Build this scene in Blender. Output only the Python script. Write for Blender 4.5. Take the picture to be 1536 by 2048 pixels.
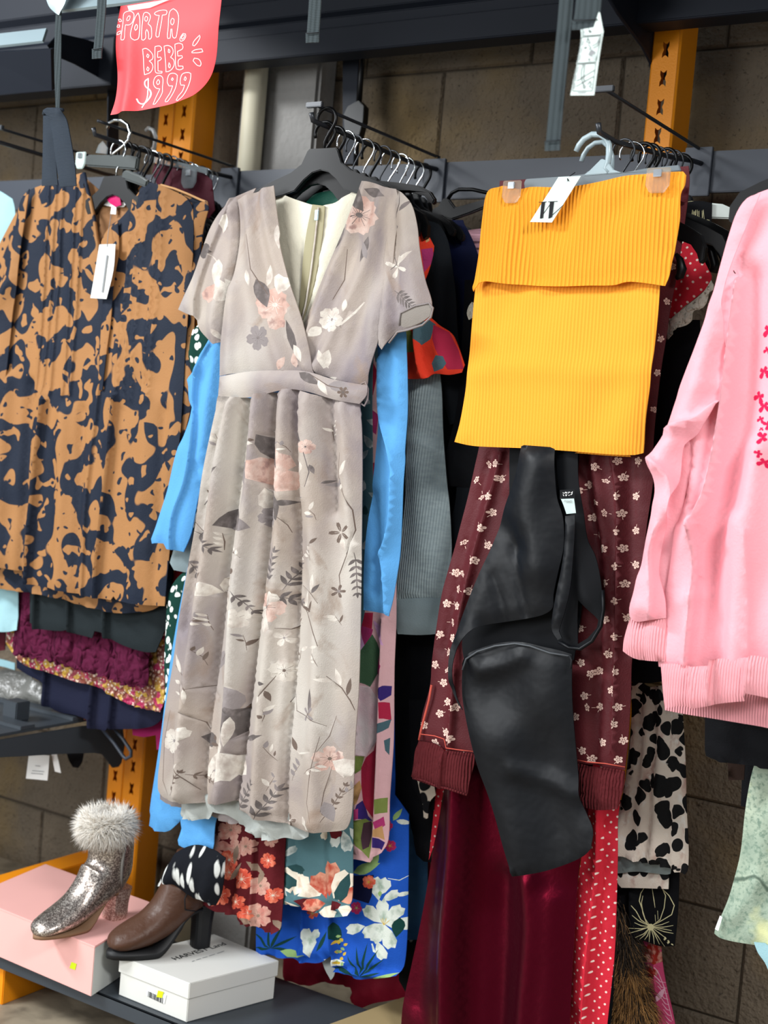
import bpy, bmesh, math, random
import numpy as np
from mathutils import Vector, Matrix
from mathutils.geometry import delaunay_2d_cdt, tessellate_polygon

for o in list(bpy.data.objects):
    bpy.data.objects.remove(o)
sc = bpy.context.scene
C = sc.collection

# ------------------------------------------------------------------ camera
H = 1.195                      # camera height above the floor
F = 2704.0                     # focal length in pixels of the 1536 x 2048 frame
R_ = Vector((.8404, .5349, .0865)); D_ = Vector((.1012, .0019, -.9949)); W_ = Vector((-.5324, .8449, -.0526))
W_.normalize(); R_ = (R_ - W_ * R_.dot(W_)).normalized(); D_ = W_.cross(R_)
cam_d = bpy.data.cameras.new('camera'); cam = bpy.data.objects.new('camera', cam_d); C.objects.link(cam)
M3 = Matrix((R_, -D_, -W_)).transposed()
cam.matrix_world = Matrix.Translation((0, 0, H)) @ M3.to_4x4()
cam_d.sensor_fit = 'VERTICAL'; cam_d.sensor_height = 36.0; cam_d.lens = F / 2048 * 36
cam_d.clip_start = .05; cam_d.clip_end = 60
cam_d.dof.use_dof = True; cam_d.dof.focus_distance = 2.2; cam_d.dof.aperture_fstop = 4.5
sc.camera = cam

def ray(u, v):
    return W_ + R_ * ((u - 768) / F) + D_ * ((v - 1024) / F)
def P(u, v, Y):
    d = ray(u, v); t = Y / d.y
    return Vector((d.x * t, Y, H + d.z * t))
def PZ(u, v, z):
    d = ray(u, v); t = (z - H) / d.z
    return Vector((d.x * t, d.y * t, z))
def PX(u, v, X):
    d = ray(u, v); t = X / d.x
    return Vector((X, d.y * t, H + d.z * t))

# ------------------------------------------------------------------ light
w = bpy.data.worlds.new('shop_air'); sc.world = w; w.use_nodes = True
w.node_tree.nodes['Background'].inputs[0].default_value = (.80, .90, 1, 1)
w.node_tree.nodes['Background'].inputs[1].default_value = .34
def area(name, loc, target, sx, sy, power, col=(1, 1, 1)):
    l = bpy.data.lights.new(name, 'AREA'); l.shape = 'RECTANGLE'; l.size = sx; l.size_y = sy
    l.energy = power; l.color = col
    o = bpy.data.objects.new(name, l); C.objects.link(o); o.location = loc
    o.rotation_euler = (Vector(target) - Vector(loc)).to_track_quat('-Z', 'Y').to_euler()
    return o
area('ceiling_light_right', (1.7, -.2, 3.2), (-.9, 2.0, .9), 1.0, .4, 95, (1, .98, .96))
area('ceiling_light_left', (-3.7, -.5, 3.0), (-1.5, 2.1, .6), 1.4, .4, 140, (.95, .98, 1))
area('ceiling_light_behind', (-.6, -2.4, 3.0), (-1.3, 2.0, .4), 2.4, .8, 50, (1, 1, 1))
area('low_left_fill', (-3.6, -2.3, 1.5), (-1.3, 2.1, .7), 2.0, 1.5, 115, (.97, .99, 1))  # unseen eye-level fill, added to bring out the velvet folds and lower left wall
sc.view_settings.view_transform = 'Standard'; sc.view_settings.look = 'None'
sc.view_settings.exposure = 0.0; sc.view_settings.gamma = 1.0; sc.view_settings.use_curve_mapping = False

# ------------------------------------------------------------------ materials
def lin(c):
    if isinstance(c, str):
        c = [int(c[i:i + 2], 16) / 255 for i in (0, 2, 4)]
    return tuple((x / 12.92 if x <= .04045 else ((x + .055) / 1.055) ** 2.4) for x in c) + (1,)
MATS = {}
class NB:
    def __init__(s, m):
        s.t = m.node_tree; s.L = s.t.links
        s.tc = s.t.nodes.new('ShaderNodeTexCoord')
    def n(s, ty, **kw):
        x = s.t.nodes.new(ty)
        for k, v in kw.items():
            if k[0] == 'i' and k[1:].isdigit(): x.inputs[int(k[1:])].default_value = v
            else: setattr(x, k, v)
        return x
    def mapping(s, sc_=(1, 1, 1), rot=(0, 0, 0), loc=(0, 0, 0)):
        m = s.n('ShaderNodeMapping'); m.inputs['Scale'].default_value = sc_
        m.inputs['Rotation'].default_value = rot; m.inputs['Location'].default_value = loc
        s.L.new(s.tc.outputs['Object'], m.inputs[0]); return m.outputs[0]
    def ramp(s, src, lo, hi, a=0., b=1.):
        r = s.n('ShaderNodeMapRange'); r.inputs[1].default_value = lo; r.inputs[2].default_value = hi
        r.inputs[3].default_value = a; r.inputs[4].default_value = b
        s.L.new(src, r.inputs[0]); return r.outputs[0]
    def mask(s, spec):
        kind = spec[0]; p = dict(scale=20, thr=.5, soft=.02, seed=0, detail=0, dist=0, rand=1, an=(1, 1, 1), rot=0, inv=False)
        p.update(spec[1])
        vec = s.mapping(tuple(a * 1.0 for a in p['an']), (0, p['rot'], 0), (p['seed'] * 1.37, p['seed'] * .71, p['seed'] * 2.3))
        if p['dist']:
            nz = s.n('ShaderNodeTexNoise'); nz.inputs['Detail'].default_value = p.get('ddet', 1); nz.inputs['Scale'].default_value = p.get('dscale', p['scale'] * .6)
            s.L.new(vec, nz.inputs['Vector'])
            mx = s.n('ShaderNodeVectorMath', operation='MULTIPLY_ADD')
            mx.inputs[1].default_value = (p['dist'],) * 3
            s.L.new(nz.outputs['Color'], mx.inputs[0]); s.L.new(vec, mx.inputs[2]); vec = mx.outputs[0]
        if kind == 'noise':
            x = s.n('ShaderNodeTexNoise'); x.inputs['Scale'].default_value = p['scale']; x.inputs['Detail'].default_value = p['detail']
            s.L.new(vec, x.inputs['Vector']); out = x.outputs['Fac']; lo, hi = p['thr'] - p['soft'], p['thr'] + p['soft']
        elif kind == 'voro':
            x = s.n('ShaderNodeTexVoronoi'); x.inputs['Scale'].default_value = p['scale']; x.inputs['Randomness'].default_value = p['rand']
            if p.get('feat'): x.feature = p['feat']
            s.L.new(vec, x.inputs['Vector']); out = x.outputs['Distance']; lo, hi = p['thr'] + p['soft'], p['thr'] - p['soft']
        elif kind == 'dots':       # flat staggered dots in the x-z plane
            sp = s.n('ShaderNodeSeparateXYZ'); s.L.new(vec, sp.inputs[0])
            cb = s.n('ShaderNodeCombineXYZ'); s.L.new(sp.outputs[0], cb.inputs[0]); s.L.new(sp.outputs[2], cb.inputs[1])
            x = s.n('ShaderNodeTexVoronoi', voronoi_dimensions='2D'); x.inputs['Scale'].default_value = p['scale']; x.inputs['Randomness'].default_value = p['rand']
            s.L.new(cb.outputs[0], x.inputs['Vector']); out = x.outputs['Distance']; lo, hi = p['thr'] + p['soft'], p['thr'] - p['soft']
        elif kind == 'wave':
            x = s.n('ShaderNodeTexWave'); x.inputs['Scale'].default_value = p['scale']
            x.bands_direction = p.get('dir', 'X'); s.L.new(vec, x.inputs['Vector']); out = x.outputs['Fac']
            x.inputs['Distortion'].default_value = p.get('wd', 0)
            lo, hi = p['thr'] - p['soft'], p['thr'] + p['soft']
        elif kind == 'cell':
            x = s.n('ShaderNodeTexVoronoi'); x.inputs['Scale'].default_value = p['scale']; s.L.new(vec, x.inputs['Vector'])
            sp = s.n('ShaderNodeSeparateColor'); s.L.new(x.outputs['Color'], sp.inputs[0]); out = sp.outputs[0]
            lo, hi = p['thr'] - p['soft'], p['thr'] + p['soft']
        if p['inv']: lo, hi = hi, lo
        return s.ramp(out, lo, hi)
def mat(name, base, rough=.85, layers=(), bump=(), sheen=0., metal=0., spec=.3, alpha=1., trans=0., coat=0., tint=None, sub=0., ior=1.45, vary=.06, stint=None):
    if name in MATS: return MATS[name]
    m = bpy.data.materials.new(name); m.use_nodes = True; MATS[name] = m
    b = m.node_tree.nodes['Principled BSDF']; N = NB(m)
    b.inputs['Roughness'].default_value = rough; b.inputs['Metallic'].default_value = metal
    b.inputs['Specular IOR Level'].default_value = spec; b.inputs['Alpha'].default_value = alpha
    b.inputs['Transmission Weight'].default_value = trans; b.inputs['Coat Weight'].default_value = coat
    b.inputs['IOR'].default_value = ior
    if sheen:
        b.inputs['Sheen Weight'].default_value = sheen; b.inputs['Sheen Roughness'].default_value = .35
        b.inputs['Sheen Tint'].default_value = lin(tint or base)
    if stint: b.inputs['Specular Tint'].default_value = lin(stint)
    base = lin(base)
    col = None
    rgb = N.n('ShaderNodeRGB'); rgb.outputs[0].default_value = base; col = rgb.outputs[0]
    if vary:
        v_ = N.mask(('noise', dict(scale=9, thr=.5, soft=.35, detail=3)))
        mx = N.n('ShaderNodeMix', data_type='RGBA', blend_type='MULTIPLY'); mx.inputs[0].default_value = 1
        r = N.n('ShaderNodeCombineColor')
        q = N.ramp(v_, 0, 1, 1 - vary, 1 + vary)
        for i in range(3): N.L.new(q, r.inputs[i])
        N.L.new(col, mx.inputs[6]); N.L.new(r.outputs[0], mx.inputs[7]); col = mx.outputs[2]
    for spec_, c in layers:
        mk = N.mask(spec_)
        mx = N.n('ShaderNodeMix', data_type='RGBA'); N.L.new(mk, mx.inputs[0]); N.L.new(col, mx.inputs[6])
        mx.inputs[7].default_value = lin(c); col = mx.outputs[2]
    N.L.new(col, b.inputs['Base Color'])
    nrm = None
    for spec_, dist_ in bump:
        h = N.mask(spec_)
        bp = N.n('ShaderNodeBump'); bp.inputs['Strength'].default_value = 1.; bp.inputs['Distance'].default_value = dist_
        N.L.new(h, bp.inputs['Height'])
        if nrm: N.L.new(nrm, bp.inputs['Normal'])
        nrm = bp.outputs[0]
    if nrm: N.L.new(nrm, b.inputs['Normal'])
    return m
WEAVE = [(('noise', dict(scale=420, thr=.5, soft=.5, detail=1)), .0004), (('noise', dict(scale=30, thr=.5, soft=.5, detail=3)), .0010)]
def rib(period, rot=.0, dist=.0012):
    return (('wave', dict(scale=.31416 / period, thr=.5, soft=.5, rot=rot)), dist)
def fab(name, base, **kw):
    kw.setdefault('bump', WEAVE); kw.setdefault('spec', .15); kw.setdefault('rough', .85)
    return mat(name, base, **kw)

# ------------------------------------------------------------------ objects
def link_mesh(name, verts, faces, mats, parent=None, midx=None, smooth=True):
    off = Vector((0, 0, 0))
    if parent is not None:
        off = WL[parent.name]
    me = bpy.data.meshes.new(name)
    me.from_pydata([tuple(Vector(v) - off) for v in verts], [], faces)
    if not isinstance(mats, (list, tuple)): mats = [mats]
    for m in mats: me.materials.append(m)
    if midx is not None: me.polygons.foreach_set('material_index', list(midx))
    me.polygons.foreach_set('use_smooth', [smooth] * len(me.polygons))
    me.update()
    o = bpy.data.objects.new(name, me); C.objects.link(o)
    if parent is not None: o.parent = parent
    WL[o.name] = off
    return o
WL = {}
def thing(name, label, cat, loc, group=None):
    o = bpy.data.objects.new(name, None); C.objects.link(o); o.location = loc; o.empty_display_size = .05
    WL[o.name] = Vector(loc); o['label'] = label; o['category'] = cat
    if group: o['group'] = group
    return o
def tag(o, label, cat, group=None):
    o['label'] = label; o['category'] = cat
    if group: o['group'] = group
    return o
def struct(o):
    o['kind'] = 'structure'; return o

def inpoly(px, pz, poly):
    poly = np.asarray(poly); n = len(poly); ins = np.zeros(px.shape, bool); j = n - 1
    for i in range(n):
        xi, zi = poly[i]; xj, zj = poly[j]
        if zi != zj:
            c = ((zi > pz) != (zj > pz)) & (px < (xj - xi) * (pz - zi) / (zj - zi) + xi)
            ins ^= c
        j = i
    return ins
def segdist(px, pz, pts, closed=True):
    pts = np.asarray(pts); best = np.full(px.shape, 1e9); sg = np.zeros(px.shape)
    n = len(pts)
    for i in range(n if closed else n - 1):
        a = pts[i]; b = pts[(i + 1) % n]; d = b - a; l2 = (d * d).sum() + 1e-12
        t = np.clip(((px - a[0]) * d[0] + (pz - a[1]) * d[1]) / l2, 0, 1)
        ex = px - a[0] - t * d[0]; ez = pz - a[1] - t * d[1]
        q = np.hypot(ex, ez); m = q < best
        best = np.where(m, q, best)
        sg = np.where(m, np.sign(ex * d[1] - ez * d[0]), sg)
    return best, sg
def resample(pts, step, closed=True, sharp=38):
    P_ = [np.array(p, float) for p in pts]; n = len(P_); out = []
    def corner(i):
        a = P_[i] - P_[i - 1]; b = P_[(i + 1) % n] - P_[i]
        ca = (a @ b) / (np.linalg.norm(a) * np.linalg.norm(b) + 1e-9)
        return math.degrees(math.acos(max(-1, min(1, ca)))) > sharp
    rng = n if closed else n - 1
    for i in range(rng):
        p0, p1 = P_[i], P_[(i + 1) % n]; L = np.linalg.norm(p1 - p0)
        def tan(k, k_in):
            if (not closed and k in (0, n - 1)) or corner(k): return p1 - p0
            a = P_[(k + 1) % n] - P_[k - 1]
            return a / (np.linalg.norm(a) + 1e-9) * L
        m0 = tan(i, 0); m1 = tan((i + 1) % n, 1); k = max(1, int(math.ceil(L / step)))
        for q in range(k):
            t = q / k
            out.append((2 * t**3 - 3 * t**2 + 1) * p0 + (t**3 - 2 * t**2 + t) * m0 + (-2 * t**3 + 3 * t**2) * p1 + (t**3 - t**2) * m1)
    if not closed: out.append(P_[-1])
    return np.array(out)

def px2xz(pts, Y):
    r = []
    for u, v in pts:
        q = P(u, v, Y); r.append((q.x, q.z))
    return r
def folds(x, z, s, t, sp, Y):
    """height towards the viewer (metres)"""
    rs = np.random.RandomState(sp.get('seed', 1)); f = np.zeros(x.shape)
    if sp.get('n'):
        n = sp['n']; g = sp.get('a0', .3) + (1 - sp.get('a0', .3)) * t ** sp.get('pw', 1)
        ss = s + .02 * np.sin(5 * t + rs.rand() * 6) + .015 * np.sin(11 * t + s * 4)
        q = sum(a * np.sin(2 * math.pi * k * n * ss + rs.rand() * 6.28) for k, a in ((1, .6), (.53, .4), (1.71, .3)))
        q = np.sign(q) * np.abs(q) ** .8
        f += sp.get('a', .006) * g * q
    if sp.get('gather'):
        a, n, dec = sp['gather']
        f += a * np.exp(-t / dec) * np.sin(2 * math.pi * n * s + 2 * np.sin(17 * s) + rs.rand() * 6)
    for ln in sp.get('lines', ()):
        pts, wd, am = ln[:3]; q = px2xz(pts, Y)
        if len(pts) > 2: q = resample(q, .02, closed=False)
        d, sg = segdist(x, z, q, closed=False)
        if len(ln) > 3:     # one-sided flap, ln[3] = +1 / -1
            on = sg * ln[3] > 0
            f += am * np.where(on, np.exp(-d / wd), np.exp(-(d / max(wd * .25, .003)) ** 2))
        else:
            f += am * np.exp(-(d / wd) ** 2)
    if sp.get('wr'):
        a = sp['wr']; k = sp.get('wrs', 30.)
        for i in range(6):
            th = rs.rand() * math.pi; kk = k * (.6 + 1.2 * rs.rand())
            f += a * .4 * np.sin(kk * (x * math.cos(th) * 1.4 + z * math.sin(th) * .8) + rs.rand() * 6.28 + 1.5 * np.sin(kk * .5 * (x - z)))
    return f
def panel(name, outline, Y, mats, parent=None, th=.005, r=.02, res=.011, sp=None, motifs=(), holes=(), step=None, raw=False, ydir=None, lab=None, seed=3, yf=None, sharp=38):
    """a piece of cloth: outline traced where it hangs (plane y = Y), swollen and folded in depth, front and back sheets"""
    sp = sp or {}
    if not isinstance(mats, (list, tuple)): mats = [mats]
    ol = resample(px2xz(outline, Y), step or res * .8, sharp=sharp) if not raw else np.array(outline, float)
    x0, z0 = ol.min(0); x1, z1 = ol.max(0)
    rs = np.random.RandomState(seed)
    gx, gz = np.meshgrid(np.arange(x0, x1 + res, res), np.arange(z0, z1 + res, res * .87))
    gx = gx + (np.arange(gx.shape[0]) % 2)[:, None] * res * .5
    gx = (gx + (rs.rand(*gx.shape) - .5) * res * .25).ravel(); gz = (gz + (rs.rand(*gz.shape) - .5) * res * .25).ravel()
    hl = [np.array(px2xz(h, Y)) for h in holes]
    ok = inpoly(gx, gz, ol)
    d, _ = segdist(gx, gz, ol); ok &= d > res * .75
    for h in hl:
        ok &= ~inpoly(gx, gz, h); d, _ = segdist(gx, gz, h); ok &= d > res * .45
    pts = [tuple(p) for p in ol]; edges = [(i, (i + 1) % len(ol)) for i in range(len(ol))]
    mpolys = []
    def addpoly(q):
        b = len(pts); pts.extend(tuple(p) for p in q); edges.extend((b + i, b + (i + 1) % len(q)) for i in range(len(q)))
    for h in hl: addpoly(h)
    for ln in sp.get('lines', ()):
        if len(ln) > 3:
            q = resample(px2xz(ln[0], Y), res * .8, closed=False)
            t_ = np.gradient(q, axis=0); t_ /= np.linalg.norm(t_, axis=1)[:, None] + 1e-9; n_ = np.stack([t_[:, 1], -t_[:, 0]], 1) * ln[3]
            wsh = max(ln[1] * .25, .003)
            for o_ in (0, -wsh * .8, -wsh * 1.8):
                b = len(pts); qq = q + n_ * o_; pts.extend(tuple(p) for p in qq); edges.extend((b + i, b + i + 1) for i in range(len(qq) - 1))
    for poly, mi in motifs:
        q = np.array(px2xz(poly, Y)); mpolys.append((q, mi)); addpoly(q)
    pts.extend(zip(gx[ok], gz[ok]))
    V, E, Fc, *_ = delaunay_2d_cdt([Vector(p) for p in pts], edges, [], 0, 1e-6)
    V = np.array([(v[0], v[1]) for v in V]); Fc = np.array([f for f in Fc if len(f) == 3])
    cen = V[Fc].mean(1); keep = inpoly(cen[:, 0], cen[:, 1], ol)
    for h in hl: keep &= ~inpoly(cen[:, 0], cen[:, 1], h)
    Fc = Fc[keep]; cen = cen[keep]
    mi = np.zeros(len(Fc), int)
    for q, k in mpolys:
        a = q.min(0); b = q.max(0)
        sel = np.where((cen[:, 0] > a[0]) & (cen[:, 0] < b[0]) & (cen[:, 1] > a[1]) & (cen[:, 1] < b[1]))[0]
        if len(sel):
            s2 = inpoly(cen[sel, 0], cen[sel, 1], q); mi[sel[s2]] = k
    used = np.unique(Fc); remap = -np.ones(len(V), int); remap[used] = np.arange(len(used)); V = V[used]; Fc = remap[Fc]
    x, z = V[:, 0], V[:, 1]
    d, _ = segdist(x, z, ol)
    for h in hl: d = np.minimum(d, segdist(x, z, h)[0])
    # s, t
    zs = np.linspace(z0 + 1e-4, z1 - 1e-4, 160); xl = np.full(160, 1e9); xr = np.full(160, -1e9)
    A = ol; B = np.roll(ol, -1, 0)
    for i, zz in enumerate(zs):
        m = (A[:, 1] > zz) != (B[:, 1] > zz)
        xx = A[m, 0] + (zz - A[m, 1]) / (B[m, 1] - A[m, 1]) * (B[m, 0] - A[m, 0])
        if len(xx): xl[i] = xx.min(); xr[i] = xx.max()
    k = np.ones(9) / 9
    xl = np.convolve(np.pad(xl, 4, 'edge'), k, 'valid'); xr = np.convolve(np.pad(xr, 4, 'edge'), k, 'valid')
    L_ = np.interp(z, zs, xl); R2 = np.interp(z, zs, xr)
    s = (x - L_) / np.maximum(R2 - L_, .02); t = (z1 - z) / (z1 - z0)
    f = folds(x, z, s, t, sp, Y)
    if yf is not None: f = f + yf(x, z, s, t)
    e0 = min(.0009, th * .5); q = np.clip(d / (r * 1.25), 0, 1); p = e0 + q * (2 - q) * th * .7
    n = len(V)
    a, b, c = V[Fc[:, 0]], V[Fc[:, 1]], V[Fc[:, 2]]
    cr = (b[:, 0] - a[:, 0]) * (c[:, 1] - a[:, 1]) - (b[:, 1] - a[:, 1]) * (c[:, 0] - a[:, 0])
    Fc = np.where((cr > 0)[:, None], Fc, Fc[:, ::-1])
    ed = np.concatenate([Fc[:, [0, 1]], Fc[:, [1, 2]], Fc[:, [2, 0]]]); key = np.sort(ed, 1); key = key[:, 0] * n + key[:, 1]
    uk, inv_, cnt = np.unique(key, return_inverse=True, return_counts=True); be = ed[cnt[inv_] == 1]; ek = np.tile(mi, 3)[cnt[inv_] == 1]
    bv = np.unique(be); rm = -np.ones(n, int); rm[bv] = np.arange(len(bv))
    fr_ = np.stack([x, Y - f - p, z], 1); bk = np.stack([x, Y - f + p, z], 1)
    verts = np.concatenate([fr_, bk, fr_[bv], bk[bv]]); m_ = 2 * n; k_ = len(bv)
    rim = np.stack([m_ + rm[be[:, 0]], m_ + k_ + rm[be[:, 0]], m_ + k_ + rm[be[:, 1]], m_ + rm[be[:, 1]]], 1)
    faces = Fc.tolist() + (Fc[:, ::-1] + n).tolist() + rim.tolist()
    o = link_mesh(name, verts.tolist(), faces, mats, parent, mi.tolist() + [0] * len(mi) + ek.tolist())
    if lab: o['label'] = lab
    return o

def box(name, c0, c1, m, parent=None, bev=.002, rz=0):
    bm = bmesh.new(); bmesh.ops.create_cube(bm, size=1)
    s = Vector(c1) - Vector(c0); ce = (Vector(c0) + Vector(c1)) / 2
    for v in bm.verts: v.co = Vector((v.co.x * s.x, v.co.y * s.y, v.co.z * s.z))
    if bev: bmesh.ops.bevel(bm, geom=bm.edges[:], offset=min(bev, min(abs(a) for a in s) * .3), segments=2, affect='EDGES')
    if rz: bmesh.ops.rotate(bm, verts=bm.verts, matrix=Matrix.Rotation(rz, 3, 'Z'))
    vs = [v.co + ce for v in bm.verts]; fs = [[v.index for v in f.verts] for f in bm.faces]
    bm.free(); return link_mesh(name, vs, fs, m, parent, smooth=False)
def prism(poly, a0, a1, plane='xz'):
    """verts, faces of a flat polygon extruded along the third axis from a0 to a1"""
    n = len(poly)
    def mk(p, a):
        if plane == 'xz': return (p[0], a, p[1])
        if plane == 'yz': return (a, p[0], p[1])
        return (p[0], p[1], a)
    vs = [mk(p, a0) for p in poly] + [mk(p, a1) for p in poly]
    tr = tessellate_polygon([[Vector((p[0], p[1], 0)) for p in poly]])
    fs = [list(t) for t in tr] + [[i + n for i in reversed(t)] for t in tr]
    fs += [[i, (i + 1) % n, (i + 1) % n + n, i + n] for i in range(n)]
    return vs, fs
def fixn(o, bev=0):
    bm = bmesh.new(); bm.from_mesh(o.data); bmesh.ops.remove_doubles(bm, verts=bm.verts, dist=1e-6)
    bmesh.ops.recalc_face_normals(bm, faces=bm.faces)
    if bev:
        ed = [e for e in bm.edges if len(e.link_faces) == 2 and e.calc_face_angle(0) > .6]
        bmesh.ops.bevel(bm, geom=ed, offset=bev, segments=2, affect='EDGES')
    bm.to_mesh(o.data); bm.free(); return o
def slab(name, poly, a0, a1, m, parent=None, plane='xz', bev=.001):
    vs, fs = prism(poly, a0, a1, plane)
    return fixn(link_mesh(name, vs, fs, m, parent, smooth=False), bev)
def tube_data(pts, r, n=8, flat=1.):
    pts = [Vector(p) for p in pts]; vs = []; fs = []; prev = None
    for i, p in enumerate(pts):
        t = (pts[min(i + 1, len(pts) - 1)] - pts[max(i - 1, 0)]).normalized()
        if prev is None:
            a = t.orthogonal().normalized()
        else:
            a = (prev - t * prev.dot(t)).normalized()
        prev = a; b = t.cross(a); rr = r[i] if isinstance(r, (list, tuple)) else r
        for k in range(n):
            th = 2 * math.pi * k / n; vs.append(p + a * math.cos(th) * rr + b * math.sin(th) * rr * flat)
    for i in range(len(pts) - 1):
        for k in range(n):
            fs.append([i * n + k, i * n + (k + 1) % n, (i + 1) * n + (k + 1) % n, (i + 1) * n + k])
    fs.append(list(range(n))[::-1]); fs.append([(len(pts) - 1) * n + k for k in range(n)])
    return vs, fs
def tube(name, pts, r, m, parent=None, n=8):
    vs, fs = tube_data(pts, r, n); return link_mesh(name, vs, fs, m, parent)
def join(parts):
    vs = []; fs = []
    for v, f in parts:
        b = len(vs); vs += [Vector(q) for q in v]; fs += [[i + b for i in g] for g in f]
    return vs, fs
def text(name, s, size, m, origin, xdir, ydir, parent=None, off=.0006, depth=.0002, shear=0., sx=1.):
    cu = bpy.data.curves.new(name, 'FONT'); cu.body = s; cu.size = size; cu.extrude = depth; cu.shear = shear
    to = bpy.data.objects.new(name, cu); C.objects.link(to); dg = bpy.context.evaluated_depsgraph_get()
    me = bpy.data.meshes.new_from_object(to.evaluated_get(dg)); bpy.data.objects.remove(to)
    xd = Vector(xdir).normalized(); yd = Vector(ydir).normalized(); nd = xd.cross(yd)
    vs = [Vector(origin) + xd * v.co.x * sx + yd * v.co.y + nd * (v.co.z + off) for v in me.vertices]
    fs = [list(p.vertices) for p in me.polygons]
    return link_mesh(name, vs, fs, m, parent, smooth=False)

# ------------------------------------------------------------------ print motifs (pixel outlines)
def rot2(p, a): return (p[0] * math.cos(a) - p[1] * math.sin(a), p[0] * math.sin(a) + p[1] * math.cos(a))
def leaf(u, v, L, wd, ang, k, n=5):
    a = math.radians(ang); q = []
    for i in range(n + 1): t = i / n; q.append((L * t, wd * .5 * math.sin(math.pi * t ** .8)))
    for i in range(n - 1, 0, -1): t = i / n; q.append((L * t, -wd * .5 * math.sin(math.pi * t ** .8)))
    return [([(u + rot2(p, a)[0], v + rot2(p, a)[1]) for p in q], k)]
def petal(u, v, L, wd, ang, k):
    a = math.radians(ang); q = [(0, 0), (L * .35, wd * .38), (L * .75, wd * .5), (L * .97, wd * .25), (L * .93, 0), (L, -wd * .22), (L * .75, -wd * .5), (L * .35, -wd * .38)]
    return [([(u + rot2(p, a)[0], v + rot2(p, a)[1]) for p in q], k)]
def stroke(pts, wd, k):
    pts = [np.array(p, float) for p in pts]; l = []; r = []
    for i, p in enumerate(pts):
        t = pts[min(i + 1, len(pts) - 1)] - pts[max(i - 1, 0)]; t = t / (np.linalg.norm(t) + 1e-9); nn = np.array((-t[1], t[0]))
        ww = wd * (.5 if 0 < i < len(pts) - 1 else .25)
        l.append(tuple(p + nn * ww)); r.append(tuple(p - nn * ww))
    return [(l + r[::-1], k)]
def frond(u, v, L, ang, k, n=6, ll=20, lw=7, both=True, curl=0):
    out = []; a = math.radians(ang); pts = []
    x, y, th = u, v, a
    for i in range(n + 1):
        pts.append((x, y)); x += L / n * math.cos(th); y += L / n * math.sin(th); th += curl / n
    out += stroke(pts, 1.6, k)
    for i in range(1, n + 1):
        sc_ = 1 - .45 * i / n
        for sd in ((1, -1) if both else (1,)):
            out += leaf(pts[i][0], pts[i][1], ll * sc_, lw * sc_, ang + sd * 48 + math.degrees(curl) * i / n, k)
    out += leaf(pts[-1][0], pts[-1][1], ll * .6, lw * .6, ang + math.degrees(curl), k)
    return out
def flower(u, v, r, n, ang, kp, kc=None, wr=.9, sq=1., k2=None):
    out = []
    for i in range(n):
        a = ang + 360 * i / n; rr = r * (sq + (1 - sq) * abs(math.sin(math.radians(a))))
        out += petal(u, v, rr, r * wr, a, kp if (k2 is None or i % 2) else k2)
    if kc is not None:
        for i in range(n):
            a = math.radians(ang + 360 * i / n); c = (math.cos(a), math.sin(a)); L = r * .55
            out += stroke([(u, v), (u + c[0] * L, v + c[1] * L)], max(.8, r * .045), kc)
            a2 = a + math.pi / n; out += stroke([(u, v), (u + math.cos(a2) * L * .6, v + math.sin(a2) * L * .6)], max(.8, r * .04), kc)
        out += [([(u + r * .13 * math.cos(q), v + r * .13 * math.sin(q)) for q in np.linspace(0, 6.28, 8)[:-1]], kc)]
    return out
# ------------------------------------------------------------------ structure
WALLY = 2.50
M_wall = mat('block_wall', '6a5f51', rough=.95, vary=.22, layers=[
    (('noise', dict(scale=3.1, thr=.60, soft=.10, detail=4, seed=3)), '7d6947'),
    (('noise', dict(scale=160, thr=.70, soft=.08, detail=2, seed=2)), '3f382f')],
    bump=[(('noise', dict(scale=120, thr=.5, soft=.5, detail=4)), .006), (('noise', dict(scale=22, thr=.5, soft=.4, detail=3, seed=4)), .008)])
M_mortar = mat('mortar', '453d33', rough=.98, vary=.2, bump=[(('noise', dict(scale=90, thr=.5, soft=.5, detail=3)), .005)])
M_floor = mat('stone_floor', '9c907c', rough=.5, vary=.15, spec=.4, layers=[(('noise', dict(scale=14, thr=.56, soft=.12, detail=5, dist=.1)), '6f6658')])
M_plaster = mat('grey_plaster', '8d8b88', rough=.9, vary=.15, bump=[(('noise', dict(scale=60, thr=.5, soft=.5, detail=3)), .004)])
M_cream = mat('cream_pipe_paint', 'cfc8b0', rough=.5, vary=.08)

def wall():
    vs, fs, mi = [], [], []
    def quad(x0, x1, z0, z1, y, ins=0.0, m=0):
        b = len(vs); e = .006
        vs.extend([(x0, y, z0), (x1, y, z0), (x1, y, z1), (x0, y, z1)]); fs.append([b, b + 1, b + 2, b + 3]); mi.append(m)
        if m == 0:     # edges going back into the joint
            vs.extend([(x0 - e, y + .008, z0 - e), (x1 + e, y + .008, z0 - e), (x1 + e, y + .008, z1 + e), (x0 - e, y + .008, z1 + e)])
            for i in range(4):
                j = (i + 1) % 4; fs.append([b + i, b + 4 + i, b + 4 + j, b + j]); mi.append(0)
    zt = H + .795; course = .2034; g = .006
    rs = random.Random(4)
    for k in range(-9, 12):
        z1 = zt - k * course; z0 = z1 - course
        if z1 < 0: continue
        off = .205 if k % 2 else 0.
        x = -6.03 + off
        while x < 1.2:
            dy = rs.uniform(-.003, .003)
            quad(x + g, x + .41 - g, max(z0 + g, 0), z1 - g, WALLY + dy)
            x += .41
    b = len(vs); vs.extend([(-6.2, WALLY + .007, 0), (1.4, WALLY + .007, 0), (1.4, WALLY + .007, 3.8), (-6.2, WALLY + .007, 3.8)])
    fs.append([b, b + 1, b + 2, b + 3]); mi.append(1)
    o = link_mesh('wall_back', vs, fs, [M_wall, M_mortar], None, mi, smooth=False); struct(o)
    o.data.update()
wall()
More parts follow.
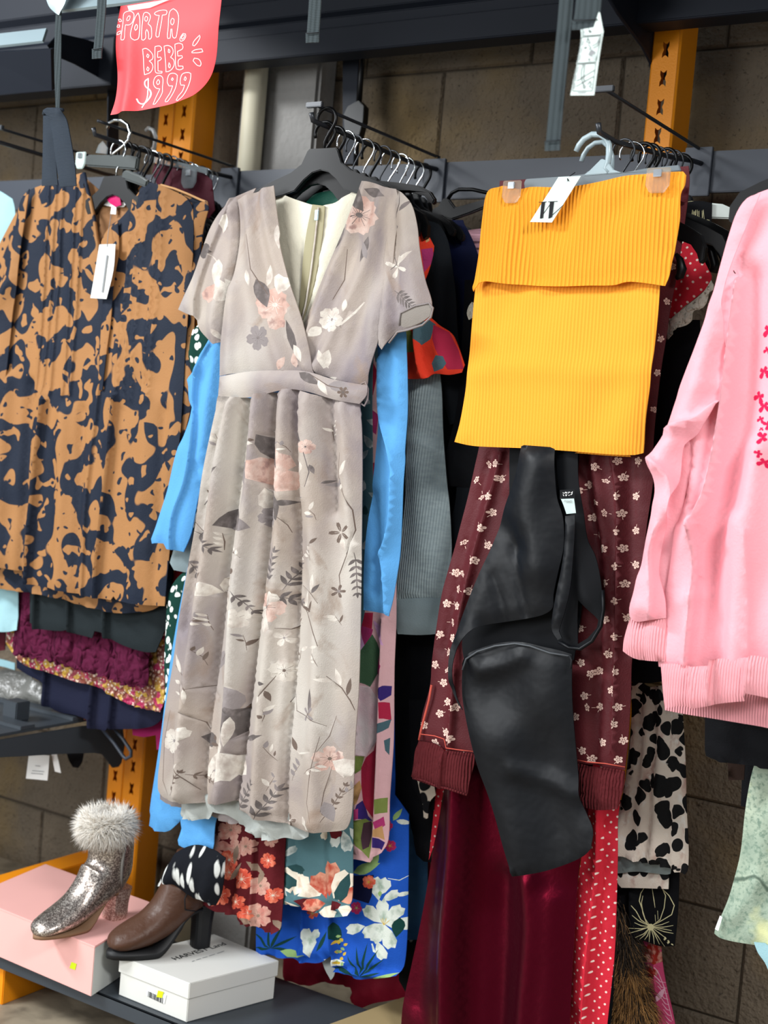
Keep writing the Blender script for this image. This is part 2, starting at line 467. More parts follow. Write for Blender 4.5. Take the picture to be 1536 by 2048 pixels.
struct(box('floor', (-6.2, -3.2, -.05), (2.6, 2.6, 0), M_floor, bev=0))
# grey rendered pier and cream pipe on the wall behind the left uprights
struct(box('trim_1', (-2.02, 2.435, 0), (-1.80, 2.503, 3.4), M_plaster, bev=.008))
o = tube('trim_2', [(-1.952, 2.405, 0), (-1.952, 2.405, 3.4)], .026, M_cream, n=20); struct(o)

M_orange = mat('orange_powder_coat', 'f0930f', rough=.42, spec=.4, vary=.05, bump=[(('noise', dict(scale=300, thr=.5, soft=.5)), .0002)])
M_dark = mat('charcoal_steel', '1c212b', rough=.55, spec=.25, vary=.06)
M_rail = mat('slate_steel', '353b46', rough=.45, spec=.5, vary=.05)
M_black = mat('black_plastic', '08090b', rough=.38, spec=.3, vary=.04)
M_blackmetal = mat('black_wire', '2c3036', rough=.35, spec=.6, metal=.2, vary=0)
M_chrome = mat('chrome_wire', 'cfd3d6', rough=.16, metal=1., vary=0)
M_steelstrip = mat('pale_steel', 'a9bdc4', rough=.3, metal=.3, spec=.5, vary=.05)

# ---- orange slotted uprights
def upright(name, label, x0, x1, yf, depth, zt=2.35, side=True, slot0=.02, group=None):
    """front face with butterfly slots, return flange on the right side"""
    root = thing(name, label, 'rack upright', ((x0 + x1) / 2, yf + depth / 2, 0), group)
    vs, fs = [], []
    zs = []; pitch = .052; z = slot0; cx = (x0 + x1) / 2; hw = .0062; hh = .0150
    th = .003
    cells = []
    ring = lambda zc: [(cx - hw, zc - hh), (cx - hw * .25, zc - hh * .72), (cx + hw * .25, zc - hh * .72), (cx + hw, zc - hh), (cx + hw, zc - hh * .45), (cx + hw * .55, zc),
                       (cx + hw, zc + hh * .45), (cx + hw, zc + hh), (cx + hw * .25, zc + hh * .72), (cx - hw * .25, zc + hh * .72), (cx - hw, zc + hh), (cx - hw, zc + hh * .45), (cx - hw * .55, zc), (cx - hw, zc - hh * .45)]
    z = 0
    while z < zt:
        zc = z + pitch / 2; r = ring(zc); outer = [(x0, z), (x1, z), (x1, z + pitch), (x0, z + pitch)]
        tr = tessellate_polygon([[Vector((a, b, 0)) for a, b in outer], [Vector((a, b, 0)) for a, b in r]])
        allp = outer + r; b = len(vs); vs += [(p[0], yf, p[1]) for p in allp]; fs += [[b + i for i in t] for t in tr]
        b2 = len(vs); vs += [(p[0], yf + th, p[1]) for p in r]
        n = len(r)
        fs += [[b + 4 + i, b + 4 + (i + 1) % n, b2 + (i + 1) % n, b2 + i] for i in range(n)]
        z += pitch
    o = link_mesh('slotted_face', vs, fs, M_orange, root, smooth=False); fixn(o)
    prof = [(x1, yf), (x1 + .004, yf + .004), (x1 + .004, yf + depth), (x1 - .012, yf + depth), (x1 - .012, yf + depth - .003), (x1 + .001, yf + depth - .003), (x1 + .001, yf + .003), (x1, yf + .003)]
    slab('side_flange', prof, 0, zt, M_orange, root, plane='xy', bev=.0006)
    prof = [(x0, yf), (x0, yf + .003), (x0 - .001, yf + .003), (x0 - .001, yf + depth * .8), (x0 - .004, yf + depth * .8), (x0 - .004, yf + .004)]
    slab('side_flange', prof, 0, zt, M_orange, root, plane='xy', bev=.0006)
    slab('foot_plate', [(x0 - .03, yf - .02), (x1 + .03, yf - .02), (x1 + .03, yf + depth + .02), (x0 - .03, yf + depth + .02)], .0, .006, M_orange, root, plane='xy')
    return root
_p = P(388, 250, 2.28); upright('rack_upright', 'orange slotted rack upright beside the cream pipe, nearer of the left pair', -2.130, -2.078, 2.345, .075)
upright('rack_upright', 'orange slotted rack upright set behind and left of the nearer one, by the boots', -2.230, -2.186, 2.40, .06)
_x = P(1322, 230, 2.36)
upright('rack_upright', 'orange slotted rack upright under the dark bracket, right side above the yellow skirt', _x.x - .027, _x.x + .021, 2.36, .08, zt=1.98 + .03)
# ---- rail along the wall
def rail():
    root = thing('hanging_rail', 'slate grey flat steel rail along the block wall carrying the hanger arms', 'rail', (-1.6, 2.36, H + .50))
    z0, z1 = H + .487, H + .560
    prof = [(2.330, z0), (2.330, z1), (2.342, z1), (2.342, z0)]
    slab('bar', prof, -4.2, 0.9, M_rail, root, plane='yz', bev=.0015)
    for x in (-3.1, .1):
        box('end_hook', (x - .02, 2.326, z0 - .01), (x + .02, 2.344, z1 + .01), M_rail, root)
rail()
# ---- upper shelf: profiled beam, deck, brackets
def beam(name, label, x0, x1, yb, zb, hgt, yend=1.5):
    root = thing(name, label, 'shelf', ((x0 + x1) / 2, yb, zb))
    y = yb
    prof = [(y, zb), (y - .004, zb + .002), (y - .004, zb + hgt * .30), (y + .012, zb + hgt * .34), (y + .012, zb + hgt * .46), (y - .004, zb + hgt * .50),
            (y - .004, zb + hgt * .72), (y + .01, zb + hgt * .76), (y + .01, zb + hgt), (y + .05, zb + hgt), (y + .05, zb)]
    slab('beam', prof, x0, x1, M_dark, root, plane='yz', bev=.0015)
    vs, fs = [], []
    # corrugated deck above, running towards the viewer
    pr = []; yy = yb + .05; k = 0
    while yy > yend:
        dz = 0 if k % 2 else .012
        pr += [(yy, zb + hgt + dz), (yy - .03, zb + hgt + dz)]; yy -= .04; k += 1
    n = len(pr)
    vs = [(x0, a, b) for a, b in pr] + [(x1, a, b) for a, b in pr]; vs += [(x, a, b + .004) for (x, a, b) in vs]
    fs = [[i, i + 1, n + i + 1, n + i] for i in range(n - 1)] + [[2 * n + i, 2 * n + n + i, 2 * n + n + i + 1, 2 * n + i + 1] for i in range(n - 1)]
    link_mesh('deck', vs, fs, M_dark, root, smooth=False)
    box('front_lip', (x0, yend - .03, zb + hgt - .03), (x1, yend, zb + hgt + .03), M_dark, root)
    return root
sh = beam('upper_shelf', 'dark steel upper shelf with ribbed beam across the top of the wall', -2.14, .9, 2.285, H + .780, .17)
sh2 = beam('upper_shelf', 'dark steel upper shelf of the left bay with pale edge strip, beside the red sign', -3.6, -2.15, 2.16, H + .715, .34, yend=2.0)
def quadpanel(name, p4, m, parent=None, t=.006, lab=None):
    """thin solid plate from four world corners"""
    p4 = [Vector(p) for p in p4]; nn = (p4[1] - p4[0]).cross(p4[3] - p4[0]).normalized() * t
    vs = p4 + [p + nn for p in p4]; n = 4
    fs = [[0, 1, 2, 3], [7, 6, 5, 4]] + [[i, i + 4, (i + 1) % 4 + 4, (i + 1) % 4] for i in range(4)]
    o = fixn(link_mesh(name, vs, fs, m, parent, smooth=False)); 
    if lab: o['label'] = lab
    return o
# pale strips on the left shelf edges
quadpanel('edge_strip', [P(-40, 100, 1.95), P(88, 86, 1.95), P(96, 61, 1.97), P(-40, 76, 1.97)], M_steelstrip, sh2, lab='pale steel strip')
st = quadpanel('edge_strip', [P(122, 26, 1.80), P(330, 1, 1.80), P(330, -24, 1.82), P(134, -2, 1.82)], M_steelstrip, sh2, lab='pale steel strip')
quadpanel('front_face', [P(-40, 190, 2.0), P(110, 178, 2.0), P(108, 96, 1.955), P(-40, 104, 1.955)], M_dark, sh2, .01)

def xplate(name, pts, X, m, parent=None, t=.004, bev=.0008):
    q = [PX(u, v, X) for u, v in pts]
    return slab(name, [(p.y, p.z) for p in q], X, X - t, m, parent, plane='yz', bev=bev)
# right bracket in the plane of the post
bx = _x.x - .030
root = thing('shelf_bracket', 'dark curved shelf bracket hooked into the right orange upright', 'bracket', (bx, 2.3, H + .65))
xplate('bracket_plate', [(1195, -40), (1235, 25), (1262, 62), (1285, 92), (1301, 125), (1309, 158), (1318, 150), (1326, 161), (1333, 158), (1338, 120), (1342, 95), (1345, 60), (1350, 38), (1350, -60)], bx, M_dark, root)
tube('rolled_edge', [PX(u, v, bx - .002) for u, v in [(1195, -40), (1235, 25), (1262, 62), (1285, 92), (1301, 125), (1309, 158)]], .0035, M_dark, root)
root = thing('shelf_bracket', 'dark shelf bracket of the left bay, behind the hanging baby carrier strap', 'bracket', (-2.1, 2.3, H + .65))
xplate('bracket_plate', [(96, 90), (118, 66), (170, 78), (225, 96), (238, 110), (238, 330), (215, 330), (217, 168), (205, 158), (150, 128), (108, 110)], -2.19, M_dark, root)
# slim dark strut at the pier
slab('wall_strut', [(p.x, p.z) for p in (P(690, 90, 2.42), P(724, 90, 2.42), P(712, 330, 2.42), P(690, 330, 2.42))], 2.41, 2.43, M_dark)
tag(bpy.data.objects['wall_strut'], 'narrow dark steel strut on the block wall behind the floral dress hangers', 'strut')
_k = thing('baby_carrier_buckle', 'black plastic buckle hanging beside the wall strut, top centre', 'buckle', P(712, 240, 2.36))
slab('buckle_body', [(q.x, q.z) for q in [P(u, v, 2.36) for u, v in [(700, 215), (722, 203), (733, 215), (731, 245), (722, 278), (706, 280), (694, 262), (692, 232)]]], 2.35, 2.37, M_black, _k)
tube('buckle_strap', [P(727, 95, 2.35), P(722, 150, 2.355), P(718, 210, 2.36)], .006, M_black, _k)

# ---- display hooks
def arm(label, X, front_drop=0., y0=1.93, xw=None, t=True, dz=0):
    root = thing('waterfall_hook', label, 'display hook', (X, 2.345, H + .53), 'waterfall hooks on the rail')
    zb = H + .545 + dz; zt = H + .572 + dz
    pts = [(X + .022, 2.332, zb), (X + .012, 2.30, zb), (X, 2.24, zb - front_drop * .2), (X, y0 + .06, zb - front_drop), (X, y0 - .004, zb - front_drop), (X, y0 - .01, zb - front_drop + .012)]
    tube('hang_rod', pts, .0045, M_blackmetal, root)
    tube('label_wire', [(X + .018, 2.330, zb - .02), (X + .018, 2.331, zt), (X + .012, 2.325, zt), (X + .003, y0 + .02, zt), (X, y0, zt + .001)], .003, M_blackmetal, root)
    if t: box('label_tip', (X - .017, y0 - .006, zt - .004), (X + .017, y0 + .002, zt + .005), M_blackmetal, root, bev=.001)
    box('back_plate', (X - .012, 2.323, H + .480), (X + .038, 2.331, H + .566), M_rail, root, bev=.001)
    return root
A0, A1, A2, A3, A4 = -2.235, -1.953, -1.430, -.885, -.375
arm('black waterfall hook bar at the far left with empty label tip', A0)
arm('black waterfall hook bar carrying the navy and tan blouse hangers', A1, t=False)
arm('black waterfall hook bar carrying the grey floral dress hangers', A2)
arm('black waterfall hook bar carrying the yellow skirt hanger', A3, front_drop=.038, dz=-.008)
arm('black waterfall hook bar behind the pink sweatshirt', A4)

# ------------------------------------------------------------------ hangers
def half(pts): return pts + [(-x, z) for x, z in reversed(pts) if abs(x) > 1e-6]
def hook_pts(R=.021, zc=-.019):
    q = [(R * math.cos(math.radians(a)), R * math.sin(math.radians(a)) + zc) for a in range(205, -46, -14)]
    q = q + [(.004, zc - R * 1.55), (0, zc - R * 1.95), (0, -.078)]
    return [(x, 0, z) for x, z in q]
def hanger_proto(kind):
    body = bpy.data.meshes.new('hanger_body'); hook = bpy.data.meshes.new('hanger_hook')
    if kind == 'clip': R = .022
    else: R = .020
    vs, fs = tube_data(hook_pts(R), {'wire': .0017, 'chrome': .0017, 'plastic': .0030, 'clip': .0046}[kind], 8)
    hook.from_pydata(vs, [], fs)
    if kind == 'clip':
        prof = half([(0, -.058), (.006, -.06), (.02, -.081), (.155, -.081), (.158, -.086), (.158, -.094), (.15, -.098), (0, -.098)])
    else:
        prof = half([(0, -.070), (.033, -.070), (.038, -.074), (.050, -.096), (.075, -.110), (.12, -.124), (.160, -.138), (.192, -.152), (.206, -.172), (.206, -.192), (.198, -.197), (.190, -.182), (.175, -.168), (.13, -.156), (.09, -.150), (.062, -.143), (.04, -.124), (.02, -.112), (0, -.108)])
    hy = .006 if kind != 'clip' else .004
    vs, fs = prism(prof, -hy, hy); body.from_pydata(vs, [], fs)
    for me in (body, hook):
        bm = bmesh.new(); bm.from_mesh(me); bmesh.ops.recalc_face_normals(bm, faces=bm.faces)
        if me is body: 
            ed = [e for e in bm.edges if len(e.link_faces) == 2 and e.calc_face_angle(0) > .9]
            bmesh.ops.bevel(bm, geom=ed, offset=.0014, segments=2, affect='EDGES')
        bm.to_mesh(me); bm.free()
    hook.polygons.foreach_set('use_smooth', [True] * len(hook.polygons))
    return body, hook
M_clear = mat('clear_plastic', 'd6e6ea', rough=.18, spec=.5, trans=.55, alpha=.85, vary=0)
PRO = {k: hanger_proto(k) for k in ('wire', 'chrome', 'plastic', 'clip')}
PRO['wire'][1].materials.append(M_blackmetal); PRO['wire'][0].materials.append(M_black)
PRO['chrome'][1].materials.append(M_chrome); PRO['chrome'][0].materials.append(M_black)
PRO['plastic'][1].materials.append(M_black); PRO['plastic'][0].materials.append(M_black)
PRO['clip'][1].materials.append(M_clear); PRO['clip'][0].materials.append(M_clear)
def hanger(kind, X, Y, Z, label, group=None, yaw=0., wscale=1., tilt=0., cat='hanger'):
    r = bpy.data.objects.new('clothes_hanger', None); C.objects.link(r); r.location = (X, Y, Z); r.rotation_euler = (0, tilt, yaw); r.scale = (1, 1, 1)
    WL[r.name] = Vector((X, Y, Z)); r['label'] = label; r['category'] = cat
    if group: r['group'] = group
    b = bpy.data.objects.new('body', PRO[kind][0]); h = bpy.data.objects.new('hook', PRO[kind][1])
    for q in (b, h): C.objects.link(q); q.parent = r
    b.scale = (wscale, 1, 1)
    return r
ORD = ['second', 'third', 'fourth', 'fifth', 'sixth', 'seventh', 'eighth', 'ninth', 'tenth', 'eleventh', 'twelfth', 'thirteenth', 'fourteenth', 'fifteenth', 'sixteenth', 'seventeenth']
def row(X, ys, kinds, where, group, z=H + .5495, drop=0, seed=1, wsc=None):
    rs = random.Random(seed)
    for i, (y, k) in enumerate(zip(ys, kinds)):
        nm = {'wire': 'black hanger with dark wire hook', 'chrome': 'black hanger with shiny silver hook', 'plastic': 'all black plastic hanger'}[k]
        zz = z - drop * max(0, min(1, (2.24 - y) / .25))
        hanger(k, X + rs.uniform(-.004, .004), y, zz + rs.uniform(0, .002), '%s %s, %s' % (ORD[i], nm, where), group, yaw=rs.uniform(-.16, .16), tilt=rs.uniform(-.05, .05), wscale=(wsc[i] if wsc else rs.uniform(.72, .9)))
row(A1, [2.015 + .019 * i for i in range(16)], ['plastic', 'plastic', 'wire', 'plastic', 'chrome', 'wire', 'plastic', 'chrome', 'wire', 'plastic', 'wire', 'chrome', 'plastic', 'chrome', 'chrome'], 'behind the navy and tan blouse', 'hangers above the navy and tan blouse', seed=3)
row(A2, [1.965 + .031 * i for i in range(12)], ['plastic', 'plastic', 'chrome', 'wire', 'chrome', 'plastic', 'wire', 'chrome', 'chrome', 'chrome', 'chrome', 'plastic'], 'behind the grey floral dress', 'hangers behind the grey floral dress', seed=5)
row(A3, [2.03 + .036 * i for i in range(8)], ['wire', 'chrome', 'plastic', 'plastic', 'wire', 'plastic', 'wire', 'plastic'], 'behind the yellow skirt', 'hangers behind the yellow skirt', z=H + .5415, drop=.038, seed=8, wsc=[.8, .8, .78, .8, .72, .75, .7, .7])
# front hangers
hanger('plastic', P(665, 232, 1.945).x - .012, 1.945, H + .5695, 'black moulded plastic hanger holding the grey floral dress, frontmost on its arm', wscale=.86)
hanger('chrome', A1 - .005, 1.997, H + .5495, 'black hanger with silver hook holding the navy and tan blouse, frontmost on its arm', wscale=.80)
# ------------------------------------------------------------------ grey floral dress
CH = [(('noise', dict(scale=500, thr=.5, soft=.5)), .0003), (('noise', dict(scale=22, thr=.5, soft=.5, detail=3)), .0012)]
M_dress = fab('taupe_chiffon', 'a89b90', rough=.6, spec=.3, bump=CH, vary=.10, layers=[
    (('noise', dict(scale=6.5, thr=.52, soft=.13, detail=3, seed=5, dist=.25, dscale=4, an=(1, 1, .6))), '9a8f8b'),
    (('noise', dict(scale=8.0, thr=.60, soft=.09, detail=4, seed=9, dist=.3, dscale=5, an=(1, 1, .6))), '857b7e'),
    (('noise', dict(scale=5.0, thr=.60, soft=.10, detail=3, seed=14, an=(1, 1, .5))), 'c2bcb3'),
    (('noise', dict(scale=11.0, thr=.67, soft=.07, detail=5, seed=21, dist=.2)), '8f7b6c')])
M_pr_dark = fab('print_charcoal', '625b59', vary=.2, layers=[(('noise', dict(scale=50, thr=.58, soft=.1, detail=4)), '817876')])
M_pr_grey = fab('print_grey', '8b8382', vary=.25)
M_pr_white = fab('print_white', 'd2cbc1', vary=.12, layers=[(('noise', dict(scale=45, thr=.56, soft=.12, detail=4, seed=3)), 'b3a79e')])
M_pr_pink = fab('print_blush', 'bb9a8e', vary=.18, layers=[(('noise', dict(scale=40, thr=.54, soft=.12, detail=4)), 'd0bbb0'), (('noise', dict(scale=55, thr=.62, soft=.06, detail=4, seed=6)), '9c7f78')])
M_pr_line = fab('print_umber', '6a5c54', vary=.1)
M_lining = fab('ivory_lining', 'd8d3c0', rough=.5, spec=.35, vary=.04)
M_under = fab('sage_grey_slip', 'a9aeaa', rough=.55, spec=.35, vary=.05)
M_zip = mat('olive_zip', '9b9475', rough=.6)
DM = [M_dress, M_pr_dark, M_pr_grey, M_pr_white, M_pr_pink, M_pr_line]
Kd, Kg, Kw, Kp, Kl = 1, 2, 3, 4, 5
DY = 1.925
dress = thing('floral_dress', 'long taupe grey floral chiffon dress with V neck and short flutter sleeves', 'dress', P(640, 760, DY))
# --- lining at the back of the neck, zip
panel('lining', [(545, 372), (566, 388), (600, 402), (640, 412), (672, 405), (700, 388), (727, 364), (735, 420), (700, 520), (640, 640), (612, 690), (585, 640), (560, 520)], DY + .022, M_lining, dress, th=.002, res=.010,
      sp=dict(lines=[([(575, 395), (590, 500), (600, 640)], .008, .006), ([(600, 402), (612, 560)], .006, -.004), ([(690, 400), (650, 520), (625, 620)], .010, .006), ([(655, 410), (640, 520)], .007, .004)]))
zp = panel('zip_tape', [(625, 409), (650, 412), (645, 470), (634, 540), (620, 600), (606, 640), (598, 630), (603, 560), (611, 480)], DY + .014, M_zip, dress, th=.0015, r=.004, res=.008, lab='olive zip tape inside the back neck')
tube('zip_teeth', [P(u, v, DY + .010) for u, v in [(637, 415), (630, 480), (621, 550), (611, 610), (603, 640)]], .0016, M_pr_white, zp)
box('zip_slider', P(633, 430, DY + .008) - Vector((.004, .001, .009)), P(633, 430, DY + .008) + Vector((.004, .002, .009)), M_steelstrip, zp, bev=.001)
# --- bodice, right side (under) and left side (over)
mo = flower(724, 432, 40, 7, 20, Kp, Kd, wr=.75, k2=Kp) + leaf(690, 455, 60, 22, 120, Kd) + leaf(745, 475, 55, 18, 110, Kd) + leaf(700, 372, 60, 34, 60, Kd) + leaf(735, 380, 40, 20, 20, Kd)
mo += flower(668, 640, 26, 5, 10, Kw, Kg) + stroke([(655, 655), (690, 650), (716, 625), (732, 605)], 4, Kw) + leaf(646, 655, 30, 18, 140, Kw) + leaf(700, 600, 26, 12, 100, Kw) + leaf(640, 700, 44, 16, 60, Kw) + leaf(652, 738, 40, 20, -70, Kw)
mo += leaf(656, 790 - 28, 20, 10, -20, Kw) + stroke([(700, 500), (690, 560), (668, 600)], 2, Kl) + leaf(742, 520, 40, 14, 250, Kg)
panel('bodice_front', [(724, 362), (748, 366), (770, 374), (792, 378), (800, 420), (790, 480), (782, 560), (772, 620), (758, 680), (745, 725), (733, 778), (700, 772), (650, 752), (600, 746), (590, 700), (604, 664), (628, 600), (662, 520), (690, 452)], DY + .002, DM, dress, th=.010, r=.03, res=.008, motifs=mo,
      sp=dict(wr=.001, lines=[([(735, 370), (700, 470), (650, 590), (612, 690)], .008, .008), ([(750, 380), (722, 480), (675, 600), (625, 720)], .010, -.006), ([(765, 390), (745, 500), (700, 610), (640, 735)], .010, .007), ([(778, 400), (765, 520), (725, 640), (680, 745)], .012, -.005), ([(755, 640), (735, 745)], .012, .006), ([(700, 660), (690, 755)], .010, .004), ([(610, 690), (640, 745)], .008, .008)]))
mo = flower(552, 610, 34, 6, 15, Kp, Kw, wr=.85) + petal(560, 590, 40, 40, -70, Kw) + petal(545, 625, 38, 30, 60, Kp) + leaf(520, 560, 60, 26, 70, Kd) + flower(520, 676, 26, 5, 100, Kg, Kd, wr=.8) + leaf(545, 530, 44, 14, 100, Kw)
mo += leaf(555, 450, 50, 14, 80, Kw) + leaf(575, 640, 90, 22, 72, Kd) + leaf(590, 690, 40, 20, 60, Kw) + stroke([(500, 470), (510, 540), (540, 590)], 2, Kl) + leaf(592, 735, 30, 12, -100, Kp) + leaf(495, 540, 34, 14, 80, Kw) + leaf(560, 740, 30, 14, -60, Kp)
panel('bodice_front', [(547, 371), (553, 420), (562, 480), (578, 545), (596, 605), (612, 662), (622, 705), (630, 748), (600, 746), (560, 744), (500, 744), (440, 752), (441, 700), (446, 650), (452, 600), (470, 540), (478, 470), (476, 400), (510, 384)], DY - .010, DM, dress, th=.009, r=.03, res=.008, motifs=mo,
      sp=dict(wr=.001, lines=[([(530, 380), (545, 480), (575, 590), (612, 735)], .009, .007), ([(512, 388), (528, 500), (560, 620), (598, 740)], .010, -.006), ([(495, 395), (505, 500), (530, 620), (570, 742)], .012, .006), ([(482, 420), (490, 560), (505, 740)], .014, -.005), ([(465, 580), (462, 745)], .012, .006), ([(560, 480), (590, 590), (625, 740)], .006, .006)]))
# --- sleeves
mo = leaf(398, 500, 36, 32, 10, Kd) + stroke([(420, 505), (440, 520), (455, 540)], 2.4, Kw) + leaf(448, 520, 60, 24, 95, Kw) + petal(450, 560, 46, 40, 80, Kw) + petal(440, 570, 40, 30, 120, Kp) + petal(462, 560, 46, 26, 60, Kw) + leaf(462, 430, 40, 16, 100, Kw) + leaf(435, 660, 24, 10, 60, Kw)
panel('sleeve', [(512, 376), (478, 392), (452, 410), (425, 448), (405, 500), (385, 555), (368, 592), (356, 619), (375, 628), (393, 633), (397, 655), (414, 676), (432, 689), (446, 684), (455, 664), (462, 640), (472, 600), (482, 540), (486, 470), (492, 420)], DY + .006, DM, dress, th=.020, r=.05, res=.009, motifs=mo,
      sp=dict(wr=.0012, lines=[([(470, 400), (440, 480), (410, 560), (395, 632)], .010, .012, 1), ([(475, 420), (470, 520), (440, 620), (432, 685)], .012, .010), ([(455, 420), (425, 500), (385, 600)], .012, -.006), ([(478, 400), (468, 430)], .006, .006)]))
mo = stroke([(800, 385), (806, 410), (798, 430), (790, 450), (788, 480)], 2, Kd) + leaf(806, 425, 32, 8, -50, Kd) + leaf(790, 455, 12, 8, 0, Kd) + flower(798, 535, 24, 4, 20, Kw, None, wr=.35) + leaf(795, 530, 46, 10, -35, Kw) + stroke([(785, 540), (795, 528), (790, 515)], 2, Kd)
mo += frond(792, 582, 62, 38, Kd, n=7, ll=22, lw=7) + leaf(762, 600, 24, 12, 60, Kg)
panel('sleeve', [(760, 372), (785, 377), (808, 388), (825, 408), (836, 450), (842, 500), (852, 560), (864, 604), (863, 628), (846, 647), (820, 657), (795, 664), (778, 684), (768, 700), (757, 685), (752, 655), (760, 600), (770, 540), (776, 470), (770, 420)], DY + .006, DM, dress, th=.020, r=.05, res=.009, motifs=mo,
      sp=dict(wr=.001, lines=[([(782, 385), (790, 500), (800, 620)], .012, -.008), ([(812, 400), (830, 520), (845, 640)], .014, .008), ([(775, 480), (778, 600), (768, 695)], .012, .008)]))
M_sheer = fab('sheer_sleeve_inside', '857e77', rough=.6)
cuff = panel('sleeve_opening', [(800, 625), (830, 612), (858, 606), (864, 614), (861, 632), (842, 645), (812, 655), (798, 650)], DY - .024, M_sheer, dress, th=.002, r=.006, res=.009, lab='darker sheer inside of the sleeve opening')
tube('sleeve_hem', [P(u, v, DY - .026) for u, v in [(798, 652), (801, 626), (830, 612), (858, 606), (866, 616), (862, 634), (845, 650), (815, 660), (795, 664), (778, 686)]], .0018, M_pr_grey, dress)
# --- waistband
mo = leaf(600, 745, 50, 18, 30, Kd) + leaf(660, 770, 44, 22, 8, Kg) + leaf(640, 760, 36, 14, 60, Kw) + flower(690, 785, 12, 6, 0, Kl, Kd, wr=.5) + stroke([(625, 750), (660, 772), (700, 780)], 2, Kl)
panel('waistband', [(440, 753), (500, 743), (559, 741), (613, 743), (672, 760), (735, 771), (733, 790), (719, 808), (672, 800), (613, 783), (574, 779), (496, 795), (437, 792)], DY - .016, DM, dress, th=.007, r=.014, res=.008, motifs=mo, sp=dict(wr=.0006))
tube('belt_loop', [P(u, v, DY - .01) for u, v in [(722, 768), (731, 764), (736, 778), (735, 800), (729, 812), (721, 806)]], .0018, M_dress, dress)
# --- skirt
mo = []
mo += stroke([(452, 880), (440, 930), (436, 952), (424, 985), (405, 1010)], 2, Kd) + leaf(436, 950, 26, 7, -40, Kd) + leaf(440, 925, 26, 7, -110, Kd) + leaf(452, 880, 40, 9, 100, Kw)
mo += leaf(478, 935, 44, 42, 25, Kg) + leaf(500, 1030, 60, 46, 160, Kd) + leaf(486, 1045, 30, 26, 20, Kg) + petal(545, 960, 66, 58, -60, Kp) + petal(540, 970, 56, 50, -110, Kp) + petal(545, 975, 60, 44, -20, Kp) + petal(535, 975, 44, 30, 80, Kw) + leaf(550, 985, 60, 32, 70, Kd) + leaf(565, 1007, 34, 12, -5, Kd) + leaf(530, 870, 80, 30, 60, Kd)
mo += flower(545, 1035, 22, 5, 30, Kg, Kd) + stroke([(565, 1025), (585, 1050), (590, 1065)], 1.6, Kl)
mo += stroke([(615, 865), (628, 905), (638, 945), (630, 975)], 1.8, Kd) + leaf(622, 925, 26, 16, 110, Kw) + flower(632, 895, 15, 5, 0, Kp, Kd) + leaf(638, 930, 20, 8, 70, Kd) + leaf(610, 955, 22, 12, 100, Kw) + leaf(653, 967, 18, 6, -20, Kd)
mo += stroke([(685, 905), (680, 950), (695, 990), (712, 1020), (716, 1060), (700, 1110), (685, 1150), (688, 1185)], 1.8, Kl) + leaf(684, 950, 34, 12, -60, Kw) + flower(688, 1065, 22, 5, 250, Kl, Kw, wr=.35) + leaf(690, 1075, 26, 12, 80, Kw) + flower(684, 1182, 14, 5, 0, Kl, Kg, wr=.4)
mo += frond(714, 1105, 80, 88, Kd, n=6, ll=20, lw=7)
mo += frond(388, 1062, 60, 35, Kd, n=6, ll=24, lw=8) + frond(372, 1112, 60, 62, Kd, n=5, ll=20, lw=7) + stroke([(388, 1040), (400, 1062), (425, 1060)], 1.5, Kl) + petal(443, 1185, 36, 30, 200, Kw) + petal(443, 1185, 34, 24, -60, Kw) + petal(445, 1185, 40, 22, 60, Kw)
mo += frond(540, 1170, 70, -70, Kd, n=5, ll=24, lw=9) + frond(575, 1180, 60, -60, Kd, n=5, ll=24, lw=8) + frond(560, 1190, 48, 15, Kd, n=4, ll=22, lw=9)
mo += flower(548, 1212, 32, 5, 80, Kw, Kd, wr=.9, k2=Kp) + petal(545, 1225, 40, 26, 95, Kw) + stroke([(562, 1255), (585, 1258), (610, 1245)], 1.5, Kl) + flower(575, 1275, 18, 4, 30, Kw, Kg, wr=.6)
mo += stroke([(605, 1200), (625, 1225), (645, 1260), (655, 1290)], 2.2, Kl) + leaf(618, 1218, 40, 10, -75, Kw) + leaf(628, 1225, 30, 9, -60, Kl) + leaf(610, 1212, 30, 7, 20, Kl) + leaf(655, 1290, 24, 6, 170, Kw)
mo += stroke([(612, 1170), (640, 1185), (655, 1205)], 2, Kl) + leaf(640, 1180, 34, 10, -80, Kw) + leaf(642, 1185, 24, 8, -50, Kd)
mo += flower(489, 1235, 20, 4, 60, Kw, Kl, wr=1) + petal(485, 1225, 30, 22, 80, Kw) + frond(482, 1180, 50, 55, Kd, n=4, ll=16, lw=7) + flower(476, 1145, 14, 3, 200, Kl, None)
mo += leaf(455, 1300, 40, 24, 110, Kg) + stroke([(465, 1275), (462, 1300), (450, 1320)], 1.6, Kl)
mo += flower(574, 1340, 24, 6, 20, Kw, Kl, wr=.85) + stroke([(560, 1350), (545, 1375), (530, 1395)], 2, Kl) + leaf(534, 1390, 20, 12, 130, Kw) + leaf(545, 1365, 20, 8, 185, Kd) + leaf(545, 1378, 24, 8, 75, Kl) + stroke([(590, 1365), (588, 1390), (578, 1405)], 2, Kl)
mo += stroke([(355, 1330), (375, 1350), (392, 1378)], 2.4, Kl) + leaf(368, 1345, 40, 9, -110, Kw) + leaf(378, 1352, 36, 9, -75, Kl) + leaf(390, 1375, 30, 7, 90, Kw) + stroke([(392, 1375), (425, 1372), (445, 1395)], 1.5, Kl)
mo += stroke([(666, 1350), (690, 1375), (705, 1400), (712, 1420)], 2.4, Kl) + leaf(688, 1370, 36, 10, -105, Kw) + leaf(675, 1360, 30, 8, 190, Kw) + leaf(700, 1390, 36, 9, -80, Kl)
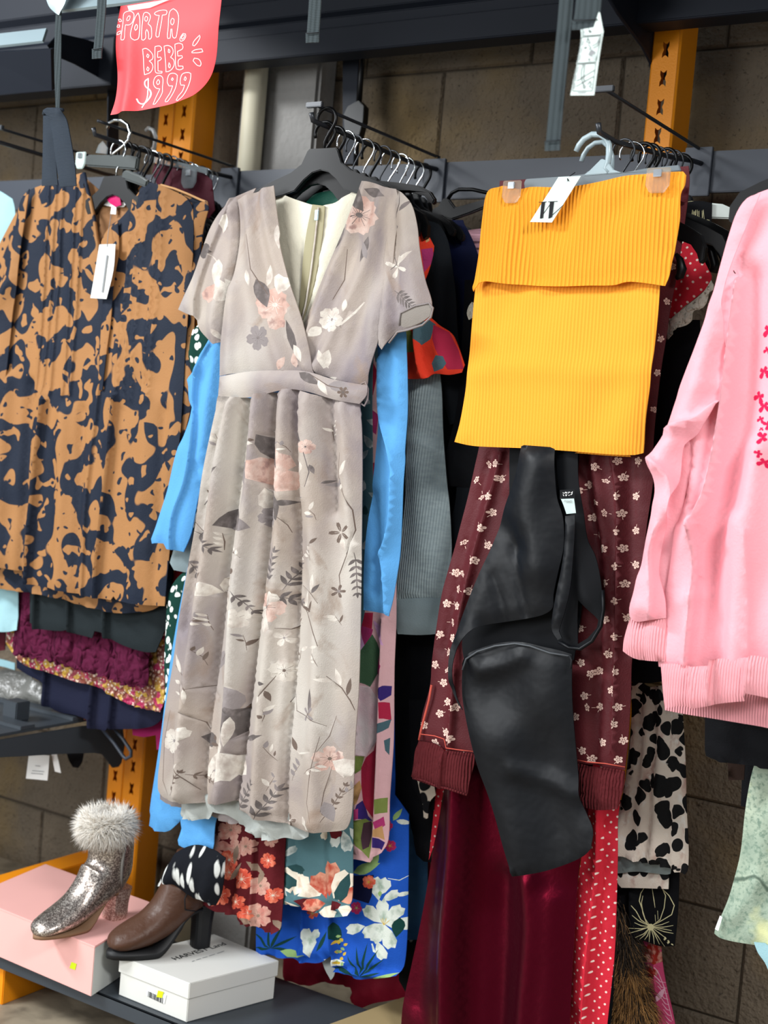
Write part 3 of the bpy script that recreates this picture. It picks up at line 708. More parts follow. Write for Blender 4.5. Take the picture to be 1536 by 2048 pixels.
mo += leaf(637, 1425, 52, 12, -90, Kd) + flower(632, 1425, 18, 4, 40, Kg, Kl, wr=.4) + stroke([(595, 1380), (600, 1420), (640, 1435), (665, 1450)], 1.4, Kl)
mo += leaf(470, 1370, 60, 40, 80, Kg) + stroke([(455, 1415), (480, 1425), (508, 1405)], 2.5, Kl) + petal(470, 1480, 70, 50, -80, Kd) + leaf(478, 1430, 60, 16, 100, Kw) + leaf(455, 1470, 44, 20, 90, Kw)
mo += petal(455, 1495, 66, 40, 85, Kw) + petal(450, 1500, 62, 34, 115, Kw) + petal(462, 1500, 60, 34, 60, Kw) + leaf(438, 1485, 36, 34, 200, Kd)
mo += leaf(495, 1478, 46, 12, -14, Kd) + stroke([(492, 1460), (497, 1490), (500, 1510)], 2, Kd)
mo += flower(356, 1480, 26, 5, 90, Kw, Kg, wr=.9) + petal(362, 1480, 40, 24, -40, Kw) + stroke([(345, 1420), (332, 1480), (330, 1560), (340, 1590)], 1.3, Kl) + stroke([(350, 1500), (375, 1540), (400, 1580)], 1.6, Kl) + stroke([(380, 1420), (410, 1445), (425, 1490)], 1.4, Kl)
mo += frond(345, 1590, 60, -55, Kl, n=5, ll=13, lw=6) + frond(385, 1545, 60, 20, Kl, n=6, ll=11, lw=4) + frond(475, 1625, 70, -58, Kd, n=5, ll=24, lw=9) + frond(516, 1640, 74, -55, Kd, n=5, ll=26, lw=10)
mo += flower(668, 1515, 26, 5, 200, Kp, Kl, wr=.8) + petal(672, 1520, 46, 38, 30, Kw) + stroke([(655, 1470), (640, 1540), (632, 1600), (640, 1640)], 1.4, Kl) + stroke([(672, 1530), (660, 1580), (655, 1620)], 1.5, Kl) + frond(655, 1640, 80, -60, Kl, n=6, ll=16, lw=7) + leaf(660, 1600, 44, 22, 70, Kg)
mo += stroke([(590, 1490), (605, 1505), (640, 1500)], 3, Kw) + leaf(600, 1500, 30, 10, -110, Kl) + flower(583, 1640, 14, 4, 0, Kl, Kw, wr=.5) + leaf(612, 1630, 34, 12, 60, Kw) + stroke([(650, 1500), (668, 1470), (680, 1430)], 1.4, Kl)
rs = random.Random(11)
for (u, v) in [(430, 900), (470, 985), (415, 1000), (500, 900), (590, 905), (665, 880), (600, 1010), (650, 1040), (690, 985), (450, 1100), (415, 1180), (500, 1115), (600, 1120), (640, 1120), (395, 1250), (430, 1260), (500, 1300), (600, 1270), (690, 1250), (370, 1400), (420, 1330), (540, 1440), (600, 1330), (655, 1330), (410, 1500), (560, 1520), (590, 1560), (690, 1590), (370, 1560), (540, 1580), (620, 1545), (425, 1560)]:
    a = rs.uniform(-140, -30); L = rs.uniform(22, 40); e = (u + L * math.cos(math.radians(a)), v + L * math.sin(math.radians(a)))
    mo += stroke([(u, v), ((u + e[0]) / 2 + rs.uniform(-4, 4), (v + e[1]) / 2), e], 1.2, Kl)
    for q in range(3):
        t_ = .3 + .3 * q; mo += leaf(u + (e[0] - u) * t_, v + (e[1] - v) * t_, rs.uniform(10, 20), rs.uniform(4, 8), a + rs.choice((-55, 50)), rs.choice((Kw, Kg, Kl, Kw)))
panel('skirt', [(437, 792), (496, 795), (574, 779), (613, 783), (672, 800), (719, 806), (724, 850), (725, 920), (724, 1020), (723, 1120), (721, 1250), (718, 1380), (711, 1480), (708, 1560), (704, 1625), (698, 1648), (688, 1660), (650, 1661), (612, 1660), (559, 1645), (520, 1636), (491, 1626), (472, 1614), (466, 1602), (430, 1608), (390, 1606), (352, 1604), (330, 1596), (317, 1576), (322, 1500), (330, 1420), (345, 1330), (357, 1240), (372, 1150), (388, 1060), (404, 950), (420, 870)],
      DY - .006, DM, dress, th=.010, r=.02, res=.0085, motifs=mo, sharp=60,
      sp=dict(seed=4, n=4, a=.002, a0=.2, gather=(.004, 30, .05), lines=[
          ([(478, 800), (452, 930), (432, 1080), (408, 1240), (385, 1400), (370, 1590)], .016, .026),
          ([(455, 800), (425, 930), (395, 1100), (370, 1260)], .010, -.016),
          ([(497, 800), (478, 950), (455, 1120), (435, 1300), (415, 1450), (405, 1600)], .009, -.024),
          ([(528, 790), (515, 950), (492, 1120), (480, 1250), (470, 1420), (448, 1600)], .016, .026),
          ([(552, 785), (545, 960), (540, 1060), (523, 1200), (508, 1330), (490, 1480), (470, 1614)], .006, -.034),
          ([(578, 785), (572, 960), (568, 1100), (552, 1250), (535, 1420), (520, 1630)], .015, .020),
          ([(600, 785), (602, 950), (598, 1150), (588, 1350), (575, 1500), (570, 1640)], .008, -.022),
          ([(628, 790), (632, 950), (645, 1120), (650, 1300), (640, 1500), (640, 1655)], .024, .024),
          ([(660, 800), (668, 900), (672, 1020)], .008, -.016), ([(690, 805), (700, 950), (708, 1100)], .010, .008), ([(612, 790), (616, 860), (622, 1000)], .006, .006)]))
# --- slip hems below the skirt
panel('underskirt', [(345, 1570), (358, 1600), (361, 1634), (385, 1640), (425, 1636), (432, 1622), (470, 1640), (500, 1664), (512, 1675), (545, 1681), (566, 1676), (600, 1680), (615, 1674), (620, 1640), (560, 1590)], DY + .014, M_under, dress, th=.004, r=.01, res=.009, lab='pale grey green slip hem',
      sp=dict(n=5, a=.008, a0=.8, seed=7))
panel('hem_lining', [(318, 1560), (322, 1598), (345, 1612), (400, 1622), (440, 1640), (470, 1648), (500, 1630), (470, 1590)], DY + .024, M_pr_grey, dress, th=.003, r=.01, res=.010, sp=dict(n=4, a=.004, a0=.8, seed=9))
# ------------------------------------------------------------------ garments behind the floral dress
def arm_loc(X, Y): return (X, Y, H + .45)
# light blue long-sleeved shirt dress
M_blue = fab('sky_blue_cotton', '5b9fd8', rough=.8, vary=.05)
g = thing('shirt_dress', 'plain sky blue long sleeved cotton dress behind the grey floral dress', 'dress', arm_loc(A2, 1.97), None)
def shape(pts): return pts
panel('body', [(560, 440), (700, 440), (735, 520), (712, 700), (712, 1000), (690, 1500), (500, 1560), (434, 1620), (428, 1700), (426, 1712), (395, 1706), (358, 1690), (362, 1636), (345, 1658), (320, 1664), (297, 1652), (303, 1600), (318, 1500), (345, 1300), (400, 1000), (440, 700), (480, 500)], 1.985, M_blue, g, th=.005, r=.02, res=.016, sp=dict(n=6, a=.006, seed=2))
panel('sleeve', [(470, 560), (445, 600), (432, 640), (420, 680), (400, 715), (388, 745), (378, 760), (380, 800), (388, 815), (378, 850), (352, 920), (338, 985), (320, 1040), (304, 1078), (306, 1087), (318, 1086), (330, 1087), (336, 1098), (350, 1100), (367, 1104), (385, 1060), (400, 980), (420, 900), (440, 800), (460, 700)], 1.962, M_blue, g, th=.010, r=.022, res=.009,
      sp=dict(wr=.0012, lines=[([(425, 690), (405, 730), (395, 800), (396, 850), (380, 960), (355, 1040), (348, 1098)], .012, .012, 1), ([(440, 700), (425, 780), (412, 880), (402, 960)], .010, .008), ([(430, 700), (400, 745), (382, 760)], .007, .006), ([(365, 900), (335, 1010), (318, 1080)], .016, .006), ([(398, 930), (400, 960), (410, 975)], .006, -.008)]))
panel('sleeve', [(745, 600), (770, 620), (800, 640), (812, 655), (815, 700), (817, 760), (817, 830), (814, 900), (810, 960), (806, 1040), (800, 1120), (790, 1190), (782, 1232), (772, 1228), (727, 1220), (728, 1150), (732, 1080), (741, 1000), (753, 900), (757, 800), (755, 700)], 1.962, M_blue, g, th=.010, r=.022, res=.009,
      sp=dict(wr=.0010, lines=[([(762, 720), (765, 830), (785, 900), (793, 960), (788, 1050), (778, 1090), (768, 1110), (775, 1150), (776, 1226)], .014, .012, -1), ([(748, 990), (755, 1080), (760, 1140), (752, 1180)], .010, -.009), ([(800, 660), (805, 800), (806, 900)], .012, .006), ([(790, 960), (785, 1060), (770, 1105)], .006, .006), ([(752, 1138), (765, 1150), (778, 1158)], .003, .003)]))
# dark green ditsy dress (left edge and shoulder)
M_ditsy = fab('green_ditsy', '143b33', layers=[(('voro', dict(scale=58, thr=.40, soft=.03, dist=.02, seed=3)), 'e4ece6')])
g = thing('ditsy_dress', 'dark green dress with tiny white flowers, peeking out left of the grey floral dress', 'dress', arm_loc(A2, 2.0))
panel('body', [(520, 400), (600, 385), (680, 390), (705, 450), (700, 700), (700, 1100), (690, 1420), (480, 1500), (330, 1400), (327, 1330), (331, 1250), (335, 1190), (350, 1160), (372, 1140), (400, 900), (440, 600)], 2.002, [M_ditsy], g, th=.004, res=.016, sp=dict(n=6, a=.005, seed=5))
panel('sleeve', [(455, 560), (405, 640), (385, 660), (376, 700), (378, 735), (388, 750), (430, 720), (470, 640)], 2.0, [M_ditsy], g, th=.010, res=.012, sp=dict(n=3, a=.004))
M_emer = fab('emerald_satin', '0c5a48', rough=.5, spec=.3)
panel('neck_facing', [(600, 405), (640, 385), (700, 380), (712, 392), (690, 410), (650, 422)], 1.992, M_emer, g, th=.002, lab='plain emerald green inside of the neck')
M_red = fab('deep_red_jersey', '8e1622', rough=.8)
o = panel('red_top', [(420, 520), (600, 470), (600, 1100), (480, 1180), (352, 1230), (335, 1225), (338, 1180), (352, 1130), (370, 1000)], 2.045, M_red, None, th=.004, res=.02, sp=dict(n=4, a=.004)); tag(o, 'red garment edge showing between the blouse hem and the green ditsy dress', 'top')
# grey ribbed sweater
M_grey = fab('heather_grey_rib', '8b9a9e', rough=.9, vary=.12, layers=[(('noise', dict(scale=60, thr=.55, soft=.2, detail=4, an=(1, 1, 3))), '9caaad')], bump=[rib(.0052, -.03, .0007)])
M_greyc = fab('heather_grey_cuff', '7f8e92', rough=.9, vary=.08)
g = thing('ribbed_sweater', 'heather grey ribbed sweater with long hanging sleeve beside the sky blue sleeve', 'sweater', arm_loc(A2, 2.07))
panel('body', [(600, 430), (740, 430), (800, 520), (780, 900), (760, 1100), (700, 1140), (480, 1140), (400, 1090), (420, 800), (480, 520)], 2.082, M_grey, g, th=.005, res=.018)
panel('sleeve', [(790, 560), (830, 640), (868, 700), (882, 760), (886, 850), (893, 950), (900, 1020), (903, 1100), (900, 1198), (840, 1198), (792, 1200), (796, 1140), (803, 1080), (812, 960), (815, 830), (810, 700)], 2.064, M_grey, g, th=.011, r=.03, res=.010, sp=dict(wr=.001, lines=[([(830, 760), (838, 900), (850, 1100)], .02, .006), ([(815, 1185), (850, 1190), (895, 1190)], .006, .004)]))
panel('cuff', [(792, 1198), (840, 1196), (900, 1196), (893, 1230), (886, 1267), (840, 1270), (796, 1268), (790, 1235)], 2.062, M_greyc, g, th=.008, r=.015, res=.010, lab='plain darker grey cuff')
panel('cuff', [(388, 1060), (352, 1085), (340, 1125), (348, 1140), (372, 1145), (392, 1120)], 1.995, M_greyc, g, th=.006, r=.012, res=.010, lab='grey sleeve end on the left')
# burgundy dress with coral and blush flowers
M_burg = fab('burgundy_print_base', '5a1a20'); M_coral = fab('coral_petal', 'c9513e', layers=[(('noise', dict(scale=70, thr=.55, soft=.1, detail=3)), 'f08a6c')]); M_blush = fab('blush_petal', 'c79a8b', layers=[(('noise', dict(scale=80, thr=.55, soft=.12, detail=3)), 'b5756a')])
M_taupe = fab('taupe_leaf', '8a7565'); M_cream = fab('cream_petal', 'e9dfcd', layers=[(('noise', dict(scale=60, thr=.6, soft=.1, detail=3)), 'd0b9a4')])
mo = []
for (u, v, r, k) in [(432, 1690, 24, 2), (470, 1700, 22, 2), (500, 1690, 20, 2), (458, 1720, 20, 1), (418, 1730, 24, 2), (492, 1755, 22, 1), (458, 1745, 16, 1), (525, 1770, 20, 2), (440, 1790, 22, 1), (480, 1800, 16, 1), (520, 1830, 26, 2), (498, 1825, 16, 1), (412, 1775, 18, 2), (540, 1720, 16, 1), (548, 1790, 16, 1), (462, 1660, 22, 2), (545, 1680, 14, 2)]:
    mo += flower(u, v, r, 5, u * 7 % 72, k, 3 if k == 2 else 4, wr=.85)
for (u, v, L, a) in [(460, 1760, 50, -50), (500, 1720, 44, 40), (475, 1690, 40, 100), (430, 1750, 36, 70), (545, 1840, 34, 50), (530, 1740, 30, 110), (480, 1835, 30, 20)]: mo += leaf(u, v, L, 12, a, 3)
g = panel('floral_skirt', [(540, 1450), (600, 1500), (575, 1600), (566, 1700), (561, 1800), (557, 1862), (545, 1868), (522, 1858), (510, 1850), (495, 1852), (478, 1846), (470, 1832), (430, 1820), (400, 1800), (395, 1795), (410, 1740), (420, 1690), (428, 1640), (450, 1450)], 2.012, [M_burg, M_coral, M_blush, M_taupe, M_cream], None, th=.006, r=.015, res=.010, motifs=mo, sp=dict(n=3, a=.008, a0=.8, seed=3, lines=[([(515, 1640), (508, 1860)], .006, .014, 1)]))
tag(g, 'burgundy skirt with coral and blush flowers hanging below the grey dress hem', 'skirt')
# teal dress with large cream and rose flowers
M_teal = fab('dusty_teal', '50737a', rough=.75); M_dkleaf = fab('dark_teal_leaf', '2a4a4c'); M_rose = fab('rose_petal', 'b5503f', layers=[(('noise', dict(scale=50, thr=.52, soft=.1, detail=3)), 'd99a80')])
M_wleaf = fab('white_grey_petal', 'c9d0cb', layers=[(('noise', dict(scale=60, thr=.56, soft=.1, detail=3)), '8a9a98')])
mo = []
for (u, v, L, wd, a, k) in [(585, 1785, 56, 40, -100, 2), (590, 1790, 50, 34, -60, 2), (600, 1790, 48, 30, -20, 2), (580, 1790, 44, 32, -140, 5), (590, 1800, 50, 30, 20, 3), (575, 1800, 40, 26, 60, 2), (600, 1812, 34, 24, 90, 3),
                           (665, 1790, 70, 34, -88, 4), (660, 1795, 56, 36, -120, 4), (672, 1795, 60, 40, -62, 2), (680, 1800, 40, 34, -20, 4), (655, 1805, 50, 28, 170, 4), (668, 1808, 34, 30, 120, 2), (680, 1812, 36, 28, 30, 2), (668, 1800, 20, 20, 60, 3),
                           (570, 1740, 40, 24, 60, 1), (580, 1730, 36, 18, 20, 1), (700, 1745, 60, 24, 110, 1), (690, 1660, 44, 20, 80, 5), (678, 1650, 44, 18, 95, 5), (700, 1655, 36, 16, 60, 5), (655, 1655, 26, 16, 110, 2), (668, 1650, 28, 22, 60, 3), (590, 1830, 50, 22, 80, 5), (575, 1690, 34, 12, 130, 1), (572, 1712, 30, 14, -40, 5)]:
    mo += petal(u, v, L, wd, a, k)
# strip beside the dress
for (u, v, L, wd, a, k) in [(735, 840, 26, 16, 20, 5), (730, 870, 30, 14, 60, 5), (738, 900, 24, 12, 130, 5), (728, 790, 22, 10, 60, 5), (730, 960, 22, 14, 100, 5), (738, 985, 24, 12, 30, 5), (732, 1010, 20, 12, 90, 1), (736, 1050, 22, 12, 60, 1), (734, 1080, 20, 12, 100, 5), (730, 1130, 22, 10, 60, 5)]:
    mo += petal(u, v, L, wd, a, k)
g = panel('floral_skirt', [(600, 420), (720, 420), (775, 560), (765, 640), (748, 700), (744, 800), (745, 900), (744, 1100), (730, 1215), (712, 1300), (706, 1500), (705, 1700), (704, 1790), (698, 1830), (660, 1834), (620, 1822), (590, 1812), (564, 1806), (558, 1700), (550, 1500), (500, 1100), (520, 700)], 2.032, [M_teal, M_dkleaf, M_cream, M_burg, M_rose, M_wleaf], None, th=.006, r=.015, res=.012, motifs=mo, sp=dict(n=3, a=.006, a0=.3, seed=8))
g.name = 'floral_dress'; tag(g, 'dusty teal dress with a hem of large cream and rose flowers', 'dress')
# pink large print dress with red and orange sleeve
M_pk = fab('pale_pink_print', 'dcb0b4'); M_mag = fab('magenta_patch', 'b13a72'); M_crim = fab('crimson_patch', 'b02a48'); M_lf = fab('leaf_green', '4a6a4e'); M_olive = fab('olive_patch', '7b8a48'); M_orng = fab('orange_red_patch', 'e2402a'); M_viol = fab('violet_patch', '3a2a72'); M_slate = fab('slate_patch', '4b6670'); M_plum = fab('plum_patch', '4c3440'); M_tan = fab('tan_patch', 'c79a68'); M_pwhite = fab('white_rose_patch', 'e9dcdc', layers=[(('noise', dict(scale=25, thr=.5, soft=.2, detail=3)), 'e3bcc4')]); M_lil = fab('lilac_patch', 'd7a6d2')
PK = [M_pk, M_mag, M_crim, M_lf, M_olive, M_viol, M_plum, M_tan, M_pwhite, M_lil, M_slate, M_orng]
g = thing('print_dress', 'large print dress in pink, red and green with short red orange sleeve', 'dress', arm_loc(A2, 2.05))
mo = [([(724, 1225), (750, 1225), (748, 1258), (735, 1262), (722, 1250)], 2), ([(722, 1250), (750, 1258), (742, 1300), (730, 1290)], 1), ([(720, 1256), (732, 1290), (725, 1320), (715, 1310)], 9), ([(750, 1240), (770, 1250), (775, 1290), (762, 1275)], 9)]
mo += [([(749, 1268), (758, 1284), (769, 1298), (768, 1325), (762, 1345), (745, 1373), (733, 1368), (722, 1365), (720, 1330), (724, 1300)], 3), ([(765, 1310), (772, 1330), (768, 1350), (760, 1345)], 1)]
mo += [([(718, 1370), (745, 1373), (760, 1395), (764, 1430), (760, 1480), (735, 1512), (708, 1508), (712, 1440)], 8), ([(764, 1378), (772, 1370), (785, 1372), (784, 1390), (770, 1400)], 5), ([(768, 1402), (782, 1405), (784, 1440), (768, 1435)], 2), ([(764, 1445), (784, 1438), (780, 1455), (764, 1465)], 10), ([(772, 1480), (782, 1475), (780, 1510), (774, 1500)], 10)]
mo += [([(712, 1510), (732, 1512), (724, 1540), (708, 1550)], 4), ([(762, 1480), (752, 1500), (735, 1514), (725, 1535), (725, 1570), (730, 1610), (752, 1635), (758, 1560)], 2), ([(708, 1575), (722, 1560), (726, 1575), (718, 1605), (708, 1612)], 7), ([(718, 1608), (728, 1600), (742, 1630), (754, 1640), (740, 1640), (710, 1635)], 5), ([(710, 1618), (720, 1616), (720, 1636), (710, 1640)], 1)]
mo += [([(708, 1642), (735, 1636), (755, 1645), (752, 1690), (742, 1716), (728, 1700), (715, 1690), (706, 1680)], 4), ([(730, 1645), (748, 1640), (752, 1665), (742, 1692), (730, 1698), (724, 1675)], 6), ([(760, 1595), (776, 1595), (775, 1625), (760, 1625)], 4), ([(758, 1640), (770, 1632), (772, 1650), (760, 1660)], 1), ([(758, 1655), (768, 1650), (770, 1680), (756, 1668)], 7), ([(755, 1668), (770, 1685), (764, 1700), (755, 1690)], 5)]
mo += [([(738, 735), (750, 725), (758, 745), (750, 790), (738, 800)], 2), ([(748, 820), (760, 830), (755, 870), (744, 860)], 1), ([(750, 700), (765, 690), (766, 720), (754, 725)], 10), ([(740, 930), (752, 925), (750, 960), (740, 960)], 2)]
panel('body', [(640, 430), (760, 440), (800, 520), (790, 700), (790, 1000), (792, 1230), (788, 1340), (786, 1480), (778, 1600), (775, 1680), (764, 1705), (752, 1712), (742, 1724), (706, 1718), (700, 1600), (690, 1400), (680, 1000), (690, 700), (640, 560)], 2.05, PK, g, th=.007, r=.015, res=.011, motifs=mo, sp=dict(lines=[([(775, 1235), (768, 1400), (762, 1560), (755, 1710)], .010, .012, 1)], n=3, a=.003))
mo = [([(818, 660), (832, 664), (838, 690), (836, 706), (816, 705)], 4), ([(838, 650), (860, 640), (875, 650), (868, 680), (850, 692), (840, 680)], 10), ([(870, 650), (900, 665), (918, 700), (928, 738), (900, 740), (880, 700), (872, 680)], 2), ([(868, 728), (880, 712), (894, 714), (899, 728), (892, 738), (870, 744)], 10)]
panel('sleeve', [(760, 560), (800, 620), (830, 638), (860, 634), (880, 650), (905, 668), (918, 695), (930, 730), (924, 745), (900, 750), (868, 748), (852, 758), (842, 758), (817, 758), (812, 720), (800, 690), (775, 640)], 2.034, [M_orng] + PK[1:], g, th=.016, r=.04, res=.010, motifs=mo, sp=dict(lines=[([(838, 650), (842, 700), (850, 756)], .008, .014, 1), ([(880, 660), (890, 740)], .014, .006)]))
mo = [([(852, 472), (858, 468), (860, 482), (854, 486)], 7), ([(846, 500), (866, 496), (868, 520), (850, 545)], 1)]
panel('shoulder', [(800, 430), (838, 448), (856, 470), (868, 492), (866, 510), (858, 540), (850, 560), (830, 600), (800, 560)], 2.048, [M_orng] + PK[1:], g, th=.010, r=.03, res=.010, motifs=mo)
# blue dress with white lilies
M_roy = fab('royal_blue_crepe', '1b4fae', rough=.75); M_lily = fab('lily_white', 'd5dcd2', layers=[(('noise', dict(scale=50, thr=.58, soft=.1, detail=3)), '97aa9a')]); M_dg = fab('dark_green_leaf', '123a35'); M_lg = fab('bright_leaf', '8fb070'); M_yel = fab('stamen_yellow', 'c9a83a'); M_nv = fab('midnight_patch', '0b1030'); M_pat = fab('hot_pink_sprig', 'a8285a')
BL = [M_roy, M_lily, M_dg, M_lg, M_yel, M_nv, M_pat, M_coral]
mo = []
for (L, a) in [(52, -140), (48, -95), (46, -45), (52, 5), (54, 75), (48, 150), (44, 120)]: mo += petal(772, 1845, L, 26, a, 1)
mo += petal(735, 1850, 42, 22, 165, 1) + petal(758, 1880, 40, 22, 70, 1) + stroke([(748, 1885), (752, 1900), (764, 1906)], 5, 1) + petal(762, 1800, 50, 26, -100, 1) + petal(768, 1800, 36, 18, -30, 1) + petal(760, 1790, 40, 26, -60, 1) + leaf(764, 1780, 12, 8, 90, 3)
for a in (-100, -70, -40, -120): mo += stroke([(772, 1848), (772 + 14 * math.cos(math.radians(a)), 1848 + 14 * math.sin(math.radians(a)))], 2.4, 4)
for (u, v, L, a) in [(722, 1950, 60, -95), (722, 1950, 70, -75), (724, 1950, 66, -55), (722, 1952, 50, -120), (724, 1950, 60, -35), (722, 1952, 70, 200), (722, 1952, 40, -10)]: mo += leaf(u, v, L, 5, a, 2)
for (u, v, L, a) in [(545, 1895, 52, -60), (545, 1895, 44, -95), (545, 1895, 56, -25), (545, 1895, 36, 180), (545, 1895, 48, -140), (545, 1895, 44, 10)]: mo += leaf(u, v, L, 6, a, 2)
mo += leaf(560, 1902, 56, 13, 6, 3) + leaf(740, 1960, 60, 9, -14, 3) + leaf(800, 1835, 40, 22, 100, 2) + leaf(675, 1840, 50, 18, 80, 2) + leaf(640, 1900, 50, 10, -60, 2)
mo += petal(620, 1915, 44, 26, -85, 1) + petal(618, 1880, 30, 18, -40, 1) + petal(618, 1895, 40, 16, -95, 1) + petal(650, 1918, 44, 14, 10, 1)
for i in range(16): mo += leaf(678 + (i * 7) % 12, 1870 + i * 4, 9, 6, (i * 67) % 360, 3 if i % 3 == 0 else 4)
mo += [([(706, 1750), (752, 1748), (748, 1790), (742, 1805), (706, 1796)], 5)] + flower(742, 1762, 14, 5, 0, 7, 4) + flower(715, 1815, 13, 5, 10, 6, 3) + leaf(708, 1745, 60, 22, -20, 3) + leaf(742, 1735, 40, 20, -60, 3)
mo += flower(778, 1650, 12, 5, 0, 6, 3) + flower(784, 1690, 12, 5, 30, 6, 4) + leaf(790, 1640, 26, 10, -60, 3) + leaf(795, 1640, 26, 10, 20, 1) + stroke([(780, 1755), (800, 1760), (815, 1752)], 2, 1) + leaf(794, 1790, 26, 9, -8, 1) + flower(626, 1826, 12, 4, 20, 7, 3)
g = panel('lily_dress', [(640, 560), (760, 560), (780, 700), (782, 1000), (784, 1300), (788, 1590), (814, 1630), (814, 1700), (812, 1810), (810, 1880), (804, 1935), (795, 1950), (770, 1954), (745, 1958), (715, 1957), (690, 1948), (674, 1940), (670, 1915), (662, 1912), (640, 1925), (610, 1924), (608, 1922), (570, 1915), (540, 1912), (512, 1906), (513, 1860), (520, 1700), (520, 1400), (560, 900)], 2.085, BL, None, th=.007, r=.015, res=.0115, motifs=mo, sp=dict(n=3, a=.007, a0=.4, seed=12, lines=[([(672, 1700), (672, 1940)], .010, .014, 1), ([(610, 1800), (608, 1925)], .008, .012, 1)]))
tag(g, 'royal blue dress printed with white lilies and green leaves, hem above the shoe boxes', 'dress')
g = panel('white_drape', [(640, 1905), (668, 1908), (672, 1930), (668, 1952), (662, 1960), (650, 1938)], 2.11, M_under, None, th=.003, res=.012); tag(g, 'small pale grey pointed scarf tip hanging below the blue lily dress', 'scarf')
# black garments behind
M_blk = fab('black_crepe', '0d0e12', rough=.75, vary=.1); M_blk2 = fab('washed_black', '15191e', rough=.8); M_nav = fab('navy_velvet', '0a1130', rough=.7, sheen=.6, tint='2a3a70')
g = thing('black_dress', 'long black crepe dress with loose sleeve behind the grey sweater', 'dress', arm_loc(A2, 2.13))
panel('body', [(760, 420), (860, 430), (905, 560), (915, 800), (930, 1100), (900, 1300), (880, 1620), (862, 1725), (850, 1722), (838, 1716), (830, 1700), (822, 1640), (780, 1600), (790, 1270), (800, 900)], 2.135, M_blk, g, th=.008, res=.02, sp=dict(n=4, a=.006))
panel('sleeve', [(835, 430), (870, 440), (895, 480), (908, 560), (916, 660), (926, 760), (930, 840), (900, 850), (880, 760), (850, 640), (838, 540)], 2.10, M_blk2, g, th=.014, r=.04, res=.012, sp=dict(wr=.002, lines=[([(872, 470), (885, 600), (900, 800)], .015, .008)]))
panel('overlay', [(818, 1400), (870, 1400), (868, 1620), (850, 1612), (835, 1590), (825, 1560)], 2.105, M_blk, g, th=.004, res=.015)
g = thing('black_blouse', 'black blouse with wide cuffed sleeves left of the burgundy leggings', 'blouse', arm_loc(A3 - .14, 2.10))
panel('sleeve', [(930, 560), (990, 560), (1000, 900), (985, 990), (955, 984), (920, 974), (882, 972), (886, 930), (905, 860), (918, 780)], 2.082, M_blk, g, th=.010, r=.03, res=.012, sp=dict(wr=.001))
panel('hem', [(915, 960), (985, 940), (1000, 1000), (980, 1140), (915, 1124), (886, 1112), (884, 1104), (896, 1060), (910, 1010)], 2.085, M_blk2, g, th=.010, r=.03, res=.012)
g = panel('navy_velvet_top', [(880, 440), (925, 440), (952, 500), (962, 560), (968, 800), (940, 1000), (905, 1000), (900, 700), (885, 560)], 2.16, M_nav, None, th=.012, r=.04, res=.014, sp=dict(n=3, a=.008)); tag(g, 'dark navy velvet top with its shoulder below the hanger tips, left of yellow skirt', 'top')
M_pinkk = fab('dusty_pink_knit', 'c99aa6', bump=[rib(.012, 1.5708, .004)])
g = panel('pink_knit', [(925, 462), (980, 455), (1010, 480), (1010, 560), (975, 540), (945, 520), (930, 490)], 2.22, M_pinkk, None, th=.012, r=.02, res=.010, sp=dict(lines=[([(930, 480), (980, 482)], .006, .008), ([(935, 500), (985, 503)], .006, .008)])); tag(g, 'small dusty pink knit showing beside the upper left edge of the yellow skirt', 'sweater')
M_maroon = fab('maroon_velvet', '4a0f1c', rough=.6, sheen=.5, tint='a02040')
g = panel('maroon_dress', [(840, 600), (930, 600), (925, 900), (925, 1060), (905, 1200), (880, 1500), (830, 1500), (850, 900)], 2.185, M_maroon, None, th=.008, res=.018, sp=dict(n=3, a=.006)); tag(g, 'dark maroon velvet dress, narrow strip right of the grey ribbed sleeve', 'dress')
M_blue2 = fab('faded_blue_cotton', '4a7aa8')
g = panel('blue_garment', [(795, 1500), (850, 1500), (852, 1800), (846, 1860), (838, 1906), (822, 1912), (805, 1910), (800, 1800)], 2.225, M_blue2, None, th=.006, res=.014, sp=dict(n=2, a=.008, a0=.8)); tag(g, 'faded blue hem hanging between the lily dress and the red velvet dress', 'dress')
M_crims = fab('crimson_velvet', '7d1226', rough=.65, sheen=.5, tint='c03050')
g = panel('crimson_skirt', [(540, 1700), (860, 1700), (850, 1960), (830, 1990), (790, 2000), (745, 2008), (720, 2018), (704, 2004), (702, 1974), (660, 1966), (640, 1966), (615, 1972), (590, 1968), (563, 1955), (565, 1880)], 2.25, M_crims, None, th=.008, res=.015, sp=dict(n=7, a=.006, a0=.8, seed=5)); tag(g, 'crimson velvet skirt hem hanging lowest behind the blue lily dress', 'skirt')
M_bw = fab('black_white_tie_dye', '14161c', layers=[(('voro', dict(scale=24, thr=.34, soft=.05, dist=.04, seed=8, an=(2.4, 1, .7))), 'd6d8d4')])
g = panel('tie_dye_trousers', [(352, 1706), (388, 1690), (425, 1700), (450, 1716), (444, 1780), (428, 1812), (395, 1800), (375, 1786), (345, 1776), (315, 1772), (325, 1748), (342, 1722)], 1.965, M_bw, None, th=.03, r=.035, res=.012, sp=dict(n=3, a=.006, wr=.002)); tag(g, 'black trouser leg with white tie dye bands hanging above the brown boot', 'trousers')
g = panel('leopard_scarf', [(835, 1560), (868, 1568), (872, 1590), (862, 1600), (858, 1612), (856, 1636), (848, 1640), (846, 1612), (842, 1592)], 2.088, [fab('cream_leopard_scrap', 'd8cdbd', layers=[(('voro', dict(scale=34, thr=.4, soft=.03, dist=.02)), '17181b')])], None, th=.003, res=.010); tag(g, 'scrap of cream and black animal print scarf below the left legging cuff', 'scarf')
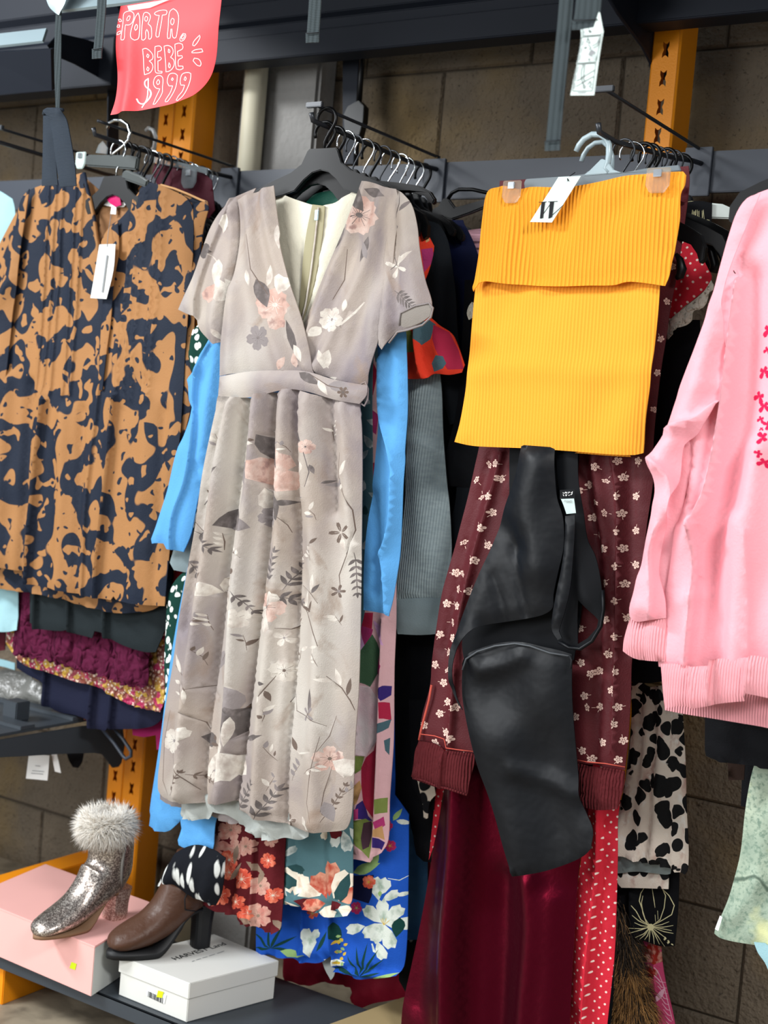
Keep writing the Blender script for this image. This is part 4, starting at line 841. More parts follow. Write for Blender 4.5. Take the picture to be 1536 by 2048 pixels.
g = panel('black_scarf', [(800, 1880), (850, 1880), (835, 1985), (815, 1990), (798, 1960)], 2.19, [fab('black_with_white_sprigs', '101315', layers=[(('voro', dict(scale=18, thr=.25, soft=.05, an=(2, 1, 1))), 'cfd2cc')])], None, th=.006, res=.014); tag(g, 'black fabric with white marks at the lower right of the lily dress', 'skirt')

# hanger ends showing right of the floral dress
g = thing('curved_hanger', 'long black hanger arm reaching right over the shoulder of the grey floral dress', 'hanger', P(770, 385, 1.985))
slab('arm', [(q.x, q.z) for q in [P(u, v, 1.985) for u, v in [(690, 340), (704, 345), (722, 362), (762, 362), (800, 366), (840, 372), (862, 384), (872, 400), (868, 410), (860, 405), (850, 392), (820, 384), (780, 386), (740, 384), (705, 372)]]], 1.98, 1.992, M_black, g, bev=.002)
g = thing('curved_hanger', 'pair of dark curved hanger tips above the navy velvet shoulder', 'hanger', P(900, 450, 2.12))
for dx, dy, Yq in ((0, 0, 2.12), (18, 10, 2.14)):
    slab('arm', [(q.x, q.z) for q in [P(u + dx, v + dy, Yq) for u, v in [(840, 418), (860, 424), (884, 430), (902, 444), (912, 462), (908, 474), (900, 470), (892, 456), (876, 446), (850, 436)]]], Yq - .006, Yq + .006, M_black, g, bev=.002)
g = thing('open_hanger', 'black open frame hanger between the floral dress and yellow skirt', 'hanger', P(930, 400, 2.18))
slab('frame_bar', [(q.x, q.z) for q in [P(u, v, 2.18) for u, v in [(866, 420), (878, 414), (890, 396), (900, 400), (912, 416), (970, 400), (985, 396), (985, 410), (940, 428), (905, 440), (868, 430)]]], 2.174, 2.186, M_black, g, bev=.002)
tube('frame_wire', [P(u, v, 2.18) for u, v in [(896, 398), (904, 386), (918, 379), (945, 379), (985, 388)]], .0035, M_black, g)
# ------------------------------------------------------------------ navy and tan blouse (front left)
NAVY, TANC = '172030', 'a07246'
def camo(name, scale, seed, thr=.515):
    return fab(name, NAVY, rough=.7, spec=.25, layers=[
        (('noise', dict(scale=scale, thr=thr, soft=.008, seed=seed, detail=0, dist=.03, ddet=0, dscale=scale * 1.1, an=(1, .5, .85))), TANC),
        (('noise', dict(scale=scale * 1.9, thr=.635, soft=.008, seed=seed + 7, detail=0, dist=.02, ddet=0, dscale=scale * 2)), TANC),
        (('noise', dict(scale=scale * 3.2, thr=.73, soft=.008, seed=seed + 3, detail=0, dist=.01, ddet=0, dscale=scale * 2)), NAVY)])
M_camo = camo('navy_tan_blot_print', 21, 2); M_camo2 = camo('navy_tan_blot_print_back', 21, 11)
M_tan = fab('tan_back_of_print', '9c7350', rough=.75)
M_pap = mat('white_card', 'e6e8e6', rough=.6, vary=.02, spec=.3)
M_ink = mat('grey_ink', '8d9092', rough=.8, vary=0)
M_inkd = mat('black_ink', '1d1f22', rough=.8, vary=0)
BY = 1.995
bl = thing('blouse', 'navy and tan blotch print long sleeved blouse with V neck, white tag on chest', 'blouse', P(190, 360, BY))
panel('neck_back', [(165, 350), (185, 368), (215, 392), (250, 398), (280, 384), (300, 364), (302, 420), (262, 470), (240, 520), (210, 530), (190, 480), (172, 400)], BY + .020, M_tan, bl, th=.003, res=.010, lab='plain tan inside of the blouse neck', sp=dict(lines=[([(210, 420), (205, 480), (198, 520)], .008, .008), ([(232, 420), (222, 500)], .007, -.006)]))
tucks = []
for x0 in (98, 112, 126, 152, 166): tucks.append(([(x0 + 6, 372), (x0 - 2, 520), (x0 - 14, 700), (x0 - 22, 790)], .006, .006, 1))
for x0 in (262, 276, 290, 314, 326): tucks.append(([(x0 + 8, 380), (x0 - 2, 520), (x0 - 20, 700), (x0 - 26, 800)], .006, .006, -1))
lowf = [([(20, 760), (8, 950), (0, 1130)], .018, .014), ([(60, 770), (52, 930), (40, 1150)], .012, -.014), ([(95, 800), (78, 960), (60, 1165)], .014, .020, 1), ([(130, 830), (128, 1000), (118, 1180)], .018, .010), ([(165, 820), (160, 1000), (150, 1190)], .010, -.010),
        ([(205, 760), (190, 900), (180, 1000), (168, 1196)], .010, .008, 1), ([(236, 800), (225, 930), (210, 1060), (196, 1200)], .014, .018, 1), ([(300, 800), (285, 1000), (270, 1205)], .020, .008), ([(330, 820), (318, 1000), (305, 1210)], .010, -.008)]
panel('body', [(166, 346), (172, 372), (180, 400), (188, 440), (193, 478), (199, 505), (206, 478), (222, 452), (240, 438), (262, 410), (280, 380), (289, 361), (312, 368), (328, 373), (352, 384), (372, 396), (385, 415), (388, 450), (386, 500), (380, 560), (376, 640), (370, 720), (366, 790), (360, 880), (352, 960), (345, 1050), (336, 1130), (330, 1212), (300, 1211), (262, 1206), (234, 1200), (228, 1192), (222, 1200), (160, 1190), (100, 1176), (58, 1168), (56, 1152), (58, 1140), (40, 1142), (0, 1134), (-60, 1120), (-60, 900), (-40, 700), (-10, 600), (10, 560), (25, 500), (35, 440), (42, 400), (56, 382), (100, 366), (140, 354)],
      BY, M_camo, bl, th=.004, r=.02, res=.009, sharp=50, sp=dict(lines=tucks + lowf, wr=.0015, seed=6))
panel('sleeve', [(60, 378), (44, 400), (34, 440), (24, 490), (8, 550), (-30, 620), (-60, 760), (-80, 1000), (-30, 1010), (0, 900), (12, 760), (24, 640), (36, 560), (44, 480)], BY - .014, M_camo, bl, th=.012, r=.03, res=.011, sp=dict(wr=.002, lines=[([(20, 570), (5, 600), (-20, 640)], .012, .010)]))
panel('sleeve', [(352, 386), (376, 396), (390, 408), (412, 402), (418, 416), (404, 470), (396, 540), (390, 600), (388, 680), (392, 740), (384, 800), (372, 860), (356, 950), (345, 1040), (346, 900), (352, 760), (360, 640), (366, 520), (364, 440)], BY + .008, M_camo2, bl, th=.010, r=.02, res=.010, sp=dict(wr=.002))
cl = tube('collar_band', [P(u, v, BY - .006) for u, v in [(168, 346), (174, 375), (181, 402), (189, 440), (194, 480), (200, 503)]], .0040, M_camo, bl)
panel('placket', [(224, 452), (236, 442), (238, 500), (228, 560), (222, 640), (214, 700), (205, 780), (196, 780), (200, 700), (206, 600), (212, 520)], BY - .008, M_camo2, bl, th=.004, r=.006, res=.008)
lb = panel('neck_label', [(202, 401), (254, 405), (248, 414), (226, 414), (200, 408)], BY + .010, M_pap, bl, th=.001, r=.003, res=.01, lab='white woven neck label')
panel('size_label', [(223, 413), (233, 414), (232, 429), (221, 428)], BY + .009, M_pap, lb, th=.001, r=.003, res=.01)
M_magr = fab('magenta_ribbon', 'c01a62', rough=.5)
panel('ribbon', [(212, 396), (226, 392), (234, 384), (240, 395), (243, 410), (232, 414), (220, 406)], BY + .004, M_magr, bl, th=.002, r=.006, res=.006, lab='magenta ribbon loop at the neck label')
g = thing('price_tag', 'white paper swing tag hanging on the navy and tan blouse', 'tag', P(215, 488, BY - .02))
panel('card', [(199, 489), (231, 488), (227, 540), (213, 598), (181, 596), (190, 545)], BY - .024, M_pap, g, th=.0008, r=.003, res=.02)
quadpanel('tag_print', [P(203, 585, BY - .0265), P(206, 585, BY - .0265), P(216, 510, BY - .0265), P(213, 510, BY - .0265)], M_ink, g, t=.0004)
tube('string', [P(222, 430, BY - .005), P(216, 470, BY - .02), P(214, 494, BY - .0265)], .0006, M_ink, g)
# second identical blouse right behind
g = thing('blouse', 'second navy and tan print blouse, only its right shoulder and lower hem show', 'blouse', P(250, 370, BY + .03))
panel('body', [(180, 380), (322, 369), (350, 378), (372, 388), (400, 400), (414, 404), (412, 440), (398, 520), (390, 600), (386, 700), (378, 760), (372, 860), (360, 960), (350, 1100), (338, 1200), (300, 1220), (262, 1226), (215, 1224), (170, 1212), (120, 1198), (60, 1186), (0, 1178), (-60, 1168), (-60, 600), (30, 430), (60, 390)], BY + .034, M_camo2, g, th=.004, res=.016, sp=dict(n=6, a=.008, a0=.2, seed=9))
panel('tan_side', [(378, 740), (394, 745), (392, 800), (378, 870), (360, 960), (348, 1000), (356, 900), (366, 800)], BY + .022, fab('tan_cotton', 'ad7038'), g, th=.006, r=.012, res=.010, lab='plain tan sleeve of the second blouse')
tube('shoulder_seam', [P(u, v, BY + .024) for u, v in [(322, 370), (350, 378), (375, 388), (402, 400), (413, 404), (416, 418)]], .0024, fab('pale_tan_piping', 'd0a070'), g)
# stack of skirts below
M_dgrey = fab('charcoal_pleats', '20272a', rough=.8)
o = panel('pleated_skirt', [(60, 1000), (345, 1000), (345, 1210), (330, 1260), (312, 1304), (290, 1304), (250, 1292), (218, 1276), (214, 1266), (190, 1262), (185, 1276), (145, 1266), (143, 1258), (122, 1262), (76, 1258), (72, 1246), (62, 1246)], 2.055, M_dgrey, None, th=.005, r=.01, res=.010, sp=dict(lines=[([(82, 1100), (76, 1258)], .012, .016, 1), ([(148, 1100), (145, 1262)], .012, .016, 1), ([(226, 1100), (217, 1280)], .014, .018, 1)])); tag(o, 'charcoal pleated skirt just below the navy and tan blouse hem', 'skirt')
M_lace = mat('plum_crochet_lace', '561b36', rough=.9, bump=[(('voro', dict(scale=46, thr=.5, soft=.5, dist=.06)), .012), (('wave', dict(scale=9, thr=.5, soft=.5, wd=8)), .006)], layers=[(('voro', dict(scale=75, thr=.12, soft=.04, dist=.04)), '2e1020')], spec=.1)
def scal(pts, n, amp):   # scalloped version of a polyline
    q = resample(pts, 6, closed=False); out = []
    for i, p in enumerate(q): out.append((p[0], p[1] + amp * abs(math.sin(i * math.pi / n))))
    return out
o = panel('lace_skirt', [(40, 1100), (340, 1100), (330, 1260), (298, 1310), (294, 1360)] + scal([(290, 1372), (250, 1366), (210, 1350), (170, 1340), (130, 1328), (90, 1318), (30, 1306)], 3, 6) + [(24, 1290), (30, 1240)], 2.085, M_lace, None, th=.006, r=.01, res=.009, sharp=70, sp=dict(n=4, a=.007, seed=3)); tag(o, 'plum crochet lace skirt with scalloped hem below the charcoal pleats', 'skirt')
M_seq = mat('multicolour_beading', '8a4a3c', rough=.45, spec=.6, layers=[(('voro', dict(scale=95, thr=.34, soft=.05, seed=1)), 'e8c8b0'), (('cell', dict(scale=60, thr=.70, soft=.02, seed=4)), 'b02a58'), (('cell', dict(scale=75, thr=.78, soft=.02, seed=8)), 'c9a040'), (('voro', dict(scale=110, thr=.22, soft=.03, seed=12)), 'f2e6d8')], bump=[(('voro', dict(scale=95, thr=.4, soft=.3, seed=1)), .004)])
o = panel('beaded_skirt', [(20, 1100), (350, 1100), (336, 1200), (332, 1300), (330, 1400), (322, 1424), (300, 1420), (262, 1410), (230, 1396), (200, 1378), (150, 1362), (100, 1345), (50, 1332), (30, 1310), (14, 1286), (20, 1240), (30, 1200)], 2.115, M_seq, None, th=.005, r=.012, res=.011, sp=dict(n=4, a=.008, seed=6)); tag(o, 'beaded skirt in rust, pink and gold below the plum lace', 'skirt')
M_navs = fab('navy_jersey_skirt', '1c1f33', rough=.75)
o = panel('navy_skirt', [(30, 1150), (345, 1150), (330, 1430), (318, 1444), (300, 1454), (262, 1458), (228, 1458), (224, 1452), (214, 1461), (190, 1456), (184, 1448), (184, 1440), (150, 1430), (118, 1424), (96, 1412), (92, 1402), (96, 1368), (60, 1352), (34, 1336)], 2.15, M_navs, None, th=.006, r=.012, res=.010, sp=dict(lines=[([(104, 1300), (95, 1410)], .016, .018, 1), ([(200, 1330), (188, 1455)], .018, .020, 1), ([(236, 1360), (226, 1458)], .016, .016, 1), ([(290, 1380), (280, 1455)], .012, .008)])); tag(o, 'dark navy ruffled skirt below the beaded skirt', 'skirt')
M_peach = fab('peach_mottled', 'b98068', layers=[(('noise', dict(scale=70, thr=.52, soft=.05, detail=2)), '6a4034')])
o = panel('peach_hem', [(110, 1300), (200, 1300), (186, 1444), (160, 1438), (135, 1432), (122, 1424)], 2.175, M_peach, None, th=.004, r=.01, res=.012); tag(o, 'mottled peach hem showing just under the navy ruffles', 'skirt')
M_magg = fab('magenta_cotton', '8e1f55')
o = panel('magenta_garment', [(258, 1380), (340, 1380), (328, 1440), (322, 1496), (314, 1500), (312, 1470), (288, 1474), (266, 1470)], 2.18, M_magg, None, th=.004, r=.01, res=.012); tag(o, 'magenta garment corner above the orange upright, left of floral dress hem', 'top')
M_aqua = fab('pale_aqua', '9cc4cc', rough=.7)
o = panel('aqua_shirt', [(-60, 372), (-10, 378), (6, 385), (26, 398), (30, 430), (30, 700), (34, 1000), (34, 1260), (10, 1264), (-60, 1256)], 2.07, M_aqua, None, th=.008, r=.03, res=.018, sp=dict(n=2, a=.006)); tag(o, 'pale aqua garment at the far left edge behind the navy and tan blouse', 'shirt')
o = panel('dark_red_garment', [(-60, 1200), (14, 1200), (10, 1300), (-60, 1310)], 2.12, M_maroon, None, th=.005, res=.02); tag(o, 'dark red garment at the far left edge below the aqua shirt', 'top')
M_wine = fab('wine_gathered', '4a1a26', rough=.6)
# skirt on a clear clip hanger behind the blouse
g = panel('wine_skirt', [(310, 327), (340, 330), (405, 346), (424, 360), (430, 420), (400, 460), (330, 400), (305, 345)], 2.15, M_wine, None, th=.006, r=.012, res=.009, sp=dict(lines=[([(330, 335), (322, 400)], .006, .006), ([(352, 338), (350, 400)], .006, .006), ([(378, 342), (380, 400)], .006, .006)])); tag(g, 'gathered wine skirt clipped on a clear hanger behind the navy and tan blouse', 'skirt')
def clip(parent, u, v, Y, w_, h_, m=None):
    c = P(u, v, Y)
    o = slab('clip', [(c.x - w_, c.z + h_ * .5), (c.x + w_, c.z + h_ * .5), (c.x + w_, c.z - h_ * .2), (c.x + w_ * .6, c.z - h_ * .5), (c.x - w_ * .6, c.z - h_ * .5), (c.x - w_, c.z - h_ * .2)], Y - .007, Y - .003, m or M_clip, parent, bev=.0015)
    b = box('spring', (c.x - w_ * .35, Y - .010, c.z + h_ * .12), (c.x + w_ * .35, Y - .006, c.z + h_ * .42), M_chrome, o, bev=.0008)
    return o
M_clip = mat('clear_clip', 'e3d5c0', rough=.12, spec=.5, trans=.75, alpha=.55, vary=0)
M_clipg = mat('clear_grey_clip', '9aa4a8', rough=.15, spec=.5, trans=.5, alpha=.6, vary=0)
g = thing('clip_hanger', 'clear plastic clip hanger holding the wine skirt', 'hanger', P(300, 330, 2.14))
q0, q1 = P(305, 325, 2.14), P(415, 348, 2.14)
slab('bar', [(q0.x, q0.z), (q1.x, q1.z), (q1.x, q1.z + .012), (q0.x, q0.z + .012)], 2.137, 2.142, M_clipg, g)
clip(g, 381, 358, 2.135, .020, .040, M_clipg)
tube('hook', [P(u, v, 2.14) for u, v in [(292, 262), (297, 256), (306, 260), (312, 275), (308, 295), (298, 308), (304, 326)]], .0045, M_clipg, g)
# front black hanger's bar with pale clip seen above the blouse neck
g = thing('clip_hanger', 'dark hanger bar with pale clear clip above the neck of navy and tan blouse', 'hanger', P(215, 325, 2.002))
M_bar = mat('glossy_dark_bar', '3e4443', rough=.25, spec=.6, vary=.03)
slab('bar', [(q.x, q.z) for q in [P(u, v, 2.005) for u, v in [(172, 322), (180, 311), (262, 312), (282, 316), (278, 342), (262, 340), (178, 334)]]], 1.995, 2.007, M_bar, g, bev=.003)
clip(g, 165, 322, 2.000, .014, .034, mat('pale_clear_clip', 'c5d6d2', rough=.2, spec=.5, alpha=.9, vary=0))
o = slab('arm', [(q.x, q.z) for q in [P(u, v, 1.995) for u, v in [(248, 345), (256, 340), (285, 352), (300, 362), (296, 376), (262, 364), (246, 358)]]], 1.988, 1.998, M_bar, g, bev=.003)
tube('hook', [P(u, v, 2.000) for u, v in [(214, 257), (218, 246), (230, 240), (244, 241), (256, 250), (260, 264), (257, 280), (244, 294), (228, 306), (222, 314)]], .0034, M_chrome, g)
slab('twist', [(q.x, q.z) for q in [P(u, v, 2.000) for u, v in [(192, 306), (198, 290), (206, 282), (216, 296), (214, 308)]]], 1.998, 2.001, M_clipg, g, bev=.0005)
# ------------------------------------------------------------------ red sign
M_redp = mat('red_paper', 'f0464c', rough=.55, spec=.3, vary=.02)
M_chalk = mat('pale_marker', 'ffd9d6', rough=.6, vary=0)
SY = 1.62
sign = thing('price_sign', 'red paper sign hanging by the upper shelf, handwritten PORTA BEBE $999', 'sign', P(330, 20, SY))
def sign_y(x, z):
    """curl of the sheet"""
    c0 = P(222, 230, SY); c1 = P(445, 0, SY)
    s = (x - c0.x) / (c1.x - c0.x); t = (z - c0.z) / (c1.z - c0.z)
    cr = np.clip(s - .55 - .35 * t, 0, 1)
    return SY + .10 * cr ** 2 - .012 * np.exp(-((s - .17) / .07) ** 2) * np.clip(1.1 - t, 0, 1) + .004 * np.sin(6 * t)
def sgn_outline(): return [(241, 12), (300, 2), (350, -8), (444, -26), (442, 20), (437, 60), (431, 95), (424, 122), (414, 148), (400, 170), (382, 188), (362, 199), (340, 208), (300, 217), (260, 225), (221, 230), (228, 200), (233, 150), (234, 100), (237, 60)]
panel('paper', sgn_outline(), SY, M_redp, sign, th=.0004, r=.002, res=.008, yf=lambda x, z, s, t: -(sign_y(x, z) - SY))
def ribbon(name, strokes, wd, m, parent, plane_y, yfun, k=1.0, o=(0, 0)):
    """flat marker lines lying on the sheet"""
    vs, fs = [], []
    for st_ in strokes:
        closed = st_[0] == st_[-1]
        q = resample(st_[:-1] if closed else st_, 2.0, closed=closed, sharp=60)
        if closed: q = np.vstack([q, q[:1]])
        b0 = len(vs)
        for i, p in enumerate(q):
            t = q[min(i + 1, len(q) - 1)] - q[max(i - 1, 0)]
            if closed and i in (0, len(q) - 1): t = q[1] - q[-2]
            t = t / (np.linalg.norm(t) + 1e-9); nn = np.array((-t[1], t[0])) * wd * .5
            for sg in (1, -1):
                w3 = P(p[0] + nn[0] * sg, p[1] + nn[1] * sg, plane_y); yy = float(yfun(w3.x, w3.z)) - .0009
                vs.append(Vector((w3.x, yy, w3.z)))
        n = len(q)
        fs += [[b0 + 2 * i, b0 + 2 * i + 1, b0 + 2 * i + 3, b0 + 2 * i + 2] for i in range(n - 1)]
    return link_mesh(name, vs, fs, m, parent, smooth=False)
k6 = 230 / 1536.
def S(pts): return [(220 + x * k6, y * k6) for x, y in pts]
L1 = [S([(200, 190), (240, 160), (300, 160), (345, 200), (350, 260), (335, 320), (300, 350), (240, 345), (235, 420), (232, 520), (215, 545), (180, 545), (175, 530), (190, 430), (200, 300), (200, 190)]), S([(270, 225), (295, 225), (298, 250), (285, 285), (262, 292), (250, 270), (270, 225)]),
      S([(398, 180), (420, 240), (430, 330), (428, 440), (412, 530), (370, 556), (335, 530), (325, 480), (340, 380), (370, 240), (398, 180)]), S([(390, 340), (402, 360), (400, 400), (382, 426), (372, 400), (378, 360), (390, 340)]),
      S([(470, 190), (500, 172), (545, 195), (562, 240), (550, 290), (535, 330), (575, 370), (585, 440), (580, 510), (560, 535), (542, 530), (542, 450), (520, 405), (505, 440), (502, 520), (470, 550), (452, 540), (455, 420), (462, 300), (470, 190)]), S([(500, 228), (522, 240), (525, 275), (510, 297), (490, 280), (490, 245), (500, 228)]),
      S([(620, 175), (680, 148), (760, 145), (780, 165), (770, 205), (720, 212), (715, 300), (695, 420), (680, 500), (655, 508), (640, 490), (655, 380), (680, 215), (640, 212), (612, 195), (620, 175)]),
      S([(860, 122), (910, 160), (940, 230), (940, 330), (925, 430), (905, 510), (880, 520), (862, 500), (855, 400), (840, 405), (836, 470), (828, 520), (795, 525), (792, 490), (805, 380), (808, 250), (820, 160), (860, 122)]), S([(855, 255), (880, 270), (882, 310), (865, 345), (845, 335), (838, 290), (855, 255)]),
      S([(1000, 460), (1035, 465), (1035, 500), (1005, 545), (968, 562), (955, 545), (965, 510), (1000, 460)]), S([(1000, 478), (1020, 482), (1010, 515), (985, 535), (975, 520), (1000, 478)]),
      S([(455, 665), (500, 655), (550, 690), (580, 740), (570, 790), (525, 815), (560, 850), (565, 900), (530, 960), (450, 995), (448, 900), (455, 780), (455, 665)]), S([(512, 725), (530, 745), (515, 775), (497, 755), (512, 725)]), S([(498, 890), (515, 915), (500, 945), (482, 925), (498, 890)]),
      S([(620, 630), (680, 622), (705, 645), (695, 680), (650, 695), (640, 770), (680, 765), (690, 785), (670, 805), (640, 815), (632, 945), (685, 950), (680, 970), (610, 970), (595, 950), (600, 850), (610, 720), (620, 630)]),
      S([(740, 625), (790, 615), (840, 640), (855, 690), (835, 740), (812, 765), (850, 800), (852, 860), (820, 915), (780, 945), (735, 955), (740, 850), (742, 740), (740, 625)]), S([(795, 660), (812, 680), (805, 710), (788, 700), (795, 660)]), S([(785, 835), (800, 870), (790, 905), (775, 890), (785, 835)]),
      S([(885, 600), (940, 585), (985, 600), (985, 650), (940, 680), (912, 690), (910, 750), (965, 745), (970, 770), (930, 790), (910, 810), (905, 880), (965, 880), (968, 910), (920, 928), (875, 915), (870, 860), (880, 720), (885, 600)]),
      S([(610, 1010), (660, 1005), (690, 1040), (685, 1150), (680, 1240), (600, 1385), (570, 1392), (600, 1300), (650, 1180), (600, 1170), (565, 1120), (575, 1050), (610, 1010)]), S([(628, 1055), (645, 1080), (640, 1110), (620, 1125), (605, 1095), (628, 1055)]),
      S([(790, 980), (850, 975), (885, 1000), (875, 1090), (850, 1190), (765, 1350), (735, 1358), (730, 1340), (790, 1230), (820, 1140), (770, 1140), (748, 1090), (760, 1020), (790, 980)]), S([(818, 1030), (830, 1050), (815, 1070), (802, 1055), (818, 1030)]),
      S([(965, 975), (1030, 962), (1062, 975), (1055, 1040), (1020, 1150), (960, 1270), (895, 1340), (875, 1335), (900, 1280), (950, 1210), (978, 1130), (930, 1130), (920, 1085), (935, 1010), (965, 975)]), S([(988, 1015), (1000, 1040), (988, 1070), (972, 1055), (988, 1015)]),
      S([(1220, 480), (1222, 510), (1180, 580), (1140, 620), (1118, 610), (1140, 560), (1220, 480)]), S([(1100, 695), (1150, 668), (1230, 655), (1240, 690), (1180, 705), (1100, 708), (1100, 695)]), S([(1125, 775), (1180, 790), (1200, 840), (1185, 875), (1150, 865), (1105, 810), (1125, 775)]),
      S([(130, 265), (160, 265), (180, 295), (150, 300), (130, 265)]), S([(125, 345), (155, 345), (155, 375), (120, 375), (125, 345)]), S([(175, 425), (170, 455), (120, 480), (130, 445), (175, 425)])]
ribbon('lettering', L1, 1.5, M_chalk, sign, SY, sign_y)
ribbon('dollar_mark', [S([(500, 1040), (450, 1085), (460, 1150), (520, 1200), (535, 1260), (500, 1330), (440, 1385), (390, 1375), (360, 1320)]), S([(495, 1040), (490, 1200), (480, 1320), (425, 1440)]), S([(505, 1180), (528, 1240), (510, 1310), (480, 1340)])], 2.4, mat('white_marker', 'fbe9ee', rough=.6, vary=0), sign, SY, sign_y)
slab('clear_tape', [(q.x, q.z) for q in [P(u, v, SY - .003) for u, v in [(255, 12), (310, 3), (345, -3), (300, 16), (258, 22)]]], SY - .0035, SY - .003, mat('clear_tape', 'f5e4e4', rough=.15, alpha=.35, vary=0), sign, bev=0)
# ------------------------------------------------------------------ baby carrier straps from the shelf above
M_web = mat('grey_webbing', '3c4548', rough=.8, vary=.05, bump=[(('wave', dict(scale=.314 / .0024, thr=.5, soft=.5, dir='Z')), .0008), (('wave', dict(scale=.314 / .008, thr=.5, soft=.5, dir='X')), .0012)])
M_webd = mat('slate_webbing', '2c3540', rough=.75, vary=.05, bump=[(('wave', dict(scale=.314 / .0024, thr=.5, soft=.5, dir='Z')), .0006)])
def strap(name, label, pts, Y, wpx, m=M_web, fold=True, parent=None):
    l = [(u - wpx / 2, v) for u, v in pts]; r = [(u + wpx / 2, v) for u, v in pts]
    root = thing(name, label, 'strap', P(pts[0][0], pts[0][1], Y)) if parent is None else parent
    panel('webbing', l + r[::-1], Y, m, root, th=.0018, r=.004, res=.008)
    if fold:
        u, v = pts[-1]
        e = [(u - wpx / 2 - 1, v - 18), (u + wpx / 2 + 1, v - 20), (u + wpx / 2 + 1, v + 1), (u - wpx / 2 - 1, v + 2)]
        f_ = panel('folded_end', e, Y - .003, m, root, th=.003, r=.004, res=.008)
        a, b = P(u - wpx / 2, v - 17, Y - .007), P(u + wpx / 2, v - 19, Y - .007)
        tube('stitching', [a, (a + b) / 2, b], .0008, M_inkd, f_, n=5)
    return root
strap('carrier_strap', 'thin grey webbing strap hanging left of the red sign', [(205, -40), (203, 20), (199, 70), (194, 116)], 1.60, 17)
strap('carrier_strap', 'short grey webbing strap hanging at top centre over the dark shelf beam', [(632, -40), (630, 10), (625, 84)], 1.60, 24)
strap('carrier_strap', 'long dark grey webbing strap hanging down to the right of centre', [(1136, -40), (1130, 40), (1122, 120), (1114, 200), (1105, 300)], 1.50, 28)
g = strap('carrier_strap', 'wide grey strap end with folded hem beside the instruction tag', [(1180, -40), (1176, 20), (1170, 58)], 1.49, 50)
# shoulder strap loop at the left with its long rod-like webbing
g = thing('carrier_shoulder_strap', 'dark slate baby carrier strap looped over, hanging above blouse shoulder', 'strap', P(115, 0, 1.78))
panel('hanging_webbing', [(112, 18), (123, 18), (122, 120), (119, 222), (112, 222), (109, 120)], 1.78, M_web, g, th=.003, r=.004, res=.010)
panel('top_flare', [(84, -30), (140, -30), (130, 8), (122, 22), (118, 30), (111, 26), (98, 12)], 1.775, M_steelstrip, g, th=.003, r=.004, res=.010)
panel('loop_back', [(87, 226), (96, 220), (100, 230), (104, 260), (110, 300), (116, 370), (84, 372), (86, 300)], 1.80, M_webd, g, th=.003, r=.006, res=.010)
panel('loop_front', [(90, 222), (112, 220), (127, 221), (134, 240), (142, 280), (150, 330), (153, 372), (120, 374), (112, 320), (104, 260), (98, 234)], 1.775, M_webd, g, th=.004, r=.008, res=.010, sp=dict(lines=[([(95, 224), (110, 222), (128, 223)], .010, .008)]))
tube('loop_fold', [P(88, 228, 1.80), P(90, 222, 1.79), P(96, 219, 1.782), P(112, 219, 1.775), P(126, 220, 1.775)], .0035, M_webd, g)
# instruction tag
IY = 1.485
g = thing('instruction_tag', 'white folded instruction leaflet with line drawings, hanging beside the strap', 'tag', P(1190, 60, IY))
k8 = 140 / 896.
def T(x, y): return (1100 + x * k8, y * k8)
tag_y = lambda x, z: IY + .0
panel('leaflet', [T(395, 380), T(560, 350), T(625, 155), T(640, 165), T(685, 410), T(668, 500), T(620, 810), T(565, 1218), T(262, 1220), T(340, 810), T(398, 480)], IY, mat('mint_white_paper', 'dcebe6', rough=.5, vary=.02), g, th=.0005, r=.002, res=.01, sharp=20)
fr = [[T(422, 380), T(420, 462), T(655, 442), T(668, 420)], [T(412, 480), T(658, 460), T(595, 795), T(350, 812), T(412, 480)], [T(345, 828), T(590, 812), T(548, 1165), T(292, 1168), T(345, 828)]]
fr += [[T(430, 830), T(405, 925), T(415, 1040), T(440, 1090), T(460, 1110), T(445, 1140), T(428, 1120), T(440, 1080)], [T(450, 830), T(440, 930), T(438, 1020), T(455, 1050)], [T(340, 1110), T(560, 980)], [T(350, 1040), T(570, 900)], [T(480, 1090), T(520, 1040), T(530, 1090), T(505, 1110), T(540, 1130)],
       [T(490, 490), T(470, 540), T(520, 560), T(490, 490)], [T(495, 570), T(530, 620), T(500, 640)], [T(540, 590), T(600, 560), T(640, 480)], [T(555, 620), T(610, 590), T(640, 520)], [T(490, 770), T(510, 750), T(512, 790)], [T(440, 610), T(480, 600)], [T(440, 625), T(475, 620)], [T(498, 370), T(520, 425), T(500, 400), T(535, 400), T(520, 425)]]
ribbon('line_drawing', fr, 1.2, M_inkd, g, IY, lambda x, z: IY - .0004)
ribbon('caption', [[T(312, 1145), T(325, 1060)], [T(328, 1040), T(342, 960)], [T(346, 940), T(365, 850)], [T(378, 780), T(395, 700)], [T(398, 685), T(412, 610)], [T(415, 590), T(432, 520)], [T(440, 440), T(440, 390)], [T(355, 1192), T(465, 1188)]], 1.5, M_ink, g, IY, lambda x, z: IY - .0004)
panel('shoe_drawing', [T(530, 630), T(582, 665), T(560, 705), T(530, 730), T(490, 700), T(500, 670)], IY - .0012, M_ink, g, th=.0003, res=.004)
panel('shoe_drawing', [T(560, 690), T(590, 720), T(585, 765), T(555, 770), T(530, 730)], IY - .0013, mat('pale_print', 'b9c6c2', rough=.7, vary=0), g, th=.0003, res=.004)
